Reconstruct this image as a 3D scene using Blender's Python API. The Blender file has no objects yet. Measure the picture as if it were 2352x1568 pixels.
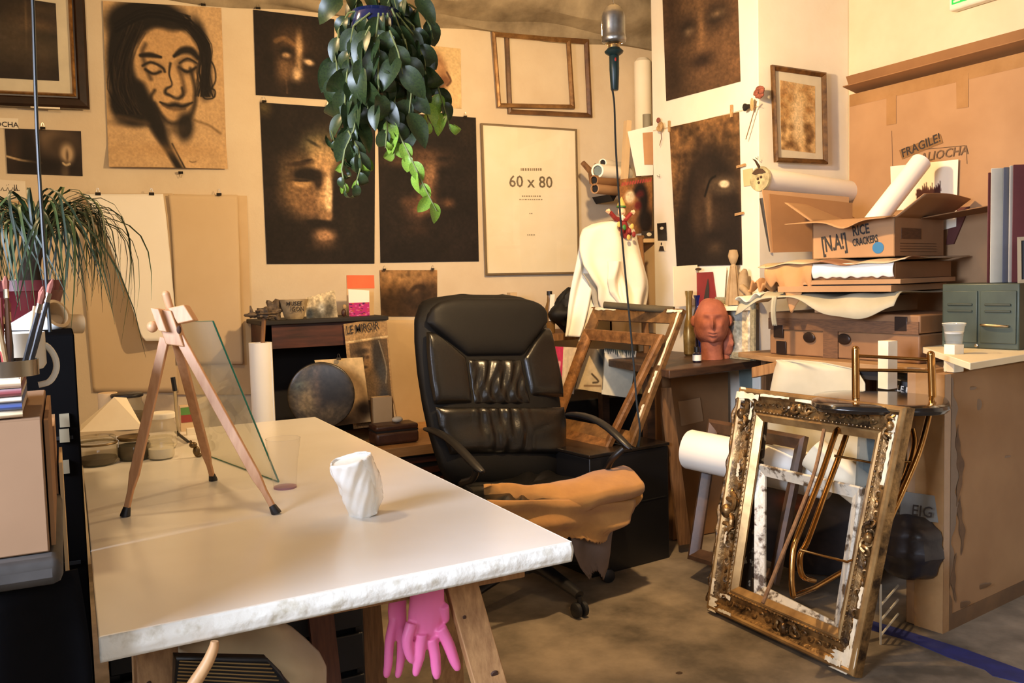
import bpy, math, random
import numpy as np
from mathutils import Vector, Matrix
random.seed(7); rng=np.random.default_rng(7)
PI=math.pi
# ------------------------------------------------------------------ camera
FPX=2064.0; YAW=.4633; PITCH=.0708; ROLL=-.0259; EYE=1.22
def _v(*a): return np.array(a,float)
Fw=_v(math.sin(YAW)*math.cos(PITCH),math.cos(YAW)*math.cos(PITCH),-math.sin(PITCH))
_rt=_v(math.cos(YAW),-math.sin(YAW),0); _up=np.cross(_rt,Fw)
Rt=math.cos(ROLL)*_rt+math.sin(ROLL)*_up; Up=-math.sin(ROLL)*_rt+math.cos(ROLL)*_up
CAM=_v(0,0,EYE)
sc=bpy.context.scene; COL=sc.collection
cd=bpy.data.cameras.new('camera'); cam=bpy.data.objects.new('camera',cd); COL.objects.link(cam)
cd.sensor_width=36; cd.lens=36*FPX/2352; cd.clip_start=.05
m=Matrix(((Rt[0],Up[0],-Fw[0],0),(Rt[1],Up[1],-Fw[1],0),(Rt[2],Up[2],-Fw[2],EYE),(0,0,0,1)))
cam.matrix_world=m; sc.camera=cam
cd.dof.use_dof=False
# ------------------------------------------------------------------ world, lights, exposure
sc.view_settings.view_transform='Standard'; sc.view_settings.look='None'
sc.view_settings.gamma=1; sc.view_settings.use_curve_mapping=False
sc.view_settings.exposure=.72
w=bpy.data.worlds.new('world'); sc.world=w; w.use_nodes=True
w.node_tree.nodes['Background'].inputs[0].default_value=(1,.80,.56,1)
w.node_tree.nodes['Background'].inputs[1].default_value=.10
def light(name,typ,loc,power,color,size=.1,size_y=None,aim=None,spread=None):
    l=bpy.data.lights.new(name,typ); l.energy=power; l.color=color
    if typ=='AREA':
        l.size=size
        if size_y: l.shape='RECTANGLE'; l.size_y=size_y
        if spread: l.spread=spread
    else: l.shadow_soft_size=size
    o=bpy.data.objects.new(name,l); COL.objects.link(o); o.location=loc
    if aim is not None: o.rotation_euler=Vector(_v(*aim)-_v(*loc)).to_track_quat('-Z','Y').to_euler()
    return o
WARM=(1,.67,.34)
LAMP1=CAM+(Fw+(1410-1176)/FPX*Rt-(50-784)/FPX*Up)*2.9
LAMP2=_v(-.12,2.25,2.26)
light('inspection_lamp_light','POINT',LAMP1+_v(.02,.03,0),82,WARM,.035)
light('cage_lamp_light','POINT',LAMP2,31,WARM,.05)
light('window_light_left','AREA',(-1.55,.75,1.62),50,(.70,.79,1),1.3,1.0,aim=(.55,1.15,.74),spread=1.7)
light('rear_fill_light','AREA',(.2,-1.5,1.9),20,(.80,.88,1),1.8,1.0,aim=(.8,2.4,.5))  # added cool fill from behind the camera; the rear wall has no window
# ------------------------------------------------------------------ rays
def ray(x,y): return Fw+(x-1176)/FPX*Rt-(y-784)/FPX*Up
def onA(ax,x,y,v): d=ray(x,y); return CAM+d*((v-CAM[ax])/d[ax])
def X(x,y,v): return onA(0,x,y,v)
def Y(x,y,v): return onA(1,x,y,v)
def Z(x,y,v): return onA(2,x,y,v)
def D(x,y,d): return CAM+ray(x,y)*d
def onP(x,y,p0,n): d=ray(x,y); return CAM+d*((p0-CAM)@n/(d@n))
def unit(v): v=np.array(v,float); return v/np.linalg.norm(v)
WY=4.35; PX=2.8; PY=3.11; RX=3.35
def W(x,y,d=.004): return Y(x,y,WY-d)
def Pl(x,y,d=.004): return X(x,y,PX-d)
# ------------------------------------------------------------------ materials
def lin(c): return tuple(((v/255+.055)/1.055)**2.4 if v/255>.04045 else v/255/12.92 for v in c)
MC={}
def mat(key,col,rough=.6,metal=0,col2=None,scale=8,detail=4,stretch=None,thr=None,bump=0,bscale=60,spec=None,trans=0,emit=0,coat=0,ior=None,alpha=None,sheen=0):
    if key in MC: return MC[key]
    M=bpy.data.materials.new(key); M.use_nodes=True; nt=M.node_tree; N=nt.nodes; L=nt.links
    b=N['Principled BSDF']; c=(*lin(col),1)
    b.inputs['Base Color'].default_value=c; b.inputs['Roughness'].default_value=rough; b.inputs['Metallic'].default_value=metal
    if spec is not None: b.inputs['Specular IOR Level'].default_value=spec
    if trans: b.inputs['Transmission Weight'].default_value=trans
    if ior: b.inputs['IOR'].default_value=ior
    if coat: b.inputs['Coat Weight'].default_value=coat; b.inputs['Coat Roughness'].default_value=.15
    if sheen: b.inputs['Sheen Weight'].default_value=sheen
    if alpha is not None: b.inputs['Alpha'].default_value=alpha
    if emit: b.inputs['Emission Color'].default_value=c; b.inputs['Emission Strength'].default_value=emit
    tc=N.new('ShaderNodeTexCoord'); src=tc.outputs['Object']
    if stretch:
        mp=N.new('ShaderNodeMapping'); mp.inputs['Scale'].default_value=stretch; L.new(src,mp.inputs[0]); src=mp.outputs[0]
    if not trans and not emit:
        n=N.new('ShaderNodeTexNoise'); n.inputs['Scale'].default_value=scale; n.inputs['Detail'].default_value=detail; n.inputs['Roughness'].default_value=.6
        L.new(src,n.inputs['Vector'])
        r=N.new('ShaderNodeValToRGB'); a,z_=thr or (.3,.72)
        r.color_ramp.elements[0].position=a; r.color_ramp.elements[1].position=z_
        c2=lin(col2) if col2 else tuple(v*.82 for v in c[:3])
        r.color_ramp.elements[0].color=(*c2,1); r.color_ramp.elements[1].color=c
        L.new(n.outputs['Fac'],r.inputs[0]); L.new(r.outputs[0],b.inputs['Base Color'])
    if bump:
        n2=N.new('ShaderNodeTexNoise'); n2.inputs['Scale'].default_value=bscale; n2.inputs['Detail'].default_value=3
        L.new(src,n2.inputs['Vector']); bp=N.new('ShaderNodeBump'); bp.inputs['Strength'].default_value=bump; bp.inputs['Distance'].default_value=.004
        L.new(n2.outputs['Fac'],bp.inputs['Height']); L.new(bp.outputs[0],b.inputs['Normal'])
    MC[key]=M; return M
def glass(key,col,rough=.03,alpha=.25,spec=.5):
    """thin clear sheet: transparent mixed with a little gloss"""
    if key in MC: return MC[key]
    M=bpy.data.materials.new(key); M.use_nodes=True; nt=M.node_tree; N=nt.nodes; L=nt.links
    out=N['Material Output']; N.remove(N['Principled BSDF'])
    t=N.new('ShaderNodeBsdfTransparent'); t.inputs[0].default_value=(*[1-.12*(1-v) for v in lin(col)],1)
    g=N.new('ShaderNodeBsdfGlossy'); g.inputs['Roughness'].default_value=rough
    d=N.new('ShaderNodeBsdfDiffuse'); d.inputs[0].default_value=(*lin(col),1)
    lw=N.new('ShaderNodeLayerWeight'); lw.inputs[0].default_value=.5
    pw=N.new('ShaderNodeMath'); pw.operation='POWER'; pw.inputs[1].default_value=4; L.new(lw.outputs['Facing'],pw.inputs[0])
    fr=N.new('ShaderNodeMath'); fr.operation='MULTIPLY_ADD'; fr.inputs[1].default_value=.55; fr.inputs[2].default_value=.02; L.new(pw.outputs[0],fr.inputs[0])
    m1=N.new('ShaderNodeMixShader'); m1.inputs[0].default_value=alpha; L.new(t.outputs[0],m1.inputs[1]); L.new(d.outputs[0],m1.inputs[2])
    m2=N.new('ShaderNodeMixShader'); L.new(fr.outputs[0],m2.inputs[0]); L.new(m1.outputs[0],m2.inputs[1]); L.new(g.outputs[0],m2.inputs[2])
    L.new(m2.outputs[0],out.inputs[0]); MC[key]=M; return M
def vmat(key='painted_print',rough=.75,spec=.3):
    if key in MC: return MC[key]
    M=bpy.data.materials.new(key); M.use_nodes=True; nt=M.node_tree
    b=nt.nodes['Principled BSDF']; a=nt.nodes.new('ShaderNodeAttribute'); a.attribute_name='Col'
    nt.links.new(a.outputs['Color'],b.inputs['Base Color']); b.inputs['Roughness'].default_value=rough
    b.inputs['Specular IOR Level'].default_value=spec; MC[key]=M; return M
# ------------------------------------------------------------------ mesh builder
class MB:
    def __init__(s): s.v=[]; s.f=[]; s.c=None
    def add(s,vs,fs):
        n=len(s.v); s.v+= [tuple(float(c) for c in p) for p in vs]; s.f+=[tuple(i+n for i in f) for f in fs]; return s
    def obb(s,p,u,v,w):
        p,u,v,w=[np.array(q,float) for q in (p,u,v,w)]
        if np.cross(u,v)@w<0: u,v=v,u
        vs=[p,p+u,p+u+v,p+v,p+w,p+u+w,p+u+v+w,p+v+w]
        return s.add(vs,[(0,3,2,1),(4,5,6,7),(0,1,5,4),(1,2,6,5),(2,3,7,6),(3,0,4,7)])
    def bx(s,x0,x1,y0,y1,z0,z1): return s.obb((x0,y0,z0),(x1-x0,0,0),(0,y1-y0,0),(0,0,z1-z0))
    def slab(s,pts,w):
        """polygon (coplanar points) extruded by vector w"""
        pts=[np.array(p,float) for p in pts]; w=np.array(w,float); n=len(pts)
        nn=sum(np.cross(pts[i]-pts[0],pts[(i+1)%n]-pts[0]) for i in range(n))
        if nn@w>0: pts=pts[::-1]
        return s.add(pts+[p+w for p in pts],[tuple(range(n)),tuple(range(2*n-1,n-1,-1))]+[(i,(i+n),((i+1)%n)+n,(i+1)%n) for i in range(n)])
    def tube(s,pts,r,n=8,closed=False,cap=True,flat=1.0,upv=None):
        P=[np.array(p,float) for p in pts]; k=len(P); rs=list(r) if hasattr(r,'__len__') else [r]*k
        if 4<=k<=14 and n>=7 and not closed and upv is None:
            Q=[P[0]]+P+[P[-1]]; R_=[rs[0]]+rs+[rs[-1]]; o=[]; ro=[]
            for i in range(1,k):
                for t in (0,.25,.5,.75):
                    f_=lambda a,b,c,d:.5*(2*b+(c-a)*t+(2*a-5*b+4*c-d)*t*t+(3*b-a-3*c+d)*t**3)
                    o.append(f_(Q[i-1],Q[i],Q[i+1],Q[i+2])); ro.append(R_[i]*(1-t)+R_[i+1]*t)
            o.append(P[-1]); ro.append(rs[-1]); P,rs,k=o,ro,len(o)
        prev=None; base=len(s.v); vs=[]
        for i in range(k):
            if closed: t=P[(i+1)%k]-P[i-1]
            else: t=P[min(i+1,k-1)]-P[max(i-1,0)]
            t=t/(np.linalg.norm(t)+1e-9)
            if upv is not None: a=np.cross(t,np.array(upv,float)); a/= (np.linalg.norm(a)+1e-9)
            elif prev is None:
                a=np.cross(t,(0,0,1) if abs(t[2])<.9 else (1,0,0)); a/=np.linalg.norm(a)
            else:
                a=prev-t*(prev@t); a/= (np.linalg.norm(a)+1e-9)
            prev=a; b=np.cross(t,a)
            for j in range(n):
                th=2*PI*j/n; vs.append(P[i]+rs[i]*(a*math.cos(th)+b*math.sin(th)*flat))
        fs=[]
        for i in range(k if closed else k-1):
            for j in range(n):
                a0=i*n+j; a1=i*n+(j+1)%n; b0=((i+1)%k)*n+j; b1=((i+1)%k)*n+(j+1)%n
                fs.append((a0,a1,b1,b0))
        if cap and not closed: fs+= [tuple(range(n-1,-1,-1)),tuple(range((k-1)*n,k*n))]
        return s.add(vs,fs)
    def lathe(s,o,prof,n=24,axis=(0,0,1),cap0=True,cap1=True,a0=0,a1=None):
        o=np.array(o,float); ax=unit(axis); a=np.cross(ax,(0,0,1) if abs(ax[2])<.9 else (1,0,0)); a=unit(a); b=np.cross(ax,a)
        full=a1 is None; a1=a0+2*PI if full else a1; m=n if full else n+1; vs=[]; fs=[]
        for r,h in prof:
            for j in range(m):
                th=a0+(a1-a0)*j/n; vs.append(o+ax*h+r*(a*math.cos(th)+b*math.sin(th)))
        for i in range(len(prof)-1):
            for j in range(n):
                q=(j+1)%m; fs.append((i*m+j,i*m+q,(i+1)*m+q,(i+1)*m+j))
        if full and cap0: fs.append(tuple(range(m-1,-1,-1)))
        if full and cap1: fs.append(tuple(range((len(prof)-1)*m,len(prof)*m)))
        return s.add(vs,fs)
    def ell(s,c,r,n=12,k=8,rot=None,fn=None):
        c=np.array(c,float); r=np.array(r if hasattr(r,'__len__') else (r,)*3,float); vs=[]; fs=[]
        R=np.array(rot if rot is not None else np.eye(3),float)
        for i in range(k+1):
            ph=PI*i/k
            for j in range(n):
                th=2*PI*j/n; d=_v(math.sin(ph)*math.cos(th),math.sin(ph)*math.sin(th),math.cos(ph))
                q=d*r
                if fn: q=q*fn(d)
                vs.append(c+R@q)
        for i in range(k):
            for j in range(n): fs.append((i*n+j,(i+1)*n+j,(i+1)*n+(j+1)%n,i*n+(j+1)%n))
        return s.add(vs,fs)
    def grid(s,fn,nu,nv,wrap=False):
        vs=[fn(i/(nu-1),j/(nv-1)) for j in range(nv) for i in range(nu)]
        fs=[(j*nu+i,j*nu+i+1,(j+1)*nu+i+1,(j+1)*nu+i) for j in range(nv-1) for i in range(nu-1)]
        return s.add(vs,fs)
WL={}
def O(name,mb,material,parent=None,label=None,cat=None,group=None,kind=None,bevel=0,smooth=40,solid=0,sub=0,base=None):
    me=bpy.data.meshes.new(name)
    vs=np.array(mb.v)
    if parent is not None: org=WL[parent.name]
    elif base is not None: org=np.array(base,float)
    else:
        lo=vs.min(0); hi=vs.max(0); org=_v((lo[0]+hi[0])/2,(lo[1]+hi[1])/2,lo[2])
    me.from_pydata([tuple(p) for p in vs-org],[],mb.f); me.update()
    if smooth:
        me.shade_smooth()
        try: me.set_sharp_from_angle(angle=math.radians(smooth))
        except Exception: pass
    if material is not None: me.materials.append(material)
    o=bpy.data.objects.new(name,me); COL.objects.link(o); WL[o.name]=org
    if parent is not None: o.parent=parent
    else: o.location=org
    if solid: q=o.modifiers.new('solid','SOLIDIFY'); q.thickness=solid; q.offset=0
    if bevel: q=o.modifiers.new('bevel','BEVEL'); q.width=bevel; q.segments=2; q.limit_method='ANGLE'; q.angle_limit=.7
    if sub: q=o.modifiers.new('sub','SUBSURF'); q.levels=sub; q.render_levels=sub
    tag(o,label,cat,group,kind); return o
def tag(o,label=None,cat=None,group=None,kind=None):
    if label: o['label']=label
    if cat: o['category']=cat
    if group: o['group']=group
    if kind: o['kind']=kind
    return o
def T(name,label,cat,loc,group=None):
    o=bpy.data.objects.new(name,None); COL.objects.link(o); o.location=tuple(float(c) for c in loc); o.empty_display_size=.05
    WL[o.name]=np.array(loc,float); return tag(o,label,cat,group)
def S(name,mb,m_,parent=None,**k): return O(name,mb,m_,parent,kind=None if parent else 'structure',**k)
# ------------------------------------------------------------------ flat painted things
class Cv:
    """a small procedural painting: colours are display values 0..255"""
    def __init__(s,nx,ny,base):
        s.nx,s.ny=nx,ny; s.a=np.ones((ny,nx,3))*np.array(base,float)
        s.V,s.U=np.mgrid[0:ny,0:nx]; s.U=s.U/(nx-1); s.V=s.V/(ny-1); s.asp=ny/nx
    def mix(s,m,col): s.a=s.a*(1-m[...,None])+np.array(col,float)*m[...,None]; return s
    def e(s,cx,cy,rx,ry,col,al=1,soft=.6,ang=0):
        du=s.U-cx; dv=(s.V-cy)*s.asp; c,t=math.cos(ang),math.sin(ang)
        x=(du*c+dv*t)/rx; y=(-du*t+dv*c)/(ry*s.asp); d=np.sqrt(x*x+y*y)
        return s.mix(np.clip((1+soft-d)/(2*soft),0,1)**1.5*al,col)
    def r(s,x0,y0,x1,y1,col,al=1): return s.mix(((s.U>=x0)&(s.U<=x1)&(s.V>=y0)&(s.V<=y1))*float(al),col)
    def line(s,pts,w,col,al=1,soft=.5):
        best=np.full(s.U.shape,9.)
        ws=list(w) if hasattr(w,'__len__') else [w]*len(pts)
        if len(pts)>2:
            P=[(*p,q) for p,q in zip(pts,ws)]; P=[P[0]]+P+[P[-1]]; o=[]
            for i in range(1,len(P)-2):
                for t in (0,.25,.5,.75): o.append([.5*(2*b+(c-a)*t+(2*a-5*b+4*c-d)*t*t+(3*b-a-3*c+d)*t**3) for a,b,c,d in zip(P[i-1],P[i],P[i+1],P[i+2])])
            o.append(P[-1]); pts=[(p[0],p[1]) for p in o]; ws=[max(p[2],1e-4) for p in o]
        for i in range(len(pts)-1):
            ax,ay=pts[i][0],pts[i][1]*s.asp; bx_,by=pts[i+1][0],pts[i+1][1]*s.asp
            dx,dy=bx_-ax,by-ay; t=np.clip(((s.U-ax)*dx+(s.V*s.asp-ay)*dy)/(dx*dx+dy*dy+1e-9),0,1)
            d=np.hypot(s.U-ax-t*dx,s.V*s.asp-ay-t*dy)/(ws[i]*(1-t)+ws[i+1]*t)
            best=np.minimum(best,d)
        return s.mix(np.clip((1+soft-best)/(2*soft),0,1)*al,col)
    def noise(s,amp,cells=12,stretch=1):
        n=np.zeros(s.U.shape); tot=0
        for o in range(4):
            k=int(cells*2**o); g=rng.random((int(k*s.asp/stretch)+2,k+2)); x=s.U*(k-.01); y=s.V*(g.shape[0]-2)
            xi=x.astype(int); yi=y.astype(int); fx=x-xi; fy=y-yi; fx=fx*fx*(3-2*fx); fy=fy*fy*(3-2*fy)
            n+=(g[yi,xi]*(1-fx)*(1-fy)+g[yi,xi+1]*fx*(1-fy)+g[yi+1,xi]*(1-fx)*fy+g[yi+1,xi+1]*fx*fy)*.6**o; tot+=.6**o
        n=n/tot-.5; s.n=n
        s.a=np.clip(s.a*(1+amp*n[...,None]*2),0,255); return s
def sheet(name,q,cv,parent=None,m_=None,bend=None,thick=.0015,**k):
    """painted sheet between four corners TL,TR,BR,BL; front faces the camera side; bend(u,v)->distance off the plane"""
    q=[np.array(p,float) for p in q]; n=unit(np.cross(q[1]-q[0],q[3]-q[0]))
    c=(q[0]+q[2])/2
    if n@(CAM-c)<0: n=-n
    ny,nx=cv.a.shape[:2]
    U=cv.U[...,None]; V=cv.V[...,None]
    P=q[0]*(1-U)*(1-V)+q[1]*U*(1-V)+q[2]*U*V+q[3]*(1-U)*V
    if bend is not None: P=P+bend(cv.U,cv.V)[...,None]*n
    vs=P.reshape(-1,3); idx=np.arange(nx*ny).reshape(ny,nx)
    fs=np.stack([idx[:-1,:-1],idx[1:,:-1],idx[1:,1:],idx[:-1,1:]],-1).reshape(-1,4)
    rim=np.concatenate([idx[0,:],idx[1:,-1],idx[-1,-2::-1],idx[-2:0:-1,0]]); R=len(rim); nb=len(vs)
    back=vs[rim]-n*thick; vs=np.concatenate([vs,back])
    F=[tuple(int(i) for i in f) for f in fs]
    F+=[(int(rim[i]),int(rim[(i+1)%R]),nb+(i+1)%R,nb+i) for i in range(R)]
    if bend is None: F.append(tuple(nb+i for i in range(R)))
    mb=MB(); mb.v=[tuple(p) for p in vs]; mb.f=F
    o=O(name,mb,m_ or vmat(),parent,**k)
    col=np.clip(cv.a.reshape(-1,3)/255.,0,1)**1.22; col=np.where(col<=.04045,col/12.92,((col+.055)/1.055)**2.4)
    col=np.concatenate([col,col[rim]]); col=np.concatenate([col,np.ones((len(col),1))],1).astype(np.float32)
    at=o.data.color_attributes.new('Col','FLOAT_COLOR','POINT'); at.data.foreach_set('color',col.ravel()); return o
def text(s,p,u,v,size,m_,parent,name='lettering',th=.0006,align='LEFT',wx=1.0,shear=0,bold=.008):
    """letters on the plane spanned by u (reading direction) and v (up), starting at p"""
    cu=bpy.data.curves.new(name,'FONT'); cu.body=s; cu.size=size; cu.extrude=th; cu.align_x=align; cu.shear=shear; cu.resolution_u=2; cu.offset=size*bold
    t=bpy.data.objects.new(name,cu); COL.objects.link(t); dg=bpy.context.evaluated_depsgraph_get()
    me=bpy.data.meshes.new_from_object(t.evaluated_get(dg)); bpy.data.objects.remove(t)
    u=unit(u)*wx; v_=unit(np.array(v,float)-unit(u)*(np.array(v,float)@unit(u))); n=unit(np.cross(u,v_)); org=WL[parent.name]
    p=np.array(p,float)-org
    for q in me.vertices:
        c=q.co; q.co=tuple(p+u*c[0]+v_*c[1]+n*c[2])
    me.materials.clear(); me.materials.append(m_)
    o=bpy.data.objects.new(name,me); COL.objects.link(o); o.parent=parent; WL[o.name]=org; return o
def frame(root,q,wd,prof,m_,names='rail',n=None,**k):
    """mitred picture frame rails; q outer corners TL,TR,BR,BL; prof=[(inward 0..1, height m)] closed at the back"""
    q=[np.array(p,float) for p in q]
    if n is None:
        n=unit(np.cross(q[1]-q[0],q[3]-q[0]))
        if n@(CAM-q[0])<0: n=-n
    out=[]
    mit=[]
    for i in range(4):
        e1=unit(q[(i+1)%4]-q[i]); e0=unit(q[i-1]-q[i]); s_=np.linalg.norm(np.cross(e1,e0)); mit.append((e1+e0)/max(s_,.5))
    pr=list(prof)+[(1,0),(0,0)]
    for i in range(4):
        a,b=q[i],q[(i+1)%4]; ma,mb_=mit[i],mit[(i+1)%4]; mb=MB(); K=len(pr)
        vs=[a+ma*wd*t+n*h for t,h in pr]+[b+mb_*wd*t+n*h for t,h in pr]
        fs=[(j,(j+1)%K,K+(j+1)%K,K+j) for j in range(K)]+[tuple(range(K)),tuple(range(2*K-1,K-1,-1))]
        mb.add(vs,fs); out.append(O(names,mb,m_,root,smooth=30,**k))
    return out,mit,n
def rows(rw,y):
    ys=[r[0] for r in rw]; return np.interp(y,ys,[r[1] for r in rw]),np.interp(y,ys,[r[2] for r in rw])
def cloth(name,rw,p0,n,disp,m_,parent=None,nu=50,nv=60,solid=.004,ragged=0,**k):
    """hanging cloth: outline rows (image y, left x, right x) cut on the plane p0,n and pushed off it by disp(u,v)"""
    y0,y1=rw[0][0],rw[-1][0]; n=unit(n)
    if n@(CAM-p0)<0: n=-n
    rg=rng.random(nu)
    def f(u,v):
        yy=y0+(y1-y0)*v
        if ragged: yy+=ragged*(rg[int(u*(nu-1))]-.5)*v**4
        a,b=rows(rw,yy); return onP(a+(b-a)*u,yy,p0,n)+n*disp(u,v)
    return O(name,MB().grid(f,nu,nv),m_,parent,solid=solid,smooth=60,**k)
# ------------------------------------------------------------------ room shell
m_wall=mat('wall_plaster',(222,206,176),.85,col2=(210,190,158),scale=3,bump=.15,bscale=90)
m_pier=mat('pier_paint',(240,234,218),.8,col2=(228,218,196),scale=2.5,bump=.1)
m_conc=mat('ceiling_concrete',(176,160,130),.9,col2=(112,98,76),scale=5,detail=8,bump=.5,bscale=25)
m_floor=mat('floor_concrete',(156,140,118),.6,col2=(84,75,62),scale=3.2,thr=(.36,.66),detail=9,bump=.25,bscale=30)
S('floor',MB().bx(-1.6,3.45,-1.6,4.45,-.1,0),m_floor,smooth=0)
S('ceiling',MB().bx(-1.6,3.45,-1.6,4.45,2.72,2.82),m_conc,smooth=0)
S('wall_back',MB().bx(-1.6,3.45,WY,WY+.1,0,2.72),m_wall,smooth=0)
S('wall_right',MB().bx(RX,RX+.1,-1.6,WY,0,2.72),m_wall,smooth=0)
S('wall_rear',MB().bx(-1.6,RX,-1.7,-1.6,0,2.72),m_wall,smooth=0)
mb=MB(); mb.bx(-1.7,-1.6,-1.7,.35,0,2.72).bx(-1.7,-1.6,2.05,4.45,0,2.72).bx(-1.7,-1.6,.35,2.05,0,1.05).bx(-1.7,-1.6,.35,2.05,2.2,2.72)
S('wall_left',mb,m_wall,smooth=0)
m_wpaint=mat('window_paint',(225,220,205),.5)
mb=MB(); mb.bx(-1.68,-1.61,.35,.41,1.05,2.2).bx(-1.68,-1.61,1.99,2.05,1.05,2.2).bx(-1.68,-1.61,.41,1.99,1.05,1.11).bx(-1.68,-1.61,.41,1.99,2.14,2.2).bx(-1.67,-1.62,1.18,1.22,1.11,2.14)
S('window_1',mb,m_wpaint,smooth=0)
S('wall_middle',MB().bx(PX,RX,PY,3.905,0,2.72),m_pier,bevel=.004,smooth=0)
# rough concrete beam along the top of the back wall
def beamf(u,v):
    x=-1.6+4.95*u; prof=[(0,2.50),(-.03,2.515),(-.05,2.56),(-.16,2.60),(-.2,2.66),(-.2,2.72)]
    t=v*(len(prof)-1); i=min(int(t),len(prof)-2); f=t-i
    y=prof[i][0]*(1-f)+prof[i+1][0]*f; z=prof[i][1]*(1-f)+prof[i+1][1]*f
    return (x,WY+y-.002+.012*math.sin(x*9+v*4)*(.2<v<.95),z+.012*math.sin(x*7+v*9)*(v<.9))
S('trim_1',MB().grid(beamf,120,16),m_conc)
# ------------------------------------------------------------------ clips, pegs
m_blk=mat('black_metal',(34,31,30),.4); m_chr=mat('bright_wire',(190,180,160),.25,metal=1)
def clip(px,py,where,fn=W,down=False,sz=.020):
    c=fn(px,py,.016); n=unit(fn(px,py,.1)-fn(px,py,0)); z=_v(0,0,-1 if down else 1); u=unit(np.cross(z,n))
    r=T('binder_clip','black binder clip '+where,'clip',c,'binder clips holding up paper')
    a=c-u*sz*.5-z*sz*.35
    mb=MB(); mb.slab([a-n*.003,a+n*.008,a+z*sz*.55+n*.002,a+z*sz*.55-n*.002],u*sz); O('body',mb,m_blk,r)
    p=c+z*sz*.25; O('handle',MB().tube([p-u*sz*.3,p-u*sz*.12+z*sz*.75,p+u*sz*.12+z*sz*.75,p+u*sz*.3],.0009,5),m_chr,r)
# ------------------------------------------------------------------ the large charcoal portrait
c=Cv(190,260,(206,176,134)); c.noise(.06,6)
Q=lambda x,y:((x-236)/282.,(y-2)/386.)
def E_(x,y,rx,ry,col,al=1,soft=.6,ang=0): c.e(*Q(x,y),rx/282.,ry/386.,col,al,soft,ang)
def L_(pts,w,col,al=1,soft=.8): c.line([Q(*p) for p in pts],[i/282. for i in w] if hasattr(w,'__len__') else w/282.,col,al,soft)
K=(44,38,34)
K=(40,35,31)
E_(340,48,104,58,K,1,.18); E_(272,140,34,120,K,1,.25,.02); E_(268,235,27,44,K,1,.3); E_(300,262,34,30,K,.95,.4); E_(462,110,26,84,K,.97,.25,-.12); E_(470,190,20,34,K,.85,.4); E_(306,215,26,62,K,.95,.35,-.25)
E_(384,140,84,92,(200,166,120),1,.10); E_(392,205,64,66,(200,166,120),1,.14); E_(398,248,40,34,(200,166,120),1,.2)
L_([(320,58),(352,44),(398,52),(430,44)],[8,11,11,8],K,.9,.6)
for i in range(46):
    x=246+random.random()*52; L_([(x+34,40+random.random()*40),(x-2+random.random()*14,130),(x-10+random.random()*26,205),(x+8+random.random()*30,262)],1.3,random.choice([(24,21,20),(70,58,46)]),.55)
for i in range(34):
    x=452+random.random()*26; L_([(x-44,22+random.random()*20),(x-4+random.random()*18,90),(x-6+random.random()*20,160),(x-14+random.random()*34,214)],1.3,random.choice([(26,22,20),(40,34,30)]),.6)
for i in range(12):
    y=20+random.random()*26; L_([(262,y+30),(340,y-10),(440,y+4)],1.5,(24,21,20),.5)
L_([(470,110),(494,140),(497,176),(484,196)],1.8,K,.9); L_([(474,196),(494,198),(492,216),(470,220),(462,206),(480,196)],1.6,K,.95); L_([(330,98),(322,120),(330,150),(340,178)],5,(60,50,42),.6)
L_([(318,124),(340,122),(366,126)],[4,6,3],K,.95,.5); L_([(398,122),(418,108),(440,108),(456,124)],[4,8,9,6],K,.97,.5)
E_(347,152,24,15,(84,68,52),.75,.5); E_(346,152,18,10,(204,170,124),.95,.35); E_(430,144,27,20,(66,54,44),.9,.4); E_(431,143,18,11,(206,172,126),.97,.3)
L_([(322,148),(342,139),(368,150),(374,160)],2.6,K,.9); L_([(328,156),(346,166),(364,160)],2.8,K,.9); L_([(408,148),(428,158),(450,146)],2.6,K,.9); L_([(410,138),(430,126),(452,136)],2,K,.8)
L_([(388,140),(384,165),(390,190),(376,200),(374,210),(386,216),(402,222),(416,212),(414,196)],[3,2,2,3,4,3,4,4,3],K,.88); L_([(408,150),(416,178),(420,205)],5,(96,78,58),.7); E_(398,190,7,30,(216,184,138),.6,.8)
L_([(360,232),(378,240),(396,237),(414,240),(438,230)],[2,5,6,5,2],K,.97); L_([(366,238),(392,248),(420,246)],[2,4,2],(110,88,66),.7); L_([(348,205),(338,222),(342,240)],4,(60,50,40),.8)
L_([(436,150),(446,200),(440,245),(420,272),(385,282),(360,262),(346,235)],[4,5,6,6,6,5,4],(56,47,38),.8); E_(418,288,22,38,K,.92,.4,.12); E_(392,296,24,14,(84,70,54),.6,.7)
E_(346,272,20,66,K,.95,.4,-.42); L_([(312,200),(330,250),(352,300),(376,346),(402,396)],[16,15,12,9,8],K,.97,.5); E_(300,282,50,10,K,.7,.7)
L_([(385,330),(412,388)],1.8,K,.9); L_([(262,268),(292,276),(330,284)],5,(96,78,58),.7); L_([(440,272),(478,284),(504,302)],3,(120,98,70),.6)
E_(380,345,100,16,(176,142,100),.5,1); L_([(425,372),(432,374),(440,372)],1.5,(110,90,66),.6)
c.noise(.10,60)
sheet('charcoal_portrait',[W(236,2,.008),W(508,18,.008),W(522,388,.008),W(250,384,.008)],c,
      bend=lambda u,v:.02*np.clip(v-.86,0,1)/.14*(1-.0*u)+.006*np.sin(u*5)*v+.012*np.clip(u-.9,0,1)*10*(v<.1)*0,
      label='large tan sheet with a charcoal portrait of a long-haired man, eyes closed',cat='drawing')
clip(467,10,'at the top of the long-haired charcoal portrait'); clip(415,397,'hanging upside down from the portrait bottom edge',down=True)
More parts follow.
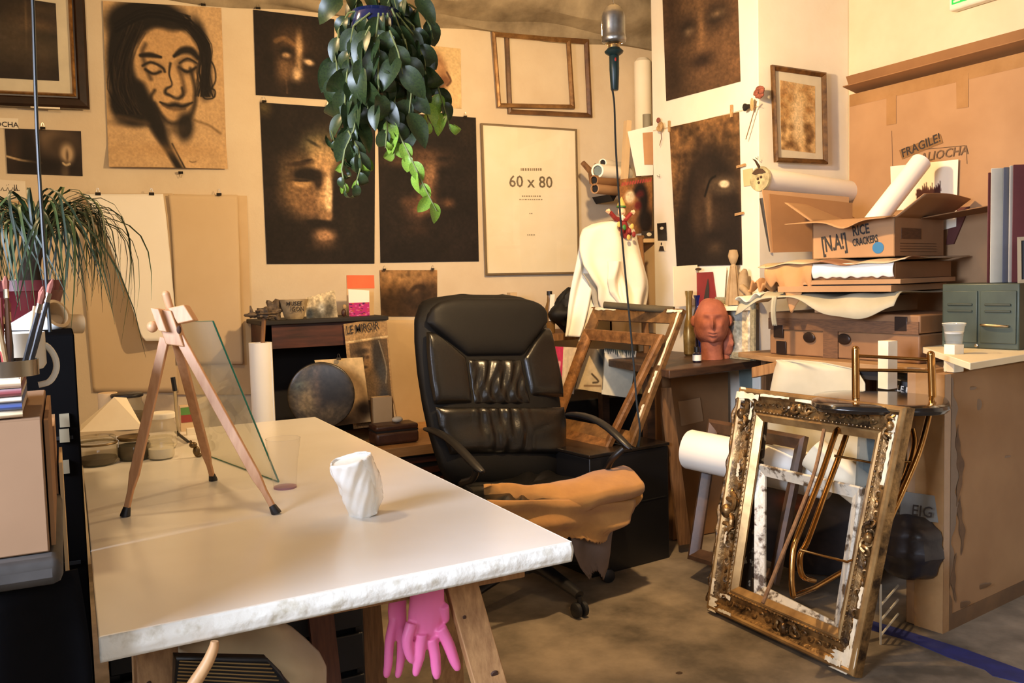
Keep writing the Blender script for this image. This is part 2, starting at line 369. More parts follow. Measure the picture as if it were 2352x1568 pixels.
# ------------------------------------------------------------------ dark prints on the back wall
def poster(name,q,cv,label,cat='print',fn=W,bend=None,d=.005,**k):
    return sheet(name,[fn(*p,d) for p in q],cv,label=label,cat=cat,bend=bend,**k)
DK=(42,34,30)
c=Cv(100,110,DK); c.noise(.25,5)
c.e(.42,.34,.17,.14,(120,92,64),.7,.9).e(.52,.5,.22,.36,(96,74,54),.75,.7).e(.36,.66,.10,.22,(150,120,88),.8,.7).e(.55,.45,.055,.24,(205,172,130),.95,.5).e(.52,.72,.07,.1,(220,190,150),.95,.6)
c.e(.38,.47,.12,.09,DK,.95,.5).e(.70,.55,.13,.12,DK,.95,.5).e(.39,.50,.06,.035,(200,168,128),.9,.5).e(.67,.56,.07,.04,(225,196,158),.95,.5,.2)
c.line([(.26,.34),(.36,.30),(.48,.36)],.03,(150,118,82),.6).line([(.38,.8),(.39,.95)],.012,(150,120,90),.7).e(.5,.88,.22,.08,DK,.8,.7); c.noise(.25,40)
poster('dark_print',[(582,22),(768,44),(768,230),(588,218)],c,'small dark print of a face with glowing eyes, above the two large prints')
clip(593,18,'at the top left of the small dark face print'); clip(748,38,'at the top right of the small dark face print')
c=Cv(130,180,DK); c.noise(.3,4)
Bq=lambda x,y:((x-.00)/2117*540/264.-.135+.03,(y/1568*400-30)/365.)
def b_(x,y,rx,ry,col,al=1,soft=.6,ang=0): u,v=(x*.2551-27)/263.,(y*.2551-16)/368.; c.e(u,v,rx*.2551/263,ry*.2551/368,col,al,soft,ang)
b_(700,420,230,190,(96,88,66),.9,.5,-.5); b_(560,420,130,120,(120,112,84),.7,.6,-.5); b_(430,640,180,170,(120,98,72),.9,.5); b_(650,560,130,170,(206,172,126),1,.45); b_(640,440,110,90,(176,152,112),.8,.6)
b_(420,860,180,210,(140,112,80),.95,.45); b_(540,960,150,170,(150,118,86),.85,.6); b_(650,800,80,260,(196,160,118),.95,.45); b_(695,880,42,220,(236,204,160),1,.35); b_(670,1060,70,50,(180,144,106),.9,.5)
b_(500,690,150,70,(38,31,28),1,.35); b_(600,740,40,90,(46,36,30),.9,.4); b_(455,770,95,40,(190,156,112),1,.35); b_(450,745,90,14,(40,32,28),.9,.4); b_(860,700,110,80,(58,46,38),.8,.6)
b_(790,960,64,280,DK,1,.3); b_(640,1150,190,42,DK,1,.35); b_(560,1120,120,24,DK,.9,.4); b_(650,1250,110,70,(184,146,110),1,.5); b_(650,1330,130,50,(96,76,58),.8,.7)
b_(430,590,130,24,(74,58,46),.95,.4,-.15); b_(500,560,60,12,(50,40,34),.9,.4,-.2); b_(290,720,36,140,(110,92,68),.6,.7); b_(900,1100,70,200,(60,52,42),.5,.9); b_(560,400,70,16,(60,56,44),.8,.5,.5); b_(690,380,60,40,(50,46,36),.7,.6)
c.e(.03,.03,.06,.05,(120,106,70),.8,.8); c.noise(.3,50)
poster('dark_print',[(597,235),(862,253),(860,605),(613,606)],c,'large dark print of a bearded face lit on its left, under the small face print')
clip(607,232,'at the top left of the bearded face print'); clip(754,243,'at the top middle of the bearded face print',sz=.018)
c=Cv(120,170,DK); c.noise(.3,4)
def b_(x,y,rx,ry,col,al=1,soft=.6,ang=0): u,v=(x*.2551+570-870)/225.,(y*.2551+220-262)/340.; c.e(u,v,rx*.2551/225,ry*.2551/340,col,al,soft,ang)
b_(1560,520,230,60,(120,90,66),.7,.8); b_(1500,600,260,50,(130,98,72),.8,.7); b_(1620,720,70,150,(172,134,100),.85,.6,.15); b_(1590,900,90,140,(140,104,78),.8,.7)
b_(1540,1020,140,110,(140,102,78),.8,.7); b_(1780,960,60,50,(130,96,70),.8,.7); b_(1420,960,60,50,(110,82,60),.7,.7); b_(1650,1120,120,60,DK,.9,.5); b_(1500,1200,120,60,(76,56,42),.6,.8)
b_(1980,300,80,120,(70,56,40),.5,.9); b_(1750,560,60,25,DK,.8,.5); c.noise(.3,50)
poster('dark_print',[(868,256),(1093,270),(1100,600),(874,603)],c,'large dark print of a nose and brow, behind the hanging plant vines')
clip(1069,267,'at the top right of the print behind the vines',sz=.018)
c=Cv(90,72,(150,116,78)); c.noise(.3,4); c.e(.5,.15,.6,.25,(190,152,102),.7,.8).e(.4,.75,.7,.4,(74,56,40),.95,.5).e(.8,.55,.35,.35,(74,56,40),.9,.6).e(.57,.35,.1,.12,(190,150,100),.8,.8).line([(.5,.5),(.62,.36),(.75,.38)],.04,(70,52,36),.9); c.noise(.35,12)
poster('landscape_print',[(872,620),(1004,620),(1004,727),(876,726)],c,'small sepia print of a cloudy hillside, under the print behind the vines')
clip(883,618,'at the top left of the sepia hillside print',sz=.016); clip(994,617,'at the top right of the sepia hillside print',sz=.016)
c=Cv(80,90,(222,196,150)); c.noise(.05,5)
c.e(.42,.50,.30,.42,(150,110,76),.95,.25).e(.35,.45,.2,.25,(196,156,110),.8,.6).e(.68,.55,.1,.08,(140,100,70),.9,.4).e(.4,.62,.22,.1,(80,56,42),.85,.7).e(.5,.78,.16,.1,(96,68,50),.8,.6).e(.55,.35,.12,.1,(200,160,116),.7,.7)
c.line([(.70,.42),(.78,.55),(.7,.64)],.02,(110,78,56),.9); c.noise(.1,30)
poster('head_sketch',[(948,100),(1058,112),(1060,250),(950,236)],c,'white sheet with a brown chalk sketch of a head, beside the hanging plant',cat='drawing')
# paper notes at the far left
c=Cv(80,44,(58,48,42)); c.noise(.3,4)
c.e(.62,.2,.34,.35,(150,128,100),.7,.7).e(.12,.5,.14,.3,(92,74,58),.7,.7).e(.30,.5,.14,.6,(40,34,30),.8,.5).e(.74,.35,.20,.28,(84,70,56),.9,.4).e(.80,.52,.10,.24,(196,172,138),.95,.4).e(.80,.56,.02,.14,(90,72,56),.7,.5).line([(.0,.62),(.2,.7),(.45,.74)],.012,(225,200,160),.9).e(.76,.9,.06,.2,(120,104,84),.8,.5).e(.45,.8,.3,.2,(38,32,28),.8,.5).line([(.74,.73),(.78,.77),(.83,.74)],.012,(220,200,160),.9)
poster('photo_print',[(11,294),(186,301),(190,404),(17,398)],c,'grey photograph of two heads pinned below the dark framed picture',cat='photograph')
clip(98,293,'at the top of the grey two-head photograph')
m_pap=mat('white_paper',(238,228,205),.8,col2=(230,216,190)); m_ink=mat('dark_ink',(52,44,40),.8); m_tan=mat('tan_paper',(214,186,142),.8,col2=(198,168,124),scale=3)
def note(name,q,label,m_=None,fn=W,d=.004,cat='paper',**k):
    P=[fn(*p,d) for p in q]; n=unit(fn(*q[0],1)-fn(*q[0],0)); r=T(name,label,cat,P[3]); O('paper_sheet',MB().slab(P,n*.0012),m_ or m_pap,r,smooth=0); return r,P,n
r,P,n=note('name_strip',[(-70,268),(42,272),(42,296),(-70,292)],'narrow white strip with OCHA in capitals, above the two-head photograph')
text('OCHA',W(-12,290,.006),(1,0,0),(0,0,1),.030,m_ink,r)
r,P,n=note('script_note',[(-60,408),(58,416),(60,456),(-60,452)],'white note in curly handwritten script, under the two-head photograph')
L=MB()
for x0 in (2,14,26,34): L.tube([W(x0,438,.006),W(x0+4,430,.006),W(x0+7,438,.006),W(x0+11,437,.006)],.0012,4)
for x0 in (33,38): L.tube([W(x0,424,.006),W(x0+1,438,.006)],.0012,4)
L.ell(W(20,424,.006),.0014,5,4); L.ell(W(15,425,.006),.0014,5,4); O('lettering',L,m_ink,r)
r,P,n=note('sketch_note',[(-60,458),(66,462),(70,530),(-60,530)],'tan note with blurred lines of writing, behind the spider plant',m_tan)
L=MB()
for yy in (468,492):
    for x0 in range(-40,48,5): L.obb(W(x0,yy+random.random()*2,.0055),(.006,0,0),(0,0,-.006-.008*random.random()),(0,-.0005,0))
L.tube([W(43,462,.006),W(44,490,.006)],.001,4); O('lettering',L,m_ink,r)
# ------------------------------------------------------------------ framed picture, upper left
m_bfr=mat('dark_frame',(52,34,24),.35,col2=(34,24,18),scale=14); m_gold=mat('dull_gold',(190,140,78),.35,metal=.8,col2=(110,74,38),scale=30); m_mat=mat('mat_board',(226,216,190),.8)
m_pane=glass('picture_glass',(245,245,240),.02,.0)
r=T('framed_picture','big dark framed picture with cream mat and blurred black photo, top left','picture',W(80,255,.03))
q=[W(-110,-60,.03),W(192,-42,.03),W(206,252,.03),W(-104,240,.03)]
o_,mit,n=frame(r,q,.052,[(0,.0),(0,.02),(.2,.03),(.7,.024),(.85,.012),(1,.012)],m_bfr,'rail')
qi=[q[i]+mit[i]*.050 for i in range(4)]
frame(r,qi,.014,[(0,0),(0,.016),(.5,.021),(1,.008)],m_gold,'gilt_lip')
qm=[qi[i]+mit[i]*.010 for i in range(4)]; O('mat',MB().slab([p+n*.004 for p in qm],-n*.003),m_mat,r,smooth=0)
c=Cv(90,90,(54,44,38)); c.noise(.3,4); c.e(.75,.32,.35,.12,(120,96,70),.7,.8,.1).e(.8,.1,.35,.06,(96,78,56),.6,.8).e(.5,.5,.2,.3,(100,82,62),.5,.9).e(.62,.25,.015,.3,(150,124,90),.5,.8).e(.82,.65,.14,.25,(92,76,58),.6,.8).e(.9,.45,.3,.08,(40,32,28),.8,.6); c.noise(.2,30)
qp=[W(-60,-20,.0365),W(128,8,.0365),W(136,186,.0365),W(-60,176,.0365)]
sheet('photo',[p+n*.001 for p in qp],c,r)
O('pane',MB().slab([p+n*.012 for p in qm],-n*.002),m_pane,r,smooth=0)
O('paper_label',MB().slab([W(x,y,.051) for x,y in((70,236),(138,240),(138,251),(70,247))],-n*.001),m_pap,r,smooth=0)
# ------------------------------------------------------------------ big hanging sheets, left
m_she=mat('drawing_paper',(216,192,154),.85,col2=(206,180,140),scale=2); m_wht=mat('bright_paper',(246,242,230),.75,col2=(240,234,218),scale=2)
def bigsheet(name,rw,label,d,m_,disp,**k): return cloth(name,rw,W(400,600,d),(0,-1,0),disp,m_,label=label,cat='paper',nu=26,nv=40,solid=.002,**k)
O('drawing_board',MB().slab([W(*p,.004) for p in ((398,446),(566,450),(580,905),(402,905))],(0,-.012,0)),m_tan,label='tall tan board hanging behind the right-hand paper sheet',cat='board',smooth=0)
bigsheet('backing_sheet',[(444,188,396),(560,191,398),(700,197,402),(900,214,410)],'wide cream backing sheet under the white curled strip, left of the easel',.012,m_she,lambda u,v:.004*math.sin(v*5)+.01*u*v)
bigsheet('paper_sheet',[(447,386,545),(500,392,546),(600,398,549),(700,402,551),(835,408,556)],'plain cream paper sheet hanging to the right of the white curled strip',.026,m_she,lambda u,v:.012*(1-math.cos(u*2.2))*v+.004)
bigsheet('curled_sheet',[(446,190,374),(470,205,377),(500,226,381),(560,248,387),(610,267,392),(700,299,400),(770,322,408),(781,332,410)],'bright white curled paper strip tapering down behind the easel',.035,m_wht,lambda u,v:.012+.09*v*(1-u)**2*(1-.3*v)+.03*math.sin(u*3)*v)
clip(225,444,'at the left end of the white curled strip',fn=lambda x,y,d:W(x,y,d+.028),sz=.022)
clip(348,444,'at the right end of the white curled strip',fn=lambda x,y,d:W(x,y,d+.028),sz=.022)
clip(503,445,'on top of the plain cream sheet',fn=lambda x,y,d:W(x,y,d+.02),sz=.022)
# lower wall papers right of the mantel
bigsheet('wall_paper_sheet',[(735,884,1004),(900,900,1010),(1060,930,1014)],'tan paper sheet fixed low on the wall beside the newspaper',.006,m_tan,lambda u,v:.004*math.sin(v*6))
# ------------------------------------------------------------------ frames right of the plant
m_thin=mat('thin_wood_frame',(120,84,48),.4,col2=(76,50,30),scale=20); m_thing=mat('thin_gilt_frame',(176,134,82),.4,metal=.5,col2=(110,78,44),scale=20)
r=T('picture_frame','empty brown frame tucked behind the narrower gilt frame, upper wall','frame',W(1260,270,.01))
frame(r,[W(1158,72,.012),W(1350,92,.012),W(1358,271,.012),W(1166,262,.012)],.026,[(0,0),(0,.014),(.5,.018),(1,.006)],m_thin)
r=T('picture_frame','empty narrow gilt frame overlapping the brown frame, upper wall','frame',W(1220,255,.03))
frame(r,[W(1129,74,.03),W(1308,90,.03),W(1318,250,.03),W(1142,247,.03)],.022,[(0,0),(0,.014),(.5,.018),(1,.006)],m_thing)
m_silv=mat('silver_frame',(150,132,104),.35,metal=.6); m_ins=mat('insert_paper',(248,240,216),.8,col2=(232,216,178),scale=1.5)
r=T('picture_frame','thin silver frame with printed 60 x 80 insert sheet','frame',W(1215,632,.01))
q=[W(1103,283,.014),W(1323,297,.014),W(1330,628,.014),W(1114,632,.014)]
frame(r,q,.010,[(0,0),(0,.012),(1,.012)],m_silv,'rail')
O('insert_sheet',MB().slab([q[0]+_v(.008,.0,-.008),q[1]+_v(-.008,0,-.008),q[2]+_v(-.008,0,.008),q[3]+_v(.008,0,.008)],(0,-.003,0)),m_ins,r,smooth=0)
m_gink=mat('grey_ink',(150,134,106),.8)
def tx(s,x,y,sz,m_=m_gink): text(s,W(x,y,.0185),(1,0,0),(0,0,1),sz,m_,r,align='CENTER')
tx('60 x 80',1220,430,.088,mat('mid_ink',(120,106,82),.8)); 
L=MB()
for yy,hw,hh in ((386,24,.014),(449,21,.006),(457,27,.005),(489,4,.005),(538,9,.006)):
    x0=1220-hw
    while x0<1220+hw:
        wd_=2+3*random.random(); L.obb(W(x0,yy,.0185),(wd_*.0022,0,0),(0,0,-hh),(0,-.0004,0)); x0+=wd_+1.4
O('small_print',L,m_gink,r,smooth=0)
O('pane',MB().slab([p+_v(0,-.008,0) for p in q],(0,-.001,0)),m_pane,r,smooth=0)
# ------------------------------------------------------------------ prints on the pier
c=Cv(110,170,(110,84,60)); c.noise(.35,5); c.e(.5,.5,.36,.62,(84,66,50),.7,.6).e(.55,.35,.36,.5,(124,98,70),.6,.8).e(.55,.72,.3,.3,(130,100,72),.6,.8).e(.33,.50,.16,.10,DK,.8,.7).e(.72,.47,.17,.11,DK,.8,.7).e(.36,.53,.07,.03,(160,136,106),.7,.8).e(.74,.46,.09,.03,(150,126,96),.7,.8).e(.53,.55,.05,.2,(150,118,84),.7,.7).e(.52,.77,.18,.06,(52,40,34),.85,.7).e(.1,.85,.25,.3,(52,42,34),.7,.8).e(.12,.3,.12,.5,(54,42,34),.6,.8); c.noise(.2,40)
poster('blurred_print',[(1519,-70),(1690,-130),(1700,187),(1530,232)],c,'dark blurred face print pinned above the clothesline on the white pier',fn=Pl)
c=Cv(110,190,(128,98,64)); c.noise(.5,8)
for i in range(60): c.e(random.random(),random.random()*.5,.02+.03*random.random(),.015+.02*random.random(),(70,52,36),.5,.8)
c.e(.56,.58,.42,.44,(44,35,30),.98,.25).e(.2,.85,.3,.4,(40,32,28),.95,.5).e(.85,.8,.2,.5,(40,32,28),.95,.4).e(.5,.98,.6,.12,(44,36,30),.9,.5)
c.e(.46,.52,.13,.25,(92,72,54),.5,.9).e(.62,.66,.22,.12,(86,68,52),.6,.9).e(.55,.60,.05,.14,(140,114,84),.7,.8).e(.36,.66,.10,.14,(96,76,56),.6,.8)
c.e(.76,.46,.24,.07,(98,82,64),.85,.4,.1).e(.78,.455,.075,.026,(226,210,180),.98,.3,.1).line([(.50,.52),(.58,.42),(.66,.395)],.014,(20,18,18),.95).e(.62,.80,.16,.04,DK,.9,.6).e(.62,.88,.12,.05,(104,84,62),.6,.8)
c.noise(.2,40)
poster('spectacled_print',[(1537,292),(1697,257),(1704,608),(1554,612)],c,'dark print of a shadowed face with one shining eyeglass, below the clothesline',fn=Pl)
m_wd=mat('peg_wood',(196,160,112),.7,col2=(160,122,78),scale=40)
def peg(px,py,where,horiz=False,ln=.055):
    c_=Pl(px,py,.010); r=T('clothes_peg','wooden clothes peg '+where,'peg',c_,'wooden pegs around the dark prints')
    a=_v(0,-1,.08) if horiz else _v(0,0,1); a=unit(a); b=unit(np.cross(a,(-1,0,0)))
    for s_ in (-1,1): O('jaw',MB().obb(c_-a*ln/2+b*(s_*.003-.0028)+_v(.004,0,0),a*ln,b*.0052,(-.008,0,0)),m_wd,r,smooth=0)
    O('spring',MB().tube([c_-b*.006,c_+b*.006],.004,6),m_chr,r)
peg(1537,290,'at the top left of the spectacled print'); peg(1680,255,'at the top right of the spectacled print'); peg(1702,381,'lying across the right edge of the spectacled print, upper one',True); peg(1698,491,'lying across the right edge of the spectacled print, lower one',True)
# dried flowers on the clothesline
m_dry=mat('dried_petals',(150,84,66),.9,col2=(104,58,44),scale=60); m_drs=mat('dried_stem',(120,92,60),.9); m_pale=mat('dried_pale',(196,164,112),.9,col2=(150,116,74),scale=50)
r=T('dried_flower','dried rust-red flower with long stem, hung at the pier corner','flower',Pl(1722,300,.03))
O('stem',MB().tube([Pl(1713,320,.03),Pl(1722,290,.03),Pl(1730,262,.03),Pl(1738,232,.035)],.0022,6),m_drs,r)
for i in range(14):
    a=i*2.4; p=Pl(1744,212,.04); dvec=unit((.2*math.sin(a*3),math.cos(a),math.sin(a)+.4))*.03
    O('petal',MB().ell(p+dvec*.6,(.008,.016,.010),7,5),m_dry,r)
O('leaf',MB().ell(Pl(1727,240,.03),(.004,.012,.03),8,6),m_pale,r)
O('dried_leaf',MB().ell(Pl(1713,246,.03),(.01,.022,.016),9,6,fn=lambda d:1+.25*math.sin(5*d[1])),m_blk,label='small black dried leaf hanging beside the rust-red flower',cat='leaf')
r=T('dried_rose','small pale dried rose hanging by the peg above the spectacled print','flower',Pl(1518,295,.03))
O('stem',MB().tube([Pl(1518,300,.03),Pl(1519,318,.03),Pl(1515,334,.03)],.0018,6),m_drs,r)
for i in range(9):
    a=i*.7; O('petal',MB().ell(Pl(1518,291,.03)+_v(-.004*i*.3,.012*math.cos(a),.012*math.sin(a)),(.010,.012,.014),7,5),m_pale,r)
O('calyx',MB().ell(Pl(1512,276,.03),(.008,.016,.014),7,5),m_dry,r)
O('string_line',MB().tube([Pl(1500,300,.012),Pl(1600,279,.012),Pl(1745,243,.012)],.0009,4),m_pale,label='thin string stretched across the white pier above the spectacled print',cat='string')
for px,py,l in ((1509,403,'bent nail in the pier left of the spectacled print'),(1735,362,'bent nail near the pier corner above the round mask')):
    O('bent_nail',MB().tube([Pl(px,py,0),Pl(px,py,.015),Pl(px+6,py+4,.02),Pl(px+6,py-3,.022)],.0012,5),m_blk,label=l,cat='nail')
# two small cards on the pier edge
r,P,n=note('photo_card',[(1509,513),(1530,511),(1532,552),(1511,552)],'small black photo card on the pier left of the spectacled print',m_blk,fn=Pl)
O('pale_patch',MB().ell(Pl(1520,524,.006),(.001,.016,.008),8,6),m_mat,r)
r,P,n=note('photo_card',[(1512,556),(1527,554),(1528,576),(1513,577)],'tiny photo of a standing figure under the black photo card',m_pap,fn=Pl)
mb=MB().ell(Pl(1519,560,.006),(.001,.006,.008),8,6); mb.slab([Pl(x,y,.006) for x,y in((1516,565),(1523,565),(1526,576),(1513,576))],(-.0006,0,0)); O('figure',mb,m_ink,r)
r,P,n=note('blank_card',[(1706,390),(1728,386),(1730,425),(1708,428)],'plain tan card pinned between the spectacled print and the round mask',m_tan,fn=Pl)
# ------------------------------------------------------------------ small framed picture on the pier front
def Pf(x,y,d=.004): return Y(x,y,PY-d)
r=T('framed_picture','small gilt framed sepia woodland picture on the bright wall','picture',Pf(1835,378,.02))
q=[Pf(1769,150,.022),Pf(1893,168,.022),Pf(1897,378,.022),Pf(1777,373,.022)]
o_,mit,n=frame(r,q,.022,[(0,0),(0,.014),(.35,.02),(.7,.014),(1,.008)],mat('bronze_frame',(128,92,50),.38,metal=.5,col2=(70,48,28),scale=30))
qi=[q[i]+mit[i]*.018 for i in range(4)]; O('mat',MB().slab([p+n*.003 for p in qi],-n*.002),m_mat,r,smooth=0)
c=Cv(70,110,(220,190,140)); c.noise(.1,5)
for i in range(90):
    y=random.random(); x=random.random()
    if abs(x-.5)>.2*y+.02 or y>.85: c.e(x,y,.08,.05,(160,116,66) if y<.6 else (120,88,52),.35+.3*y,.8)
c.e(.45,.5,.12,.4,(240,224,190),.7,.8).e(.6,.55,.07,.3,(240,224,190),.6,.8); c.noise(.2,30)
sheet('picture_print',[Pf(*p,.026) for p in ((1792,184),(1872,198),(1873,352),(1795,343))],c,r)
O('pane',MB().slab([p+n*.006 for p in qi],-n*.001),m_pane,r,smooth=0)
# ------------------------------------------------------------------ exit sign on the right wall
m_grn=mat('sign_green',(20,150,60),.5,emit=.9); m_sw=mat('sign_white',(230,225,205),.5)
r=T('exit_sign','green and white emergency exit sign high on the right wall','sign',X(2240,25,RX-.03))
q=[X(2176,-60,RX-.05),X(2352,-120,RX-.05),X(2352,-22,RX-.05),X(2178,27,RX-.05)]
q[3]=X(2178,27,RX-.05); q[2]=_v(RX-.05,X(2352,-20,RX-.05)[1],q[3][2]); q[0]=_v(RX-.05,q[3][1],q[3][2]+.16); q[1]=_v(RX-.05,q[2][1],q[3][2]+.16)
O('housing',MB().slab(q,(.045,0,0)),m_sw,r,bevel=.008)
yy=q[3][1]-.018; z0=q[3][2]+.022; y1=q[2][1]+.018
O('panel',MB().obb((RX-.051,y1,z0),(0,yy-y1,0),(0,0,.12),(-.003,0,0)),m_grn,r,smooth=0)
mb=MB(); x_=RX-.0565
mb.obb((x_,yy-.05,z0+.01),(0,.012,0),(0,0,.06),(.002,0,0)).obb((x_,yy-.06,z0+.055),(0,.034,0),(0,0,.01),(.002,0,0)).obb((x_,yy-.04,z0+.005),(0,.03,0),(0,0,.008),(.002,0,0)).ell((x_,yy-.045,z0+.085),(.002,.01,.01),8,6).obb((x_,yy-.10,z0+.01),(0,.008,0),(0,0,.09),(.002,0,0)).obb((x_,yy-.14,z0+.02),(0,.045,0),(0,0,.008),(.002,0,0))
O('running_figure',mb,m_sw,r)
# ------------------------------------------------------------------ white work table on trestles
m_top=mat('table_laminate',(240,237,230),.28,col2=(222,216,202),scale=1.5,coat=.2); m_edge=mat('rough_white_paint',(244,240,226),.7,col2=(206,196,170),scale=30,thr=(.25,.45),bump=.4,bscale=70)
m_pine=mat('pine',(186,140,88),.7,col2=(138,96,56),scale=6,stretch=(14,14,1.2),bump=.1); m_dpine=mat('aged_pine',(150,108,66),.75,col2=(100,68,40),scale=6,stretch=(14,14,1.2))
m_knot=mat('wood_knot',(70,42,24),.8); m_black=mat('black_plastic',(26,25,26),.4); m_rub=mat('black_rubber',(30,30,32),.5)
TZ=.74
A=Z(226,1462,TZ); B_=Z(1311,1243,TZ); C_=Z(722,957,TZ); x_=A[0]; 
TA=_v(A[0],A[1],TZ); TB=_v(B_[0],B_[1],TZ); TC=_v(C_[0],C_[1],TZ); TD=_v(A[0]+.01,C_[1]-.02,TZ)
r=T('work_table','large white-topped work table with roughly painted edge, on wooden trestles','table',(TA+TC)/2*_v(1,1,0))
O('tabletop',MB().slab([TA,TB,TC,TD],(0,0,-.034)),m_top,r,bevel=.002,smooth=0)
def band(p,q,name):
    nrm=unit(np.cross(q-p,(0,0,1))); 
    def f(u,v):
        a=2*PI*v; t=max(0,min(1,(.5-.5*math.cos(a)))); k=math.sin(u*91)*.0006+math.sin(u*37+v*8)*.0006+(rng.random()-.5)*.0008
        return p+(q-p)*u+nrm*(.001+.004*t+k*t)+_v(0,0,-.0005-.036*v)
    O(name,MB().grid(f,220,8),m_edge,r,solid=.002)
band(TA,TB,'edge_band'); band(TB,TC,'edge_band')
def trestle(y,lab):
    t=T('trestle',lab,'trestle',(.38,y,0))
    O('beam',MB().bx(.03,.78,y-.03,y+.03,.636,.7055),m_pine,t,bevel=.003)
    for (x0,dx,mm) in ((.075,-.005,m_pine),(.60,.105,m_pine)):
        for s_ in (-1,1):
            a=_v(x0,y+s_*.034-.012,.69); b=_v(x0+dx,y+s_*.26-.012,0)
            lg=O('leg',MB().obb(a,(.062,0,0),(0,.024,0),b-a),mm,t,bevel=.002)
            if s_<0:
                for f,xx,rr in ((.28,.042,.008),(.13,.016,.004),(.5,.02,.006)):
                    p=a+(b-a)*f+_v(xx,-.0005,0); O('knot',MB().lathe(p,[(rr,-.002),(rr*.8,.0008)],12,axis=(0,-1,-.3)),m_knot,lg)
    O('brace',MB().bx(.09,.70,y+.12,y+.14,.25,.31),m_dpine,t,bevel=.002)
trestle(1.56,'wooden trestle under the near end of the white table, holding pink gloves'); trestle(2.85,'wooden trestle under the far end of the white table')
# rubber gloves hung from the near trestle
m_pink=mat('pink_rubber',(246,128,180),.42,col2=(240,114,168),scale=4,spec=.5)
def glove(name,pts,fing,yy,lab):
    mb=MB(); P=[Y(x,y,yy) for x,y,_ in pts]
    mb.tube(P,[w_*1.6/2064 for *_,w_ in pts],14,flat=.42,upv=(0,1,0) )
    for f in fing:
        mb.tube([Y(x,y,yy-o) for x,y,w_,o in f],[w_*1.6/2064 for x,y,w_,o in f],10)
        x,y,w_,o=f[-1]; mb.ell(Y(x,y,yy-o),w_*1.6/2064,8,6)
    o=O(name,mb,m_pink,label=lab,cat='glove',group='pink rubber gloves under the table')
    q=o.modifiers.new('rm','REMESH'); q.mode='VOXEL'; q.voxel_size=.0022; q.use_smooth_shade=True
    q=o.modifiers.new('sm','SMOOTH'); q.factor=.6; q.iterations=5
glove('rubber_glove',[(982,1345,42),(980,1400,46),(975,1450,43),(985,1470,36)],
 [[(945,1430,14,.01),(935,1470,14,.012),(940,1500,12,.012),(945,1515,9,.012)],[(968,1455,15,.012),(962,1510,14,.012),(955,1545,9,.012)],[(990,1465,15,.012),(998,1500,14,.012),(1002,1540,12,.012),(1003,1552,9,.012)],[(1010,1440,16,.01),(1030,1480,15,.012),(1043,1515,13,.012),(1050,1532,10,.012)],[(1018,1390,14,.008),(1022,1420,12,.0)]],1.502,'nearer pink rubber glove hanging from the trestle, fingers down')
glove('rubber_glove',[(915,1345,20),(912,1400,24),(915,1450,22),(912,1470,18)],
 [[(905,1420,12,0),(895,1470,12,.0),(892,1520,11,0),(888,1548,9,0)],[(920,1440,12,0),(922,1490,12,0),(918,1530,10,0),(914,1550,8,0)],[(932,1440,11,0),(934,1480,11,0),(938,1505,8,0)]],1.545,'pink rubber glove hanging behind the nearer pink glove, seen edge-on')
# under the table, near: sack, wire rack, wooden handle, crate
m_sack=mat('pale_sackcloth',(206,184,146),.9,col2=(178,154,116),scale=5,bump=.2,sheen=.2)
p0=Y(580,1500,1.62)
cloth('cloth_sack',[(1425,470,640),(1440,440,668),(1470,412,705),(1500,404,735),(1530,470,748),(1575,560,752)],p0,(0,-1,.2),lambda u,v:.07*math.sin(PI*min(1,max(0,u)))**.6+.012*math.sin(u*9+v*3)+.01*math.sin(v*8-u*4),m_sack,label='pale cloth sack slumped under the white table',cat='sack')
r=T('wire_rack','black wire rack of thin parallel rods beneath the cloth sack','rack',Y(520,1560,1.42))
for i in range(9):
    y=1516+i*8; O('rod',MB().tube([Y(412-i*1,y+2,1.40),Y(620+i*5,y+10+i,1.40)],.0012,5),mat('rack_wire',(186,160,110),.3,metal=.9),r)
O('rim',MB().tube([Y(405,1512,1.405),Y(400,1600,1.405),Y(690,1610,1.405),Y(640,1545,1.405),Y(612,1516,1.405)],.004,8,closed=True),m_black,r)
O('tray',MB().slab([Y(402,1514,1.43),Y(615,1518,1.43),Y(690,1600,1.43),Y(400,1600,1.43)],(0,.03,0)),m_black,r)
O('wooden_crook',MB().tube([Y(x,y,1.34) for x,y in ((493,1472),(490,1490),(478,1518),(462,1545),(440,1580),(430,1610))],[.0055,.0075,.0085,.009,.010,.011],10),mat('beech',(214,168,116),.5,col2=(190,140,90),stretch=(10,10,1),scale=8),label='curved pale wooden tool handle sticking up under the table',cat='handle')
r=T('black_crate','black slatted crate under the table behind the cloth sack','crate',(.33,2.2,0))
for i in range(4):
    O('slat',MB().bx(.05,.62,2.10,2.115,.06+i*.105,.15+i*.105),m_black,r,bevel=.003)
for xx in (.05,.32,.605): O('post',MB().bx(xx,xx+.02,2.115,2.14,0,.47),m_black,r)
O('body',MB().bx(.06,.61,2.14,2.45,.02,.44),m_black,r)
O('leaning_plank',MB().obb(Y(812,1400,2.15)+_v(0,0,-.62),(.10,0,0),(0,.02,0),(-.02,.03,.62)),m_dpine,label='brown plank leaning under the table behind the pink gloves',cat='plank')
O('leaning_plank',MB().obb(_v(*(Y(742,1400,2.0)[:2]),0),(.058,0,0),(0,.02,0),(-.03,.03,Y(742,1400,2.0)[2]+.03)),mat('red_brown_wood',(110,66,42),.7,col2=(76,44,28),stretch=(12,12,1)),label='narrow red-brown plank leaning under the table beside the cloth sack',cat='plank')
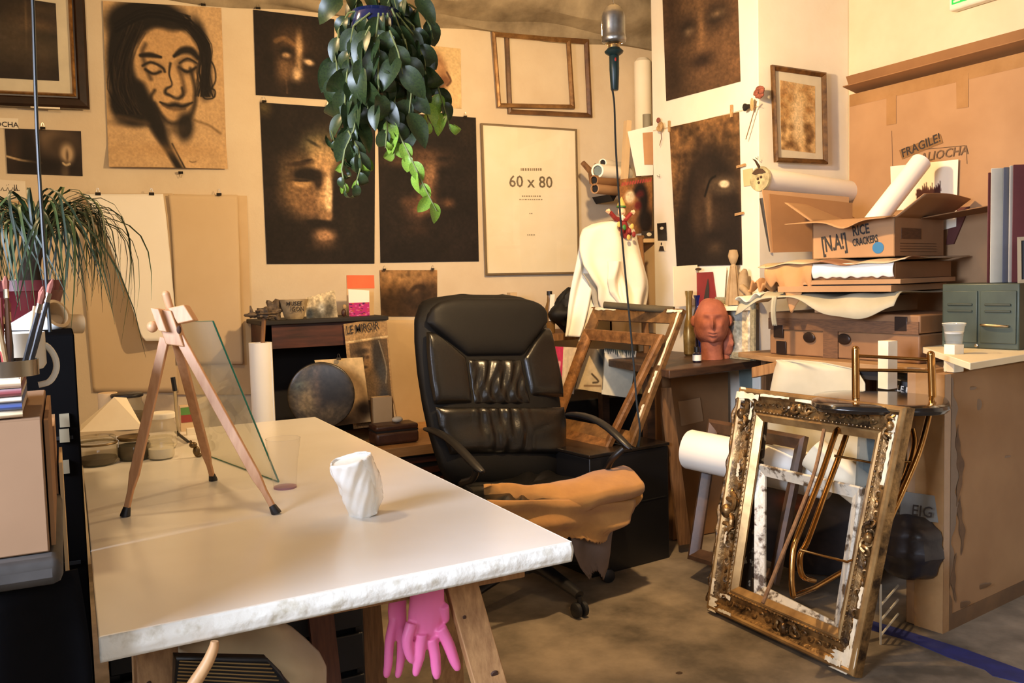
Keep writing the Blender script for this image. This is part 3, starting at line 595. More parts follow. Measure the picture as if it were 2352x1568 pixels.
# ------------------------------------------------------------------ tabletop easel with glass pane
m_beech=mat('easel_beech',(205,156,112),.5,col2=(182,130,86),stretch=(10,10,1),scale=8)
F1,F2,F3=Z(287,1186,TZ),Z(636,1180,TZ),Z(490,1103,TZ); HC=Y(398,742,2.06)
r=T('table_easel','small beech tripod easel with black rubber feet on the white table','easel',(F1+F2+F3)/3)
def leg(f,top,wd=.0105):
    f=np.array(f); d=top-f; L_=np.linalg.norm(d); d=d/L_; s_=unit(np.cross(d,Fw)); t=np.cross(s_,d)
    P=[(.0,.0055),(.055,.0055),(.09,wd*.95),(L_,wd*.95)]; mb=MB(); vs=[]
    for h,a in P:
        c=f+d*(h+.018*(h==0)); vs+=[c-s_*a-t*.006,c+s_*a-t*.006,c+s_*a+t*.006,c-s_*a+t*.006]
    fs=[(0,3,2,1),(12,13,14,15)]+[(i*4+j,i*4+(j+1)%4,i*4+4+(j+1)%4,i*4+4+j) for i in range(3) for j in range(4)]
    mb.add(vs,fs); l=O('leg',mb,m_beech,r,bevel=.0015); O('rubber_foot',MB().lathe(f,[(.0105,0),(.0105,.004),(.0075,.020)],14,axis=d),m_rub,l)
leg(F1,HC+_v(-.018,.0,-.03)); leg(F2,HC+_v(.010,-.012,-.03)); leg(F3,HC+_v(.004,.012,-.03))
uu=unit(Rt*.98+Up*-.25); vv=unit(Up*.97+Rt*-.24); dd=np.cross(uu,vv)
def blk(px,py,wd,ht,dp,off=0,rot=0,name='head_block',par=r,m_=m_beech):
    c=Y(px,py,2.06)+Fw*off; u=uu*math.cos(rot)+vv*math.sin(rot); v=-uu*math.sin(rot)+vv*math.cos(rot)
    return O(name,MB().obb(c-u*wd/2-v*ht/2-Fw*dp/2,u*wd,v*ht,Fw*dp),m_,par,bevel=.002)
hb=blk(393,752,.042,.078,.032,0,.12); blk(374,735,.020,.050,.040,-.004,.12,'cheek_block')
blk(424,722,.044,.034,.034,-.006,.42,'clamp_block')
O('mast',MB().tube([Y(381,676,2.075),Y(400,740,2.075),Y(420,800,2.075)],.0085,10),m_beech,r)
O('mast_tip',MB().ell(Y(381,676,2.075),.0085,10,6),m_beech,r)
kb=Y(350,750,2.05); O('knob',MB().ell(kb,(.0115,.0115,.0125),14,10).tube([kb,Y(376,742,2.055)],.0045,8),m_beech,r)
O('bolt_slot',MB().ell(Y(411,757,2.035),(.005,.003,.009),10,8),m_knot,r)
m_gl=glass('window_pane_glass',(214,222,204),.02,.13); m_gedge=mat('green_glass_edge',(34,110,84),.2)
BR,BL,TR,TL=Z(640,1106,TZ+.002),Z(478,1046,TZ+.002),Y(489,737,2.16),Y(412,739,2.52)
r=T('glass_sheet','clear sheet of glass with dark green edge leaning behind the easel','glass',BR)
O('pane',MB().slab([TL,TR,BR,BL],unit(np.cross(TR-TL,BL-TL))*.003),m_gl,r,smooth=0)
O('edge',MB().tube([TR,BR],.0022,6).tube([TL,TR],.0010,6).tube([BL,BR],.0016,6),m_gedge,r)
# ------------------------------------------------------------------ cups on the table
m_clr=glass('clear_plastic',(240,236,225),.05,.05); m_ppl=mat('pink_plastic_base',(190,140,150),.3,alpha=.6)
cb=Z(655,1120,TZ); r=T('plastic_cup','clear plastic cup with pinkish base next to the glass pane','cup',cb)
O('body',MB().lathe(cb,[(.0265,.002),(.027,.01),(.031,.06),(.038,.100),(.040,.118)],32,cap0=False,cap1=False),m_clr,r)
O('rim',MB().tube([cb+_v(.040*math.cos(a*.2618),.040*math.sin(a*.2618),.118) for a in range(24)],.0008,5,closed=True),m_clr,r)
O('base',MB().lathe(cb,[(.0265,.0),(.0268,.0045),(.024,.005)],28),m_ppl,r)
m_bag=mat('white_plastic_film',(250,248,240),.3,col2=(240,236,224),bump=.3,bscale=40)
cb=Z(838,1180,TZ); lean=unit(_v(*(Y(806,1062,1.78)-cb)))
r=T('wrapped_cups','crumpled white plastic sleeve of cups standing on the white table','cups',cb)
def f(u,v):
    a=2*PI*u; rr=.030+.013*v+.0018*math.sin(a*5+v*9)+.0016*math.sin(a*3-v*14)+.0012*math.sin(a*11+v*21)
    if v>.97: rr*=.94
    return cb+lean*(.122*v)+rr*(unit(np.cross(lean,(0,1,0)))*math.cos(a)+unit(np.cross(lean,(1,0,0)))*math.sin(a))
O('sleeve',MB().grid(f,72,30),m_bag,r,solid=.001)
O('cup_rims',MB().lathe(cb,[(.0,.116),(.036,.118),(.038,.112)],28,axis=lean,cap0=False,cap1=False),m_bag,r)
O('loose_film',MB().grid(lambda u,v:f(.35+.35*u,v)+(Rt*(.014*math.sin(PI*v)*(1 if u>.5 else -.2))),16,18),glass('clear_film',(245,242,232),.1,.35),r)
# ------------------------------------------------------------------ jars and oddments at the back-left of the table
m_jg=glass('jar_glass',(150,140,110),.05,.26); m_jg2=glass('pale_jar_glass',(214,206,176),.05,.2); m_dk=mat('dark_brown_stuff',(64,44,26),.7); m_lidm=mat('tarnished_lid',(120,98,60),.4,metal=.5,col2=(80,62,36)); m_pw=mat('white_powder',(240,234,216),.9)
def jar(px,py,wpx,toppy,lab,glassm,fill=None,fillh=.5,lid=m_lidm,lidh=.16,wide=1.0,clipj=False):
    b=Z(px,py,TZ); dist=(b-CAM)@Fw; rr=wpx/2*dist/FPX; h=(py-toppy)*dist/FPX-rr*.25
    r=T('glass_jar',lab,'jar',b,'jars at the back of the table')
    O('glass_body',MB().lathe(b,[(rr*.85,0),(rr,.01),(rr,h*.62),(rr*.84,h*.78),(rr*.84,h*(1-lidh))],28,cap1=False),glassm,r)
    if fill: O('contents',MB().lathe(b,[(rr*.82,.004),(rr*.93,.012),(rr*.93,h*fillh*.95),(.002,h*fillh)],24),fill,r)
    O('lid',MB().lathe(b,[(rr*.93,h*(1-lidh)),(rr*.95,h*(1-lidh)+.003),(rr*.95,h-.003),(rr*.88,h)],28),lid,r,bevel=.001)
    if clipj:
        O('clasp',MB().tube([b+_v(rr*1.0,-.01,h*.55),b+_v(rr*1.04,-.01,h*.8),b+_v(rr*.6,-.01,h*1.02)],.0015,5),m_chr,r)
        O('ring',MB().tube([b+rr*.97*_v(math.cos(a*.3),math.sin(a*.3),0)+_v(0,0,h*.76) for a in range(21)],.003,6,closed=True),m_lidm,r)
    return r
jar(225,1066,88,990,'wide clip-top glass jar at the left edge of the table',m_jg,m_dk,.28,clipj=True,lid=m_jg)
jar(309,1054,74,990,'squat jar of dark brown contents with gilt lid, beside the clip-top jar',m_jg,m_dk,.66)
jar(371,1053,58,993,'low open-looking jar half full of white powder, beside the easel leg',m_jg2,m_pw,.5,lid=m_jg2)
jar(375,1030,62,938,'taller clear jar with white lid, behind the white powder jar',m_jg2,m_pw,.12,lid=m_pw)
jar(296,985,74,893,'large dark jar with black lid at the very back',m_jg,m_dk,.5,lid=m_black,lidh=.1)
b=Z(252,985,TZ); O('canister',MB().lathe(b,[(.03,0),(.032,.004),(.032,.12),(.030,.125)],24),m_tan,label='small cream cylinder canister behind the folded paper',cat='canister')
p1,p2,p3,p4,p5=Y(184,992,2.78),Y(330,985,2.70),Y(262,912,2.84),Y(291,914,2.86),Y(186,975,2.9)
r=T('folded_paper','white folded paper lying across the glass jars','paper',p1)
O('near_flap',MB().slab([p1,p2,p3],(0,.002,.001)),m_pap,r,smooth=0); O('far_flap',MB().slab([p3,p2,Y(322,975,2.9),p4],(0,.002,.001)),m_pap,r,smooth=0)
O('left_flap',MB().slab([p1,p3,p5],(0,.003,0)),m_pap,r,smooth=0)
r=T('felt_pen','silver and black pen standing upright behind the easel','pen',Z(408,1000,TZ))
O('barrel',MB().tube([Z(410,1000,TZ),Y(402,895,2.85)],.0055,8),m_chr,r); O('cap',MB().tube([Y(402,897,2.85),Y(397,866,2.85)],.007,8),m_black,r)
O('marker_pen',MB().tube([Z(404,992,TZ+.012),Z(432,1014,TZ+.006)],.0045,8),m_black,label='short black marker lying by the jars',cat='pen')
r=T('small_carton','small carton with green and red print, behind the rear easel leg','box',Z(430,985,TZ))
b=Z(432,990,TZ); O('body',MB().bx(b[0]-.022,b[0]+.022,b[1],b[1]+.03,TZ,TZ+.085),m_tan,r,bevel=.001); O('green_panel',MB().bx(b[0]-.02,b[0]+.02,b[1]-.001,b[1],TZ+.055,TZ+.08),mat('leaf_green_print',(90,140,60),.6),r); O('red_panel',MB().bx(b[0]-.02,b[0]+.02,b[1]-.001,b[1],TZ+.03,TZ+.055),mat('red_print',(150,60,44),.6),r)
b=Z(436,996,TZ); O('white_tag_box',MB().bx(b[0]-.012,b[0]+.024,b[1]-.03,b[1]-.01,TZ,TZ+.022),m_pap,label='tiny white box in front of the small carton',cat='box',bevel=.001)
b=Z(452,1050,TZ); r=T('metal_figurine','small dark metal figurine next to the rear easel leg','figurine',b)
O('body',MB().ell(b+_v(0,0,.018),(.010,.01,.014),10,8).ell(b+_v(-.008,0,.036),(.011,.01,.009),10,8).ell(b+_v(.006,0,.006),(.012,.008,.006),8,6),m_lidm,r); O('ears',MB().ell(b+_v(-.014,0,.045),(.004,.003,.006),6,5),m_lidm,r)
# ------------------------------------------------------------------ far left stack
m_card=mat('cardboard',(176,138,98),.85,col2=(158,120,82),scale=3); m_dcard=mat('brown_cardboard',(150,108,66),.85,col2=(128,90,54),scale=3); m_grym=mat('grey_metal',(78,74,70),.55,metal=.3,col2=(60,56,52),scale=20)
r=T('black_cabinet','tall black cabinet standing left of the white table','cabinet',(-.2,2.2,0))
O('body',MB().bx(-.42,TA[0]-.003,1.80,2.5,0,Y(130,768,1.80)[2]),mat('cabinet_black',(16,15,15),.95,spec=.0),r,bevel=.003)
for i,py in enumerate((965,1000,1072)):
    c=Y(148,py,1.797); O('label_plate',MB().bx(c[0]-.008,c[0]+.008,1.794,1.80,c[2]-.012,c[2]+.012),mat('label_plate',(150,138,110),.5),r)
for z in (.95,.72,.5,.25): O('drawer_gap',MB().bx(-.41,.006,1.796,1.7995,z,z+.006),mat('gap_black',(12,12,12),.9),r)
zt=Y(130,768,1.80)[2]
# metal stand, cartons
zs=Y(120,1268,1.25)[2]
r=T('metal_stand','grey metal stand with rolled worn edge carrying the cardboard carton','stand',(-.3,1.5,0))
O('tray',MB().bx(-.62,-.016,1.22,1.70,zs-.035,zs),m_grym,r,bevel=.012)
for x,y in ((-.6,1.25),(-.05,1.66),(-.6,1.66)): O('leg',MB().bx(x,x+.03,y,y+.03,0,zs-.03),m_grym,r)
O('dark_coat',MB().grid(lambda u,v:_v(-.52+.52*u+.01*math.sin(v*7),1.27+.03*math.sin(u*14+v*2)+.02*v,zs-.04-.62*v),40,24),mat('navy_cloth',(17,17,21),.95,col2=(10,10,12),spec=.1),label='dark navy cloth hanging below the grey metal stand',cat='cloth',solid=.004)
zb=Y(60,962,1.25)[2]
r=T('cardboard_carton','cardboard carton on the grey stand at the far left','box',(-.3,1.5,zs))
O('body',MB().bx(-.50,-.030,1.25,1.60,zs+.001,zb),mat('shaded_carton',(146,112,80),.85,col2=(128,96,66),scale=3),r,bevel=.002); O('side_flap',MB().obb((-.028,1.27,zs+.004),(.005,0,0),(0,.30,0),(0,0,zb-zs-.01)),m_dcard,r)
for i,(dx,h_,mm,lab) in enumerate(((.0,.10,m_pine,'tall thin board'),(.012,.0,m_tan,'narrow pale board'))):
    O('thin_board',MB().bx(-.026+i*.008,-.021+i*.008,1.62,1.78,.55,1.0-.06*i),mm,label=lab+' standing between the carton and the black cabinet',cat='board')
z=zb+.001; Hs=[(.016,(214,186,146),'cream'),(.012,(120,40,40),'dark red'),(.008,(226,206,170),'off-white'),(.012,(40,58,110),'blue'),(.012,(212,184,140),'beige')]
zc=[0]
Hs=Hs[::-1]; tot=Y(60,868,1.25)[2]-z; kk=tot/sum(h for h,_,_ in Hs)
for h,cc,nm in Hs:
    h*=kk; ph=random.random()*6
    mb=MB(); 
    def f(u,v,z=z,h=h,ph=ph):
        a=PI*(v-.5); return _v(-.42+.37*u+.01*math.cos(a)*0, 1.265-.012*math.cos(a)+.004*math.sin(u*9+ph), z+h/2+h/2*.96*math.sin(a)+.002*math.sin(u*12+ph)*0)
    mb.grid(f,30,9); mb.bx(-.42,-.052,1.262,1.5,z+.001,z+h*.98)
    O('folded_cloth',mb,mat(nm+'_fabric',cc,.9,sheen=.3),label=nm+' folded cloth in the pile on the far-left carton',cat='cloth',group='folded cloths on the carton'); z+=h
zt2=z
m_enam=mat('white_enamel',(226,220,202),.35); m_tin=mat('polished_tin',(160,150,130),.18,metal=.9)
b=_v(*Y(30,866,1.40)[:2],zt2); r=T('enamel_mug','white mug with large loop handle, behind the brush tin','mug',b)
rr=.042; O('body',MB().lathe(b,[(rr*.9,0),(rr,.006),(rr,.05),(rr*.96,.05),(rr*.94,.01)],28),m_enam,r)
hc=Y(97,840,1.40); O('handle',MB().tube([hc+_v(-.008,0,.028),hc+_v(.006,0,.028),hc+_v(.016,0,.012),hc+_v(.017,0,-.006),hc+_v(.008,0,-.022),hc+_v(-.006,0,-.026)],.0042,8),m_enam,r)
b=_v(*Y(22,866,1.30)[:2],zt2); r=T('brush_tin','shiny tin crammed with paint brushes at the far left','tin',b)
O('tin',MB().lathe(b,[(.034,0),(.034,.020),(.0325,.020),(.0325,.003)],28),m_tin,r)
mbr=[mat('brush_wood',(104,66,40),.5),mat('brush_red',(120,40,34),.4),mat('brush_black',(30,28,28),.4),mat('brush_pale',(170,140,100),.5)]
for i in range(17):
    a=random.random()*6.28; q=b+_v(.024*math.cos(a),.024*math.sin(a),.004); t=q+_v(.02*math.cos(a)+(random.random()-.5)*.02,.02*math.sin(a),.055+random.random()*.045)
    hd=O('brush_handle',MB().tube([q,(q+t)/2,t],[.003,.0038,.0026],7),mbr[i%4],r); d=unit(t-q)
    if i%2==0:
        O('ferrule',MB().tube([t,t+d*.012],.0034,7),m_chr,hd); O('bristles',MB().tube([t+d*.012,t+d*.022,t+d*.030],[.0036,.0045,.0012],7),m_dry,hd)
# ------------------------------------------------------------------ ponytail plant on the black cabinet
m_pot=mat('burgundy_pot',(104,34,38),.4); m_trk=mat('dark_trunk',(70,54,38),.9,col2=(46,36,26),scale=20,bump=.4); m_bl=mat('blade_green',(44,62,34),.45,col2=(30,44,26),scale=5); m_bl2=mat('blade_olive',(84,100,52),.45,col2=(60,78,40),scale=5)
pc=_v(*Y(72,745,2.2)[:2],zt+.001)
r=T('spider_plant','dark leafed fountain-shaped plant in a burgundy pot on the black cabinet','plant',pc)
O('pot',MB().lathe(pc,[(.042,0),(.046,.01),(.066,.075),(.070,.078),(.070,.10),(.060,.10),(.058,.085)],32),m_pot,r)
O('soil',MB().lathe(pc,[(.060,.084),(.001,.088)],20,cap1=False),m_dk,r)
tt=Y(88,540,2.2); O('trunk',MB().tube([pc+_v(0,0,.08),pc+_v(.004,0,.12),(pc+_v(0,0,.10)+tt)/2,tt],[.03,.022,.016,.02],12),m_trk,r)
for i in range(170):
    a=i*2.39996; ln=.13+.12*random.random(); up_=.05+.06*random.random() if i%4 else .12
    if i%7==0: ln*=1.25
    d=_v(math.cos(a),math.sin(a)*.8,0); s0=tt+d*.012+_v(0,0,(random.random()-.4)*.04)
    pts=[]; 
    for k in range(9):
        t=k/8; pts.append(s0+d*ln*.74*(math.sin(t*2.0)/math.sin(1.6) if t<.8 else 1+(math.sin(t*2.0)/math.sin(1.6)-1))+_v(0,0,up_*3*t*(1-t)-ln*(.55+.4*(i%5)/5)*t**2.4))
    j1,j2=(random.random()-.5)*1.1,(random.random()-.5)*.9; sd=_v(-d[1],d[0],0); pts=[p+sd*ln*(j1*(k/8)**1.6+j2*.35*math.sin(k*.5))+d*ln*.16*max(0,j2)*(k/8)**3 for k,p in enumerate(pts)]
    s_=np.cross(d,(0,0,1)); wv=[.0016,.0034,.0042,.0042,.0038,.0032,.0026,.0016,.0004]
    vs=[]; 
    for p,w_ in zip(pts,wv): vs+=[p-s_*w_,p+_v(0,0,-.0012),p+s_*w_]
    fs=[(k*3+j,k*3+j+1,k*3+4+j,k*3+3+j) for k in range(8) for j in (0,1)]
    O('blade',MB().add(vs,fs),m_bl if i%3 else m_bl2,r,smooth=80)
b=_v(*Y(80,700,2.42)[:2],zt+.001); O('white_bowl',MB().lathe(b,[(.03,0),(.034,.004),(.062,.055),(.066,.105),(.062,.105),(.058,.055),(.02,.01)],32),m_enam,label='white round vase seen through the leaves behind the burgundy pot',cat='vase')
r=T('paper_tube','white paper roll with hollow cardboard core, on the black cabinet','roll',Y(120,762,2.15))
e=Y(131,720,2.04); ax=unit(_v(-.62,.65,-.38)); 
O('roll',MB().lathe(e,[(.026,0),(.030,0.0),(.030,.12),(.0,.12)],32,axis=ax,cap0=False),m_wht,r)
O('core',MB().lathe(e-ax*.001,[(.0305,0),(.024,-.001),(.024,.10),(.001,.10)],28,axis=ax,cap0=False),mat('core_card',(196,164,116),.8),r)
O('small_tan_roll',MB().lathe(Y(142,748,2.08)+_v(0,0,.004),[(.018,-.03),(.02,-.028),(.02,.04),(.018,.042)],24,axis=(.9,.3,-.05)),m_tan,label='short tan cylinder lying under the hollow white roll',cat='roll')
# hanging cord of the cage lamp (lamp itself just above the frame)
m_cord=mat('black_cord',(28,32,30),.4)
l2=Y(70,-40,2.0)
r=T('cage_lamp','black cable hanging down at the far left from a cage lamp','lamp',l2)
cx=[Y(x,y,1.9) for x,y in ((66,-60),(75,0),(79,120),(85,300),(95,480),(104,610),(115,762))]
O('cord',MB().tube(cx,.0034,8),m_cord,r)
lp=LAMP2; gl=mat('lit_bulb',(255,226,170),.3,emit=18)
O('bulb',MB().ell(lp,(.022,.022,.032),16,12),gl,r)
for i in range(6):
    a=i*PI/3; O('cage_wire',MB().tube([lp+_v(.04*math.cos(a)*k,.04*math.sin(a)*k,z) for k,z in ((.4,-.075),(.95,-.05),(1.0,0),(1.0,.05),(.7,.07))],.0016,5),m_chr,r)
O('cage_ring',MB().tube([lp+_v(.04*math.cos(a*.5236),.04*math.sin(a*.5236),0) for a in range(12)],.0016,5,closed=True),m_chr,r)
O('grip',MB().lathe(lp+_v(0,0,.07),[(.02,0),(.026,.004),(.018,.02),(.016,.13),(.010,.14)],16),m_black,r)
# ------------------------------------------------------------------ low bench, mantel cabinet and what stands on them
m_oak=mat('bench_oak',(196,148,92),.5,col2=(160,114,66),scale=5,stretch=(1.2,12,12)); m_maho=mat('dark_mahogany',(92,48,32),.5,col2=(46,26,20),scale=5,stretch=(1,8,8)); m_dark=mat('near_black',(30,26,24),.7)
yb=3.72; bz=Y(988,1019,yb)[2]
r=T('low_bench','low wooden bench with thick oak top beside the office chair','bench',(1.1,4.0,0))
O('top',MB().bx(.42,1.80,yb,WY-.02,bz-.045,bz),m_oak,r,bevel=.003)
O('body',MB().bx(.44,1.78,yb+.04,WY-.03,.05,bz-.046),m_dark,r)
for i in range(4): O('slat',MB().bx(.46,1.77,yb+.025,yb+.04,bz-.085-i*.05,bz-.060-i*.05),m_maho,r)
ym=4.0; x0=Y(608,760,ym)[0]; x1=Y(886,760,ym)[0]; mz=Y(740,731,ym)[2]
r=T('mantel_cabinet','dark reddish-brown mantel cabinet with open black inside on the bench','cabinet',((x0+x1)/2,4.15,bz))
O('header',MB().bx(x0,x1,ym,ym+.02,mz-.125,mz-.02),m_maho,r); O('side_panel',MB().bx(x0,x0+.03,ym,WY-.03,bz+.001,mz-.02),m_maho,r); O('side_panel',MB().bx(x1-.03,x1,ym,WY-.03,bz+.001,mz-.02),m_maho,r)
O('back_panel',MB().bx(x0+.03,x1-.03,WY-.05,WY-.03,bz+.001,mz-.02),m_dark,r)
def tf(u,v):
    x=x0-.02+(x1-x0+.03)*u; a=2*PI*v
    return _v(x,ym+.15-.17*math.cos(a)*.99,mz-.010+.010*(1 if math.sin(a)>0 else -1)+.006*math.sin(u*7)*(1 if v<.5 else 1))
O('top_board',MB().slab([(x0-.02,ym-.02,mz-.02),(x1+.01,ym-.02,mz-.02),(x1+.01,WY-.03,mz-.02),(x0-.02,WY-.03,mz-.02)],(0,0,.02)),m_dark,r,bevel=.004)
# newspaper
c=Cv(120,240,(176,146,104)); c.noise(.15,5)
c.r(0,.165,1,.18,(220,196,150)).r(.08,.19,.97,.98,(110,90,66),.9).e(.45,.33,.27,.12,(176,146,108),1,.3).e(.42,.40,.18,.09,(150,122,88),.95,.4).e(.36,.28,.2,.03,(60,50,42),.8,.5).e(.36,.33,.07,.02,(70,56,42),.8,.5).e(.48,.34,.05,.02,(80,62,46),.8,.5).e(.4,.43,.08,.015,(66,52,40),.8,.5).e(.3,.3,.1,.12,(70,58,44),.7,.6).e(.72,.35,.14,.18,(64,60,56),.9,.4).e(.8,.5,.12,.12,(78,80,82),.8,.5).e(.45,.6,.25,.1,(124,104,78),.8,.6).e(.8,.75,.15,.15,(66,68,74),.8,.5).line([(.78,.2),(.9,.45),(.86,.6)],.012,(170,160,140),.7)
c.noise(.2,40)
nq=[Y(*p,ym-.012) for p in ((789,744),(888,729),(906,975),(812,985))]
r=T('newspaper','old LE MIROIR newspaper page with portrait photo, hanging from the mantel cabinet','newspaper',nq[3])
sheet('page',nq,c,r,bend=lambda u,v:.004*np.sin(u*6+v*3))
uu_=unit(nq[1]-nq[0]); text('LE MIROIR',Y(796,767,ym-.024),uu_,(0,0,1),.052,m_ink,r,wx=.66)
# things on the mantel
m_shell=mat('mottled_shell',(120,100,76),.7,col2=(48,40,34),scale=60,bump=.5); m_pott=mat('pot_clay',(196,174,136),.7,col2=(150,128,94),scale=20)
mt=mz+.001
def on_m(px,py,y=ym+.06): q=Y(px,py,y); return _v(q[0],y,mt)
rough=lambda k:(lambda d:1+.18*math.sin(5*d[0]*k)+.14*math.sin(7*d[2]*k+2)+.1*math.sin(11*d[1]))
b=on_m(632,730); O('knobbly_shell',MB().ell(b+_v(0,0,.045),(.035,.03,.045),22,16,fn=rough(1.3)),m_shell,label='dark knobbly shell at the left end of the mantel cabinet',cat='shell')
b=on_m(676,730,ym+.05); r=T('lettered_pot','small pale pot with black lettering on the mantel cabinet','pot',b)
O('body',MB().lathe(b,[(.038,0),(.045,.012),(.060,.07),(.066,.088),(.061,.088),(.054,.07)],28),m_pott,r)
text('MUSEE',b+_v(-.048,-.0605,.062),(1,0,0),(0,-.2,1),.026,m_ink,r,wx=.95); text('IGON',b+_v(-.030,-.0585,.036),(1,0,0),(0,-.2,1),.030,m_ink,r,wx=.8)
O('handle_lump',MB().ell(b+_v(.058,0,.07),(.018,.015,.016),12,8,fn=rough(2)),m_shell,r)
c=Cv(60,50,(210,194,160)); c.noise(.1,5); c.e(.3,.85,.4,.35,(90,88,80),.9,.5).e(.75,.7,.22,.4,(84,80,70),.8,.6).e(.5,.6,.12,.25,(206,204,190),.8,.5).e(.1,.8,.12,.3,(60,70,80),.7,.5); c.noise(.3,14)
q=[Y(x,y,ym+.03) for x,y in ((702,684),(769,665),(776,725),(704,728))]; q[2][2]=q[3][2]=mt
poster_p=sheet('postcard',q,c,label='pale grey landscape postcard leaning on the mantel cabinet by the lettered pot',cat='postcard')
b=on_m(790,728); r=T('bird_figurine','tiny white and red bird figurine on the mantel between postcard and cards','figurine',b)
O('body',MB().ell(b+_v(0,0,.018),(.012,.01,.018),10,8),m_maho,r); O('head',MB().ell(b+_v(.004,0,.045),(.010,.009,.012),10,8),m_pale,r)
q=[Y(x,y,ym+.10) for x,y in ((796,632),(859,632),(859,725),(797,725))]; q[2][2]=q[3][2]=mt
m_org=mat('orange_card',(222,110,66),.7,col2=(210,98,58)); r=T('orange_card','tall card with plain orange top standing at the back of the mantel','card',q[3])
O('card',MB().slab(q,(0,.004,0)),m_tan,r,smooth=0); O('orange_panel',MB().slab([q[0],q[1],q[1]-_v(0,0,.062),q[0]-_v(0,0,.062)],(0,-.001,0)),m_org,r,smooth=0)
q=[Y(x,y,ym+.05) for x,y in ((800,664),(848,667),(849,725),(802,727))]; q[2][2]=q[3][2]=mt
r=T('flyer','white card with magenta lower print in front of the orange card','card',q[3])
O('card',MB().slab(q,(0,.003,0)),m_wht,r,smooth=0)
c=Cv(40,36,(190,60,130)); 
for i in range(60): c.e(random.random(),random.random(),.05,.04,random.choice([(70,40,80),(230,150,190),(200,120,60)]),.8,.5)
h_=(q[0]-q[3])*.5; sheet('magenta_print',[q[3]+h_+_v(0,-.001,0),q[2]+h_+_v(0,-.001,0),q[2]+_v(0,-.001,0),q[3]+_v(0,-.001,0)],c,r)
# driftwood on a stick, tall white roll
rb=_v(*Y(606,965,3.80)[:2],bz+.001); rt_=Y(606,786,3.80)[2]; rr=.047
r=T('white_roll','tall bright white paper roll standing on end beside the mantel cabinet','roll',rb)
O('roll',MB().lathe(rb,[(rr,0),(rr,rt_-rb[2]),(rr*.6,rt_-rb[2]),(rr*.6,.02)],36),m_wht,r)
O('loose_edge',MB().obb(rb+_v(rr*.72,-rr*.72,0),(.004,-.002,0),(.0,.001,0),(0,0,rt_-rb[2])),m_wht,r,smooth=0)
a=Y(607,720,3.80); r=T('driftwood_stick','gnarled dark driftwood on a stick poking out of the tall white roll','driftwood',_v(rb[0],rb[1],rt_-.1))
O('stick',MB().tube([_v(rb[0],rb[1],rt_-.1),a],.009,8),m_dpine,r)
O('driftwood',MB().ell(a,(.045,.03,.022),18,12,fn=rough(1.8)).ell(a+_v(-.045,0,-.004),(.03,.02,.012),12,8,fn=rough(2.2)).tube([a+_v(-.05,0,0),a+_v(-.055,0,.035)],[.010,.003],6).tube([a+_v(.02,0,0),a+_v(.07,0,.012)],[.012,.006],6),m_shell,r)
# painted round tin, beige sheet, case
q=[Y(*p,3.93) for p in ((722,827),(833,820),(852,968),(772,978))]; c=Cv(70,90,(222,196,150)); c.e(.42,.62,.62,.50,(120,98,72),.9,.2).e(.40,.64,.55,.44,(188,160,120),.9,.4).e(.9,.8,.3,.12,(60,48,38),.8,.6).e(.2,.95,.5,.1,(80,64,48),.7,.7); c.noise(.12,12)  # grey-brown curved band and darker bottom painted into the sheet colour
r=T('leaning_sheet','cream sheet with a grey curved band leaning in the mantel cabinet','drawing',q[3]); sheet('sheet_paper',q,c,r)
clip(778,823,'on the cream sheet inside the mantel cabinet',fn=lambda x,y,d:Y(x,y,3.93-d))
c0=Y(738,908,3.86); ax=unit(CAM*_v(1,1,0)+_v(0,0,c0[2]+.25)-c0); 
r=T('round_tin','big round dark painted tin standing on edge in front of the mantel cabinet','tin',_v(c0[0],c0[1],bz))
RR=.145
O('rim',MB().lathe(c0-ax*.07,[(RR*.96,0),(RR,.01),(RR,.06),(RR*.98,.068)],48,axis=ax),m_dark,r)
c=Cv(96,96,(54,48,42)); c.noise(.4,5); c.e(.22,.5,.22,.5,(84,76,60),.9,.5).e(.28,.58,.13,.22,(128,110,78),.8,.8).e(.45,.35,.06,.3,(140,110,84),.6,.8).e(.72,.45,.28,.35,(28,25,24),.9,.5).e(.6,.78,.22,.14,(92,80,60),.7,.8).e(.15,.3,.1,.12,(70,84,80),.6,.8).e(.8,.8,.1,.08,(70,60,46),.6,.7); c.noise(.5,18)
u_=unit(np.cross((0,0,1),ax)); v_=np.cross(ax,u_)
U2=c.U*2-1; V2=c.V*2-1
def disk():
    ny,nx=c.a.shape[:2]; a=U2*np.sqrt(1-V2**2/2); b=V2*np.sqrt(1-U2**2/2)
    P=c0+(a[...,None]*u_-b[...,None]*v_)*RR*.985+ax*(.008*np.sqrt(np.clip(1-a*a-b*b,0,1)))[...,None]
    mb=MB(); mb.v=[tuple(p) for p in P.reshape(-1,3)]; ix=np.arange(nx*ny).reshape(ny,nx)
    mb.f=[tuple(map(int,f)) for f in np.stack([ix[:-1,:-1],ix[1:,:-1],ix[1:,1:],ix[:-1,1:]],-1).reshape(-1,4)]
    o=O('painted_face',mb,vmat('glossy_paint',.3,.6),r); col=c.a.reshape(-1,3)/255; col=np.where(col<=.04045,col/12.92,((col+.055)/1.055)**2.4)
    o.data.color_attributes.new('Col','FLOAT_COLOR','POINT').data.foreach_set('color',np.concatenate([col,np.ones((len(col),1))],1).astype(np.float32).ravel())
disk()
m_leath=mat('brown_leather',(92,60,44),.4,col2=(62,40,30),scale=12,bump=.2)
b=Y(912,984,3.80); r=T('vanity_case','small brown leather vanity case on the low bench','case',_v(b[0],3.85,bz))
w_=.205; z_=bz+.001
mb=MB(); mb.bx(b[0]-w_/2,b[0]+w_/2,3.79,3.91,z_,z_+.058); O('body',mb,m_leath,r,bevel=.014)
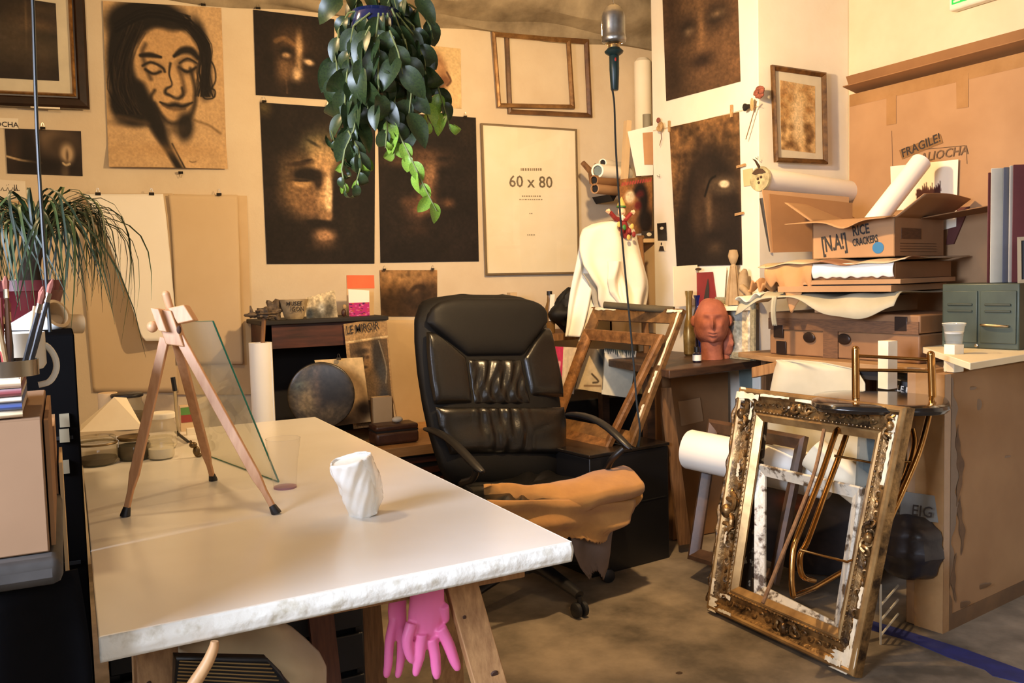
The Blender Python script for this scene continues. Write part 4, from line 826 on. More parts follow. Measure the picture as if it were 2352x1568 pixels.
O('lid',MB().bx(b[0]-w_/2+.002,b[0]+w_/2-.002,3.792,3.908,z_+.061,z_+.088),m_leath,r,bevel=.010); O('zip',MB().bx(b[0]-w_/2+.004,b[0]+w_/2-.004,3.795,3.905,z_+.056,z_+.064),m_dark,r)
O('white_pebble',MB().ell(_v(b[0]+.02,3.85,z_+.088+.014),(.026,.02,.014),14,10),m_enam,label='smooth white oval pebble on top of the brown vanity case',cat='pebble')
O('black_tray',MB().bx(b[0]-.36,b[0]-.125,3.735,3.80,bz+.001,bz+.022),m_black,label='flat black tray on the bench under the round tin',cat='tray',bevel=.003)
b2=Y(872,925,3.96); O('grey_box',MB().bx(b2[0]-.04,b2[0]+.05,3.93,3.975,bz+.001,b2[2]+.03),m_tan,label='small plain box behind the brown vanity case',cat='box',bevel=.002)
# ------------------------------------------------------------------ black leather office chair
m_lea=mat('black_leather',(21,19,17),.30,col2=(16,15,14),scale=14,bump=.12,bscale=140,spec=.6); m_lea2=mat('matt_black_leather',(18,17,16),.6,spec=.3,bump=.1,bscale=140); m_foam=mat('ochre_fabric',(186,136,72),.9,col2=(160,112,56),scale=7,bump=.3,sheen=.2); m_gflap=mat('grey_brown_fabric',(128,110,100),.9,col2=(106,92,82),scale=6,bump=.2)
HUB=_v(1.56,3.05,0); lat=unit((.98,.2,0)); fr=unit((.2,-.98,0))
Bc=Y(1145,1035,3.24); Tc=Y(1110,690,3.42); bn=unit(np.cross(lat,Tc-Bc)); bn=bn if bn@(CAM-Bc)>0 else -bn
r=T('office_chair','black leather office chair with torn ochre seat cover, beside the white table','chair',HUB)
BR_=[(684,1060,1180),(688,1020,1212),(695,998,1232),(706,985,1246),(735,973,1257),(780,973,1266),(850,979,1280),(920,990,1290),(980,1003,1297),(1030,1018,1300),(1062,1030,1296),(1098,1055,1285)]
def shellf(u,v):
    yy=684+414*v; a,b=rows(BR_,yy); e=abs(2*u-1); ev=abs(2*v-1); return onP(a+(b-a)*u,yy,Bc,bn)+bn*(-.045*e**8-.03*ev**14-.012)
O('back_shell',MB().grid(shellf,40,60),m_lea2,r,solid=.06,smooth=80)
def edge(s,p=6): return math.sqrt(max(0,1-abs(2*s-1)**p))
def patch(name,fx,puff,nu=36,nv=36,mm=m_lea,extra=None,pu=6,pv=6):
    def f(u,v):
        x,y=fx(u,v); ex=extra(u,v) if extra else 0
        ed=edge(u,pu)*edge(v,pv); return onP(x,y,Bc,bn)+bn*(.012+(puff+ex)*ed)
    return O(name,MB().grid(f,nu,nv),mm,r,smooth=80)
top=[(976,738),(985,708),(1003,694),(1030,687),(1060,684),(1180,684),(1212,688),(1232,697),(1246,710),(1255,738)]; bot=[(976,742),(992,761),(1067,823),(1193,821),(1245,751),(1255,742)]
ip=lambda l,x:np.interp(x,[a for a,_ in l],[b for _,b in l])
def hf(u,v): x=978+276*u; a,b=ip(top,x)+2,ip(bot,x)-2; return x,a+(b-a)*v
patch('head_panel',hf,.030,44,30,m_lea2,pu=10,pv=5)
def rp(rw): return lambda u,v:(lambda y:(rows(rw,y)[0]+(rows(rw,y)[1]-rows(rw,y)[0])*u,y))(rw[0][0]+(rw[-1][0]-rw[0][0])*v)
patch('side_panel',rp([(764,976,990),(800,976,1036),(825,978,1065),(880,984,1073),(929,994,1080)]),.026)
patch('side_panel',rp([(755,1246,1257),(790,1216,1266),(824,1195,1274),(870,1204,1284),(912,1214,1290)]),.026)
def pl(u,v): return .007*math.sin(u*26+2.2*math.sin(v*3))*(1-.4*math.sin(PI*v))+.004*math.sin(u*40+v*14)*(1-abs(2*v-1))
patch('pleated_panel',rp([(826,1068,1192),(880,1076,1202),(930,1083,1214)]),.018,90,40,extra=pl)
def pl2(u,v):
    k=max(0,1-((u-.48)/.26)**2); return k*(.008*math.sin(u*75)*math.exp(-v*2.2)+.004*math.sin(u*50+v*5))+.004*math.sin(v*9+u*5)
patch('lumbar_panel',rp([(936,997,1292),(980,1005,1296),(1044,1030,1296)]),.030,110,40,extra=pl2)
# seat
sz=.405; sc_=HUB+fr*.03+_v(.0,0,0)
def seatf(u,v):
    a=2*PI*u; k=5; cx_=math.copysign(abs(math.cos(a))**(2/k),math.cos(a)); cy_=math.copysign(abs(math.sin(a))**(2/k),math.sin(a))
    prof=[(0,.0),(.93,.0),(1,.03),(1,.07),(.95,.098),(.7,.108),(.0,.112)]; t=v*(len(prof)-1); i=min(int(t),5); f_=t-i
    q=prof[i][0]*(1-f_)+prof[i+1][0]*f_; h=prof[i][1]*(1-f_)+prof[i+1][1]*f_
    return sc_+lat*.27*cx_*q+fr*.235*cy_*q+_v(0,0,sz-.09+h+(.008*math.sin(a*9) if .3<q<.97 else 0))
O('seat_cushion',MB().grid(seatf,72,25),m_lea,r,smooth=80)
Ep=[Z(x,y,sz+.02) for x,y in ((1112,1132),(1150,1134),(1200,1140),(1290,1143),(1360,1135),(1430,1120),(1476,1108))]
def E(u): t=u*6; i=min(int(t),5); return Ep[i]*(1-t+i)+Ep[i+1]*(t-i)
Eb=[Z(x,y,sz+.045) for x,y in ((1111,1122),(1150,1112),(1200,1117),(1262,1114),(1330,1096),(1388,1079),(1432,1073))]
def EB(u): t=u*6; i=min(int(t),5); return Eb[i]*(1-t+i)+Eb[i+1]*(t-i)
def foam(u,v):
    e=E(u)+_v(0,0,.004*math.sin(u*19)); b_=EB(u)
    if v<.5: k=v/.5; p=b_+(e-b_)*k+_v(0,0,.016*math.sin(PI*k)+.003*math.sin(u*27+k*4))
    else: k=(v-.5)/.5; p=e+fr*(.012*math.sin(PI*k)-.012*k)+_v(0,0,-(.058+.012*math.sin(u*5))*k)
    return p
O('torn_seat_cover',MB().grid(foam,90,30),m_foam,r,solid=.010,smooth=80)
def hang(name,rw,off,mm,disp,rg=3):
    mid=E(.55)+fr*off; rag=[(rng.random()-.5)*rg*2 for _ in range(61)]
    def f(u,v):
        y=rw[0][0]+(rw[-1][0]-rw[0][0])*v; a,b=rows(rw,y); y2=y+v**3*(rag[int(u*60)]+rg*2*math.sin(u*9)); return onP(a+(b-a)*u,y2,mid,unit((.15,-1,0)))+fr*disp(u,v)
    O(name,MB().grid(f,61,26),mm,r,solid=.005,smooth=80)
hang('under_cover',[(1148,1118,1462),(1175,1140,1455),(1200,1170,1440),(1220,1200,1405),(1240,1240,1396)],.004,m_foam,lambda u,v:.008*math.sin(u*11+v*6)+.006*math.sin(v*13))
hang('torn_flap',[(1195,1292,1408),(1230,1308,1402),(1270,1316,1400),(1300,1330,1396),(1318,1350,1388)],-.03,m_gflap,lambda u,v:.008*math.sin(u*8+v*2),5)
hang('torn_corner',[(1115,1440,1476),(1140,1425,1472),(1165,1418,1458),(1185,1424,1446)],-.035,m_foam,lambda u,v:.01*math.sin(u*5+v*7),4)
# arms
def arm(P,Q,name):
    o=O(name,MB().tube(P,[.012]+[.021]*(len(P)-3)+[.021,.012],12,flat=.62,upv=(0,0,1)),m_black,r,smooth=60,sub=1); O('arm_post',MB().tube(Q,.013,10),m_black,o)
def yz(px,py,y): return Y(px,py,y)
arm([yz(972,984,3.24),yz(990,986,3.20),yz(1030,1004,3.10),yz(1066,1040,2.99),yz(1098,1076,2.90),yz(1112,1086,2.87)],[yz(1095,1078,2.905),yz(1085,1100,2.95),yz(1060,1110,3.02),yz(1080,1130,3.05)],'armrest')
arm([yz(1296,952,3.24),yz(1320,950,3.20),yz(1360,958,3.10),yz(1400,982,2.99),yz(1435,1018,2.90),yz(1452,1034,2.87)],[yz(1432,1030,2.90),yz(1405,1055,2.93),yz(1392,1080,3.0),yz(1370,1095,3.02)],'armrest')
O('seat_plate',MB().bx(HUB[0]-.1,HUB[0]+.1,HUB[1]-.16,HUB[1]+.12,sz-.125,sz-.09),m_black,r,bevel=.01)
O('gas_column',MB().lathe(HUB,[(.032,.08),(.032,.2),(.022,.2),(.022,sz-.12)],20),m_black,r)
O('back_bracket',MB().tube([HUB+_v(0,0,sz-.11),HUB-fr*.22+_v(0,0,sz-.12),(Bc-bn*.08)+_v(0,0,.02),(Bc-bn*.07)+_v(0,0,.12)],.022,8,flat=.5),m_black,r)
a0=math.atan2(-.325,.04)
for i in range(5):
    a=a0+i*2*PI/5; d=_v(math.cos(a),math.sin(a),0); e=HUB+d*.335
    lg=O('base_leg',MB().tube([HUB+_v(0,0,.115),HUB+d*.12+_v(0,0,.118),HUB+d*.28+_v(0,0,.092),e+_v(0,0,.080)],[.036,.030,.024,.020],10,flat=.8,upv=(0,0,1)),m_black,r)
    s_=_v(-d[1],d[0],0)
    cs=O('caster',MB().lathe(e-s_*.026+_v(0,0,.028),[(.020,0),(.027,.004),(.027,.018),(.022,.021)],20,axis=s_).lathe(e+s_*.005+_v(0,0,.028),[(.022,0),(.027,.003),(.027,.017),(.020,.021)],20,axis=s_),m_rub,lg)
    O('caster_hood',MB().tube([e+_v(0,0,.075),e+_v(0,0,.03)],[.011,.009],8),m_black,lg)
# ------------------------------------------------------------------ black file chest with the leaning frames
d_=unit((-.127,.992,0)); e_=unit((.992,.127,0)); c1=_v(*Z(1538,1280,0)[:2],0)
r=T('file_chest','low black chest on the floor behind the office chair','chest',c1)
bw=.43; tz=.50
O('body',MB().obb(c1-e_*bw,e_*bw,d_*.46,(0,0,tz-.012)),m_black,r,bevel=.004); O('lid',MB().obb(c1-e_*(bw+.005)-d_*.005+_v(0,0,tz-.011),e_*(bw+.01),d_*.47,(0,0,.014)),mat('black_lacquer',(34,28,24),.25),r,bevel=.003)
O('drawer_line',MB().obb(c1-e_*(bw-.02)-d_*.002+_v(0,0,.27),e_*(bw-.04),d_*.003,(0,0,.004)),mat('gap_black',(12,12,12),.9),r)
m_afr=mat('antique_gilt_frame',(158,116,68),.5,metal=.35,col2=(86,62,38),scale=18,bump=.3,bscale=80); m_afr2=mat('worn_gilt_frame',(176,124,72),.45,metal=.45,col2=(100,68,40),scale=26,bump=.3,bscale=90); m_ges=mat('chipped_gesso',(236,226,200),.8,col2=(206,190,156),scale=30); m_dfr=mat('dark_frame_wood',(104,76,50),.55,col2=(60,42,28),scale=18)
BRc=Z(1458,1026,tz+.006); h=_v(.28,.036,.57); pn=unit(np.cross(d_,h))
q=[onP(x,y,BRc,pn) for x,y in ((1368,709),(1577,714),(1460,1027),(1262,985))]
r=T('picture_frame','large worn gilt frame with chipped white edge, leaning above the black chest','frame',BRc)
o_,mit,n=frame(r,q,.062,[(0,0),(0,.022),(.08,.030),(.3,.026),(.6,.016),(1,.010)],m_afr,n=-pn if -pn@(CAM-BRc)>0 else pn)
for (i,a,b,t) in ((1,.02,.42,.05),(1,.46,.62,.05),(1,.7,.8,.1),(0,.05,.3,.06),(0,.45,.75,.06),(3,.7,.98,.05),(0,.85,1,.1)):
    A_,B2=q[i],q[(i+1)%4]; p=A_+(B2-A_)*a+mit[i]*.062*t+n*.0285; dd_=(B2-A_)*(b-a); w_=unit(mit[i]+mit[(i+1)%4])*.014
    k=9; L1=[p+dd_*j/k+w_*(.15*random.random()) for j in range(k+1)]; L2=[p+dd_*j/k+w_*(.7+.5*random.random()) for j in range(k,-1,-1)]
    O('gesso_chip',MB().slab(L1+L2,n*.0015),m_ges,r,smooth=0)
q2=[onP(x,y,BRc+n*.045,pn) for x,y in ((1350,758),(1530,772),(1400,1038),(1262,1002))]
r=T('picture_frame','smaller gilt frame leaning inside the large chipped frame, behind the chair arm','frame',q2[2])
frame(r,q2,.050,[(0,0),(0,.020),(.12,.028),(.4,.024),(.7,.012),(1,.008)],m_afr2,n=n)
O('dark_roll',MB().tube([Y(1388,700,3.42),Y(1460,706,3.3),Y(1548,712,3.16)],.016,10),mat('dark_green_canvas',(82,72,50),.9,col2=(60,52,38),bump=.4),label='dark rolled canvas lying along the top of the leaning frames',cat='roll')
# boards behind the leaning frames
def board(name,pts,yy,cv,label,th=.006,cat='board'):
    return sheet(name,[Y(*p,yy) for p in pts],cv,label=label,cat=cat,thick=th)
c=Cv(60,80,(236,230,208)); c.noise(.05,5)
for i in range(16): c.line([(.02+i*.06,0),(.03+i*.06+.03*random.random(),.06+.1*random.random())],[.03,.008],(54,66,64),.9)
c.line([(.0,.1),(.0,.9)],.01,(90,80,60),.6)
board('white_canvas',((1390,800),(1462,806),(1448,914),(1383,905)),3.60,c,'white canvas with dark brush fringe along its top, seen through the leaning frames',cat='painting')
c=Cv(50,70,(216,196,158)); c.noise(.1,5); c.line([(.5,.6),(.8,.75),(.6,.8)],.03,(70,56,40),.8).line([(.3,.9),(.9,.85)],.03,(130,100,70),.7).e(.9,.1,.3,.4,(44,48,50),.9,.4)
board('sketch_board',((1345,800),(1392,802),(1384,902),(1322,892)),3.63,c,'cream board with a scribbled sketch beside the white canvas',cat='painting')
c=Cv(60,60,(230,216,196)); c.r(.12,0,.48,1,(206,74,120)).r(0,0,.12,1,(70,60,60)).line([(.2,.4),(.38,.34),(.3,.6)],.03,(236,200,200),.9).line([(.2,.75),(.4,.72)],.03,(236,200,200),.9); c.noise(.1,12)
board('pink_board',((1264,795),(1326,798),(1318,905),(1262,900)),3.66,c,'white board with a bright pink stripe, right of the chair back',cat='painting')
O('black_chest',MB().bx(Y(1290,930,3.95)[0],2.74,3.94,4.3,.003,Y(1400,912,3.94)[2]),m_black,label='black chest in the corner behind the leaning frames',cat='chest',bevel=.006)
# bottle behind the chair, dark bag
bz2=Y(1265,765,4.0)[2]
O('side_shelf',MB().bx(1.86,2.5,3.88,4.3,bz2-.03,bz2),m_dpine,label='plain wooden shelf board behind the office chair back',cat='shelf')
b=_v(*Y(1264,760,4.0)[:2],bz2+.001); r=T('sample_bottle','slim bottle with white label strip behind the chair back','bottle',b)
h=Y(1264,668,4.0)[2]-b[2]
O('body',MB().lathe(b,[(.024,0),(.025,.01),(.025,h*.6),(.014,h*.75),(.012,h*.9)],20),mat('amber',(120,90,50),.2),r); O('cap',MB().lathe(b,[(.014,h*.9),(.014,h)],16),m_grn,r) if False else O('cap',MB().lathe(b,[(.014,h*.9),(.014,h)],16),m_black,r)
O('label_strip',MB().obb(b+_v(-.022,-.027,h*.3),(.026,0,0),(0,.001,0),(.012,0,h*.62)),m_wht,r,smooth=0)
b=_v(*Y(1296,790,3.95)[:2],bz2+.001); O('black_bag',MB().ell(b+_v(.03,.02,.10),(.085,.07,.10),20,14,fn=rough(.8)),m_lea2,label='small rounded black bag behind the chair back, next to the slim bottle',cat='bag')
b=Y(1180,676,4.2); O('tan_block',MB().bx(b[0]-.02,b[0]+.02,4.2,4.24,b[2]-.2,b[2]+.01),m_tan,label='tan wooden block just above the office chair back',cat='block')
# ------------------------------------------------------------------ coat stand with white coats
m_coat=mat('cream_cotton',(246,236,212),.9,col2=(240,226,196),scale=3,sheen=.2); m_wcoat=mat('white_cotton',(236,234,222),.9,col2=(224,222,208),scale=3,sheen=.2); m_lin=mat('grey_lining',(190,182,160),.9,col2=(160,150,128))
yc=3.72
r=T('coat_stand','brown wooden coat stand behind the cream and white coats','stand',(*Y(1478,700,yc+.04)[:2],0))
p=Y(1470,545,yc+.04); q_=Y(1484,760,yc+.04); O('pole',MB().tube([p,q_,_v(q_[0]+.0,q_[1],.03)],.016,10),m_dpine,r); O('base',MB().lathe(_v(q_[0],q_[1],0),[(.16,0),(.16,.015),(.03,.04)],24),m_dpine,r)
O('hook_bar',MB().tube([p+_v(-.26,0,-.0),p+_v(.02,0,.0)],.010,8),m_dpine,r)
fold=lambda k,a:(lambda u,v:a*math.sin(u*k+v*1.5)*(.35+.65*v)+.035*math.sin(PI*u)+.01*math.sin(v*7+u*3))
cloth('white_coat',[(512,1385,1402),(525,1350,1404),(560,1328,1400),(600,1321,1390),(650,1312,1380),(700,1304,1364),(750,1296,1348),(772,1291,1340)],Y(1340,650,yc),(0,-1,0),fold(13,.022),m_wcoat,label='long white coat hanging at the back of the coat stand',cat='coat',group='coats on the coat stand')
cloth('white_coat',[(508,1396,1430),(514,1362,1444),(526,1340,1456),(545,1334,1466),(575,1332,1475),(610,1336,1482),(640,1352,1487),(660,1366,1488),(690,1372,1486),(715,1385,1482),(735,1402,1474)],Y(1400,600,yc-.06),(0,-1,0),lambda u,v:.06*math.sin(PI*u)**.7+.016*math.sin(u*16+v*3)*(.3+v)+.014*math.sin(u*7-v*8),m_coat,nu=70,label='cream jacket draped over the front of the coat stand',cat='coat',group='coats on the coat stand')
cloth('coat_sleeve',[(628,1338,1396),(660,1352,1394),(700,1364,1392),(735,1366,1388)],Y(1370,680,yc-.03),(0,-1,0),fold(9,.015),m_lin,label='grey-lined sleeve hanging below the cream jacket',cat='sleeve')
cloth('white_rag',[(600,1396,1424),(640,1392,1432),(670,1400,1434),(700,1418,1432),(712,1422,1428)],Y(1412,650,yc-.11),(0,-1,0),fold(7,.02),m_coat,label='pointed cream rag hanging over the jacket front',cat='cloth')
# ------------------------------------------------------------------ puppet, magazine poster, tubes
c=Cv(70,110,(150,108,66)); c.noise(.3,6); c.e(.62,.42,.26,.36,(34,26,24),.98,.25).e(.45,.62,.22,.16,(156,112,74),.9,.4).e(.45,.42,.16,.12,(170,124,84),.9,.4).e(.3,.33,.16,.12,(230,214,180),.9,.3).e(.62,.3,.14,.07,(110,40,40),.8,.5).e(.56,.5,.12,.08,(110,34,36),.8,.4).e(.8,.8,.25,.25,(34,26,24),.9,.4)
for i in range(12): c.line([(.06+i*.08,.11-.02*(i/12)),(.09+i*.08,.07-.02*(i/12))],.022,(196,84,84),.85)
c.noise(.15,20)
sheet('magazine_cover',[Y(x,y,3.96) for x,y in ((1424,412),(1498,403),(1498,534),(1424,540))],c,label='brown magazine cover with pink title and dark oval, beside the white pier',cat='magazine')
b=Y(1428,505,yc-.12); r=T('hand_puppet','small puppet in a green-banded yellow cap and red jacket on the coats','puppet',b)
m_skin=mat('doll_skin',(232,190,150),.5); m_red=mat('puppet_red',(150,40,36),.7,col2=(110,30,28),scale=30); m_yel=mat('puppet_yellow',(206,176,90),.7); m_grn2=mat('puppet_green',(60,120,50),.6)
s_=.0019
O('head',MB().ell(Y(1428,486,yc-.13),(.019,.018,.024),14,10),m_skin,r); O('nose',MB().ell(Y(1430,488,yc-.152),(.004,.006,.004),8,6),m_skin,r)
O('beard',MB().ell(Y(1428,500,yc-.137),(.014,.012,.014),12,8,fn=rough(1.6)),m_coat,r)
O('cap',MB().lathe(Y(1427,476,yc-.13),[(.021,0),(.018,.018),(.008,.036),(.001,.05)],16,axis=(.05,0,1)),m_yel,r); O('cap_band',MB().lathe(Y(1427,476,yc-.13),[(.0225,-.001),(.0225,.006),(.020,.007)],18,axis=(.05,0,1)),m_grn2,r)
for k_,(ax_,ay_) in enumerate(((1402,488),(1449,490))):
    e=Y(ax_,ay_,yc-.14); O('arm',MB().tube([Y(1426,505,yc-.13),(Y(1426,505,yc-.13)+e)/2+_v(0,0,-.012),e],[.012,.012,.010],8),m_red,r); O('hand',MB().ell(e+_v(-.012 if k_==0 else .012,0,.006),(.012,.01,.010),10,8,fn=rough(1)),m_skin,r)
O('torso',MB().tube([Y(1428,500,yc-.12),Y(1432,522,yc-.12),Y(1440,540,yc-.11)],[.016,.024,.026],12),m_red,r)
for k_,(x_q,y_q,cc) in enumerate(((1422,515,'y'),(1434,522,'g'),(1446,530,'r'),(1452,520,'y'),(1428,530,'r'),(1444,545,'y'),(1456,538,'r'))):
    O('motley_tab',MB().ell(Y(x_q,y_q,yc-.155),(.011,.006,.014),8,6,rot=None),{'y':m_yel,'g':m_grn2,'r':m_red}[cc],r)
def tube_roll(pa,pb,ya,yb_,rad,mm,label,cat='roll',core=None):
    a,b=Y(*pa,ya),Y(*pb,yb_); ax=unit(b-a); L_=np.linalg.norm(b-a); r=T('poster_tube',label,cat,a,'tubes on the wall rack')
    O('tube',MB().lathe(a,[(rad*.75,.004),(rad*.75,0),(rad,0),(rad,L_),(.001,L_)],24,axis=ax,cap0=False),mm,r); O('tube_hole',MB().lathe(a,[(rad*.75,.012),(.001,.012)],20,axis=ax,cap0=False,cap1=False),core or m_dark,r)
m_blu=mat('blue_grey_cap',(120,136,136),.5)
tube_roll((1372,392),(1440,400),3.95,4.10,.036,m_wht,'thick white roll with blue-grey end, on top of the wall rack',core=m_blu)
tube_roll((1384,374),(1440,384),4.02,4.2,.022,m_wht,'thinner white roll behind the blue-ended roll')
tube_roll((1364,414),(1440,420),3.95,4.1,.026,m_dcard,'upper brown cardboard tube on the wall rack')
tube_roll((1366,433),(1440,440),3.95,4.1,.026,m_card,'lower brown cardboard tube on the wall rack')
r=T('wall_rack','small dark bracket holding the poster tubes on the wall','rack',Y(1405,455,4.2)); O('arm',MB().slab([Y(1400,446,4.16),Y(1418,447,4.16),Y(1409,462,4.16)],(0,.18,0)),m_dark,r)
O('forked_branch',MB().tube([Y(1338,373,4.1),Y(1358,395,4.1),Y(1362,420,4.12)],[.014,.018,.02],8).tube([Y(1358,396,4.1),Y(1370,378,4.1)],[.014,.012],8),m_dpine,label='forked brown branch stub at the left of the poster tubes',cat='branch')
# tall things wedged between wall and pier
O('upright_post',MB().obb(Y(1432,412,3.98),(.030,0,0),(0,.03,0),Y(1440,276,3.98)-Y(1432,412,3.98)),m_tan,label='pale wooden post standing left of the white pier',cat='post')
O('leaning_batten',MB().obb(Y(1450,302,4.0),(.020,0,0),(0,.02,0),Y(1467,412,4.0)-Y(1450,302,4.0)),m_dpine,label='thin dark batten leaning beside the pale post',cat='batten')
r=T('white_sheet','large white sheet with a tan card, wedged beside the pier edge','paper',Y(1470,400,3.94)); O('sheet_paper',MB().slab([Y(x,y,3.94) for x,y in ((1442,302),(1500,288),(1500,402),(1462,404))],(0,.003,0)),m_wht,r,smooth=0); O('tan_card',MB().slab([Y(x,y,3.938) for x,y in ((1476,305),(1500,303),(1500,378),(1480,378))],(0,-.002,0)),mat('brown_card',(196,150,106),.8),r,smooth=0)
b=Y(1478,300,4.26); O('tall_roll',MB().lathe(_v(b[0],b[1],.001),[(.048,0),(.048,b[2]+.38),(.03,b[2]+.40),(.001,b[2]+.40)],28),m_ins,label='tall cream roll standing in the gap by the pier',cat='roll')
b=Y(1486,300,3.99); O('grey_tube',MB().lathe(_v(b[0],b[1],b[2]-.1),[(.022,0),(.022,.185),(.001,.185)],20),mat('grey_tube',(140,132,108),.7),label='short grey tube in front of the tall cream roll',cat='tube')
r=T('small_shelf','small wooden shelf niche at the foot of the pier edge','shelf',Y(1482,590,3.93)); xs0,xs1=Y(1462,550,3.93)[0],Y(1508,550,3.93)[0]; zt_=Y(1480,548,3.93)[2]; zb_=Y(1480,592,3.93)[2]
O('shelf_board',MB().bx(xs0,xs1,3.915,4.2,zt_-.02,zt_),m_tan,r); O('side_board',MB().bx(xs1-.012,xs1,3.915,4.2,zb_-.4,zt_-.021),m_tan,r); O('back_board',MB().bx(xs0,xs1-.012,4.18,4.2,zb_-.4,zt_-.021),m_pine,r); O('side_board',MB().bx(xs0,xs0+.012,3.915,4.2,zb_-.4,zt_-.021),m_tan,r)
r=T('photo_card','oval-portrait card standing on the small shelf niche','card',_v(*Y(1490,545,3.95)[:2],zt_)); q=[Y(1474,531,3.93),Y(1508,529,3.93),Y(1508,546,3.93),Y(1474,547,3.93)]; q[2][2]=q[3][2]=zt_+.001
O('card',MB().slab(q,(0,.003,0)),m_ink,r,smooth=0); O('oval',MB().ell(Y(1491,538,3.926),(.016,.001,.010),14,8),m_mat,r)
O('round_pebble',MB().ell(_v(*Y(1453,543,3.80)[:2],zt_+.0)+_v(0,0,.0),(.012,.01,.012),10,8),m_enam,label='little white ball beside the puppet',cat='ball')
# ------------------------------------------------------------------ desk by the pier and what stands on it
m_desk=mat('desk_walnut',(84,58,40),.45,col2=(48,32,24),scale=5,stretch=(1,10,10)); 
dz=.823; a=Z(1537,850,dz); b=Z(1792,822,dz); ex=unit(b-a); b=a+(b-a)*(2.79-a[0])/(b[0]-a[0])
r=T('side_desk','dark walnut desk top in front of the white pier, bottle and clay head on it','desk',_v(2.5,3.1,0))
bk=a+_v(.02,.42,0)
O('top',MB().slab([a,b,_v(2.795,3.12,dz),_v(2.795,3.86,dz),_v(a[0]+.12,3.86,dz)],(0,0,-.035)),m_desk,r,bevel=.004)
for (x_q,y_q) in ((a[0]+.10,a[1]+.30),(a[0]+.16,3.78),(2.72,3.78)): O('leg',MB().bx(x_q,x_q+.04,y_q,y_q+.04,0,dz-.036),m_desk,r)
def on_d(px,py): q=Z(px,py,dz); return q+_v(0,0,.0008)
# cardboard boxes and boards under and by the desk
def upright(name,pts,yy,mm,label,cat,th=.012,**k): return O(name,MB().slab([Y(x,y,yy) for x,y in pts],(0,th,0)),mm,label=label,cat=cat,bevel=.001,**k)
p=Y(1535,872,3.22); O('moving_box',MB().bx(2.44,2.77,3.29,3.46,.003,.775),m_dcard,label='large brown cardboard box under the walnut desk',cat='box',bevel=.003)
q=[Y(x,y,3.284) for x,y in ((1558,922),(1608,913),(1616,966),(1566,978))]; O('cardboard_square',MB().slab(q,(0,.004,0)),m_card,label='small square of lighter cardboard on the big box under the desk',cat='cardboard')
O('wooden_batten',MB().slab([Y(x,y,3.12) for x,y in ((1518,890),(1542,890),(1588,1248),(1562,1252))],(0,.015,0)),m_dpine,label='tall brown batten leaning against the box right of the black chest',cat='batten')
# bottles, vase, head
m_gbot=mat('gilded_glass',(166,140,84),.25,metal=.5,col2=(110,90,52),scale=20); m_cob=mat('cobalt_glass',(24,34,110),.08,spec=.9,coat=1)
def turned(name,px,py,topy,prof,mm,lab,cat,part='body'):
    b=on_d(px,py); dist=(b-CAM)@Fw; h=(py-topy)*dist/FPX; r=T(name,lab,cat,b); O(part,MB().lathe(b,[(rr*dist/FPX,hh*h) for rr,hh in prof],28),mm,r); return r,b,h,dist/FPX
turned('gilt_bottle',1584,817,668,[(9,0),(13,.03),(14,.35),(11,.5),(7,.62),(7,.88),(9,.97),(9,1)],m_gbot,'tall mottled gilt bottle on the walnut desk beside the blue vase','bottle')
r,b,h,s1=turned('blue_vase',1605,813,678,[(9,0),(11,.03),(7,.12),(9,.25),(15,.46),(14,.60),(8,.78),(8,.9),(13,1),(11,1)],m_cob,'glossy cobalt blue vase on the walnut desk','vase')
r,b,h,s1=turned('dropper_bottle',1601,832,797,[(9,0),(10,.05),(10,.58),(6,.68)],mat('dark_bottle',(24,24,44),.15,coat=1),'tiny dark bottle with white label at the desk front edge','bottle')
O('label_band',MB().lathe(b,[(10.4*s1,.12*h),(10.4*s1,.5*h)],24,cap0=False,cap1=False),m_wht,r); O('cap',MB().lathe(b,[(6.5*s1,.68*h),(6.5*s1,1.0*h)],16),m_black,r)
m_clay=mat('terracotta_clay',(176,104,76),.8,col2=(138,76,56),scale=14,bump=.4,bscale=60)
b=on_d(1635,825); s1=((b-CAM)@Fw)/FPX; r=T('clay_sculpture','reddish clay portrait head on a thick neck, on the walnut desk','sculpture',b)
hc=b+_v(0,0,88*s1)
def headf(d):
    g=lambda x,y,sx,sy:math.exp(-((d[0]-x)/sx)**2-((d[2]-y)/sy)**2)
    k=1+.02*math.sin(5*d[0]+3*d[2]+1)+.015*math.sin(9*d[2])
    if d[1]<.1:
        k+=.26*g(0,-.06,.10,.16)+.10*g(0,.10,.07,.16)+.10*(g(-.33,.36,.24,.07)+g(.33,.36,.24,.07))
        k-=.15*(g(-.32,.17,.17,.10)+g(.32,.17,.17,.10)); k+=.07*(g(-.32,.17,.09,.05)+g(.32,.17,.09,.05))
        k+=.09*(g(-.46,-.10,.16,.16)+g(.46,-.10,.16,.16)); k+=.08*g(0,-.36,.20,.05)+.08*g(0,-.48,.17,.05)-.08*g(0,-.42,.22,.022)-.05*g(0,-.56,.16,.04)+.13*g(0,-.70,.20,.12)
    else: k+=.05
    return k
yw=-.62; Rz=np.array([[math.cos(yw),-math.sin(yw),0],[math.sin(yw),math.cos(yw),0],[0,0,1]])
mb=MB().ell(hc+_v(0,0,-4*s1),(39*s1,44*s1,54*s1),96,72,rot=Rz,fn=headf)
mb.lathe(b,[(26*s1,0),(24*s1,14*s1),(25*s1,40*s1),(30*s1,58*s1)],28)
O('head',mb,m_clay,r,smooth=60)
for s_ in (-1,1): O('ear',MB().ell(hc+Rz@_v(s_*40*s1,4*s1,0),(6*s1,9*s1,13*s1),10,8),m_clay,r)
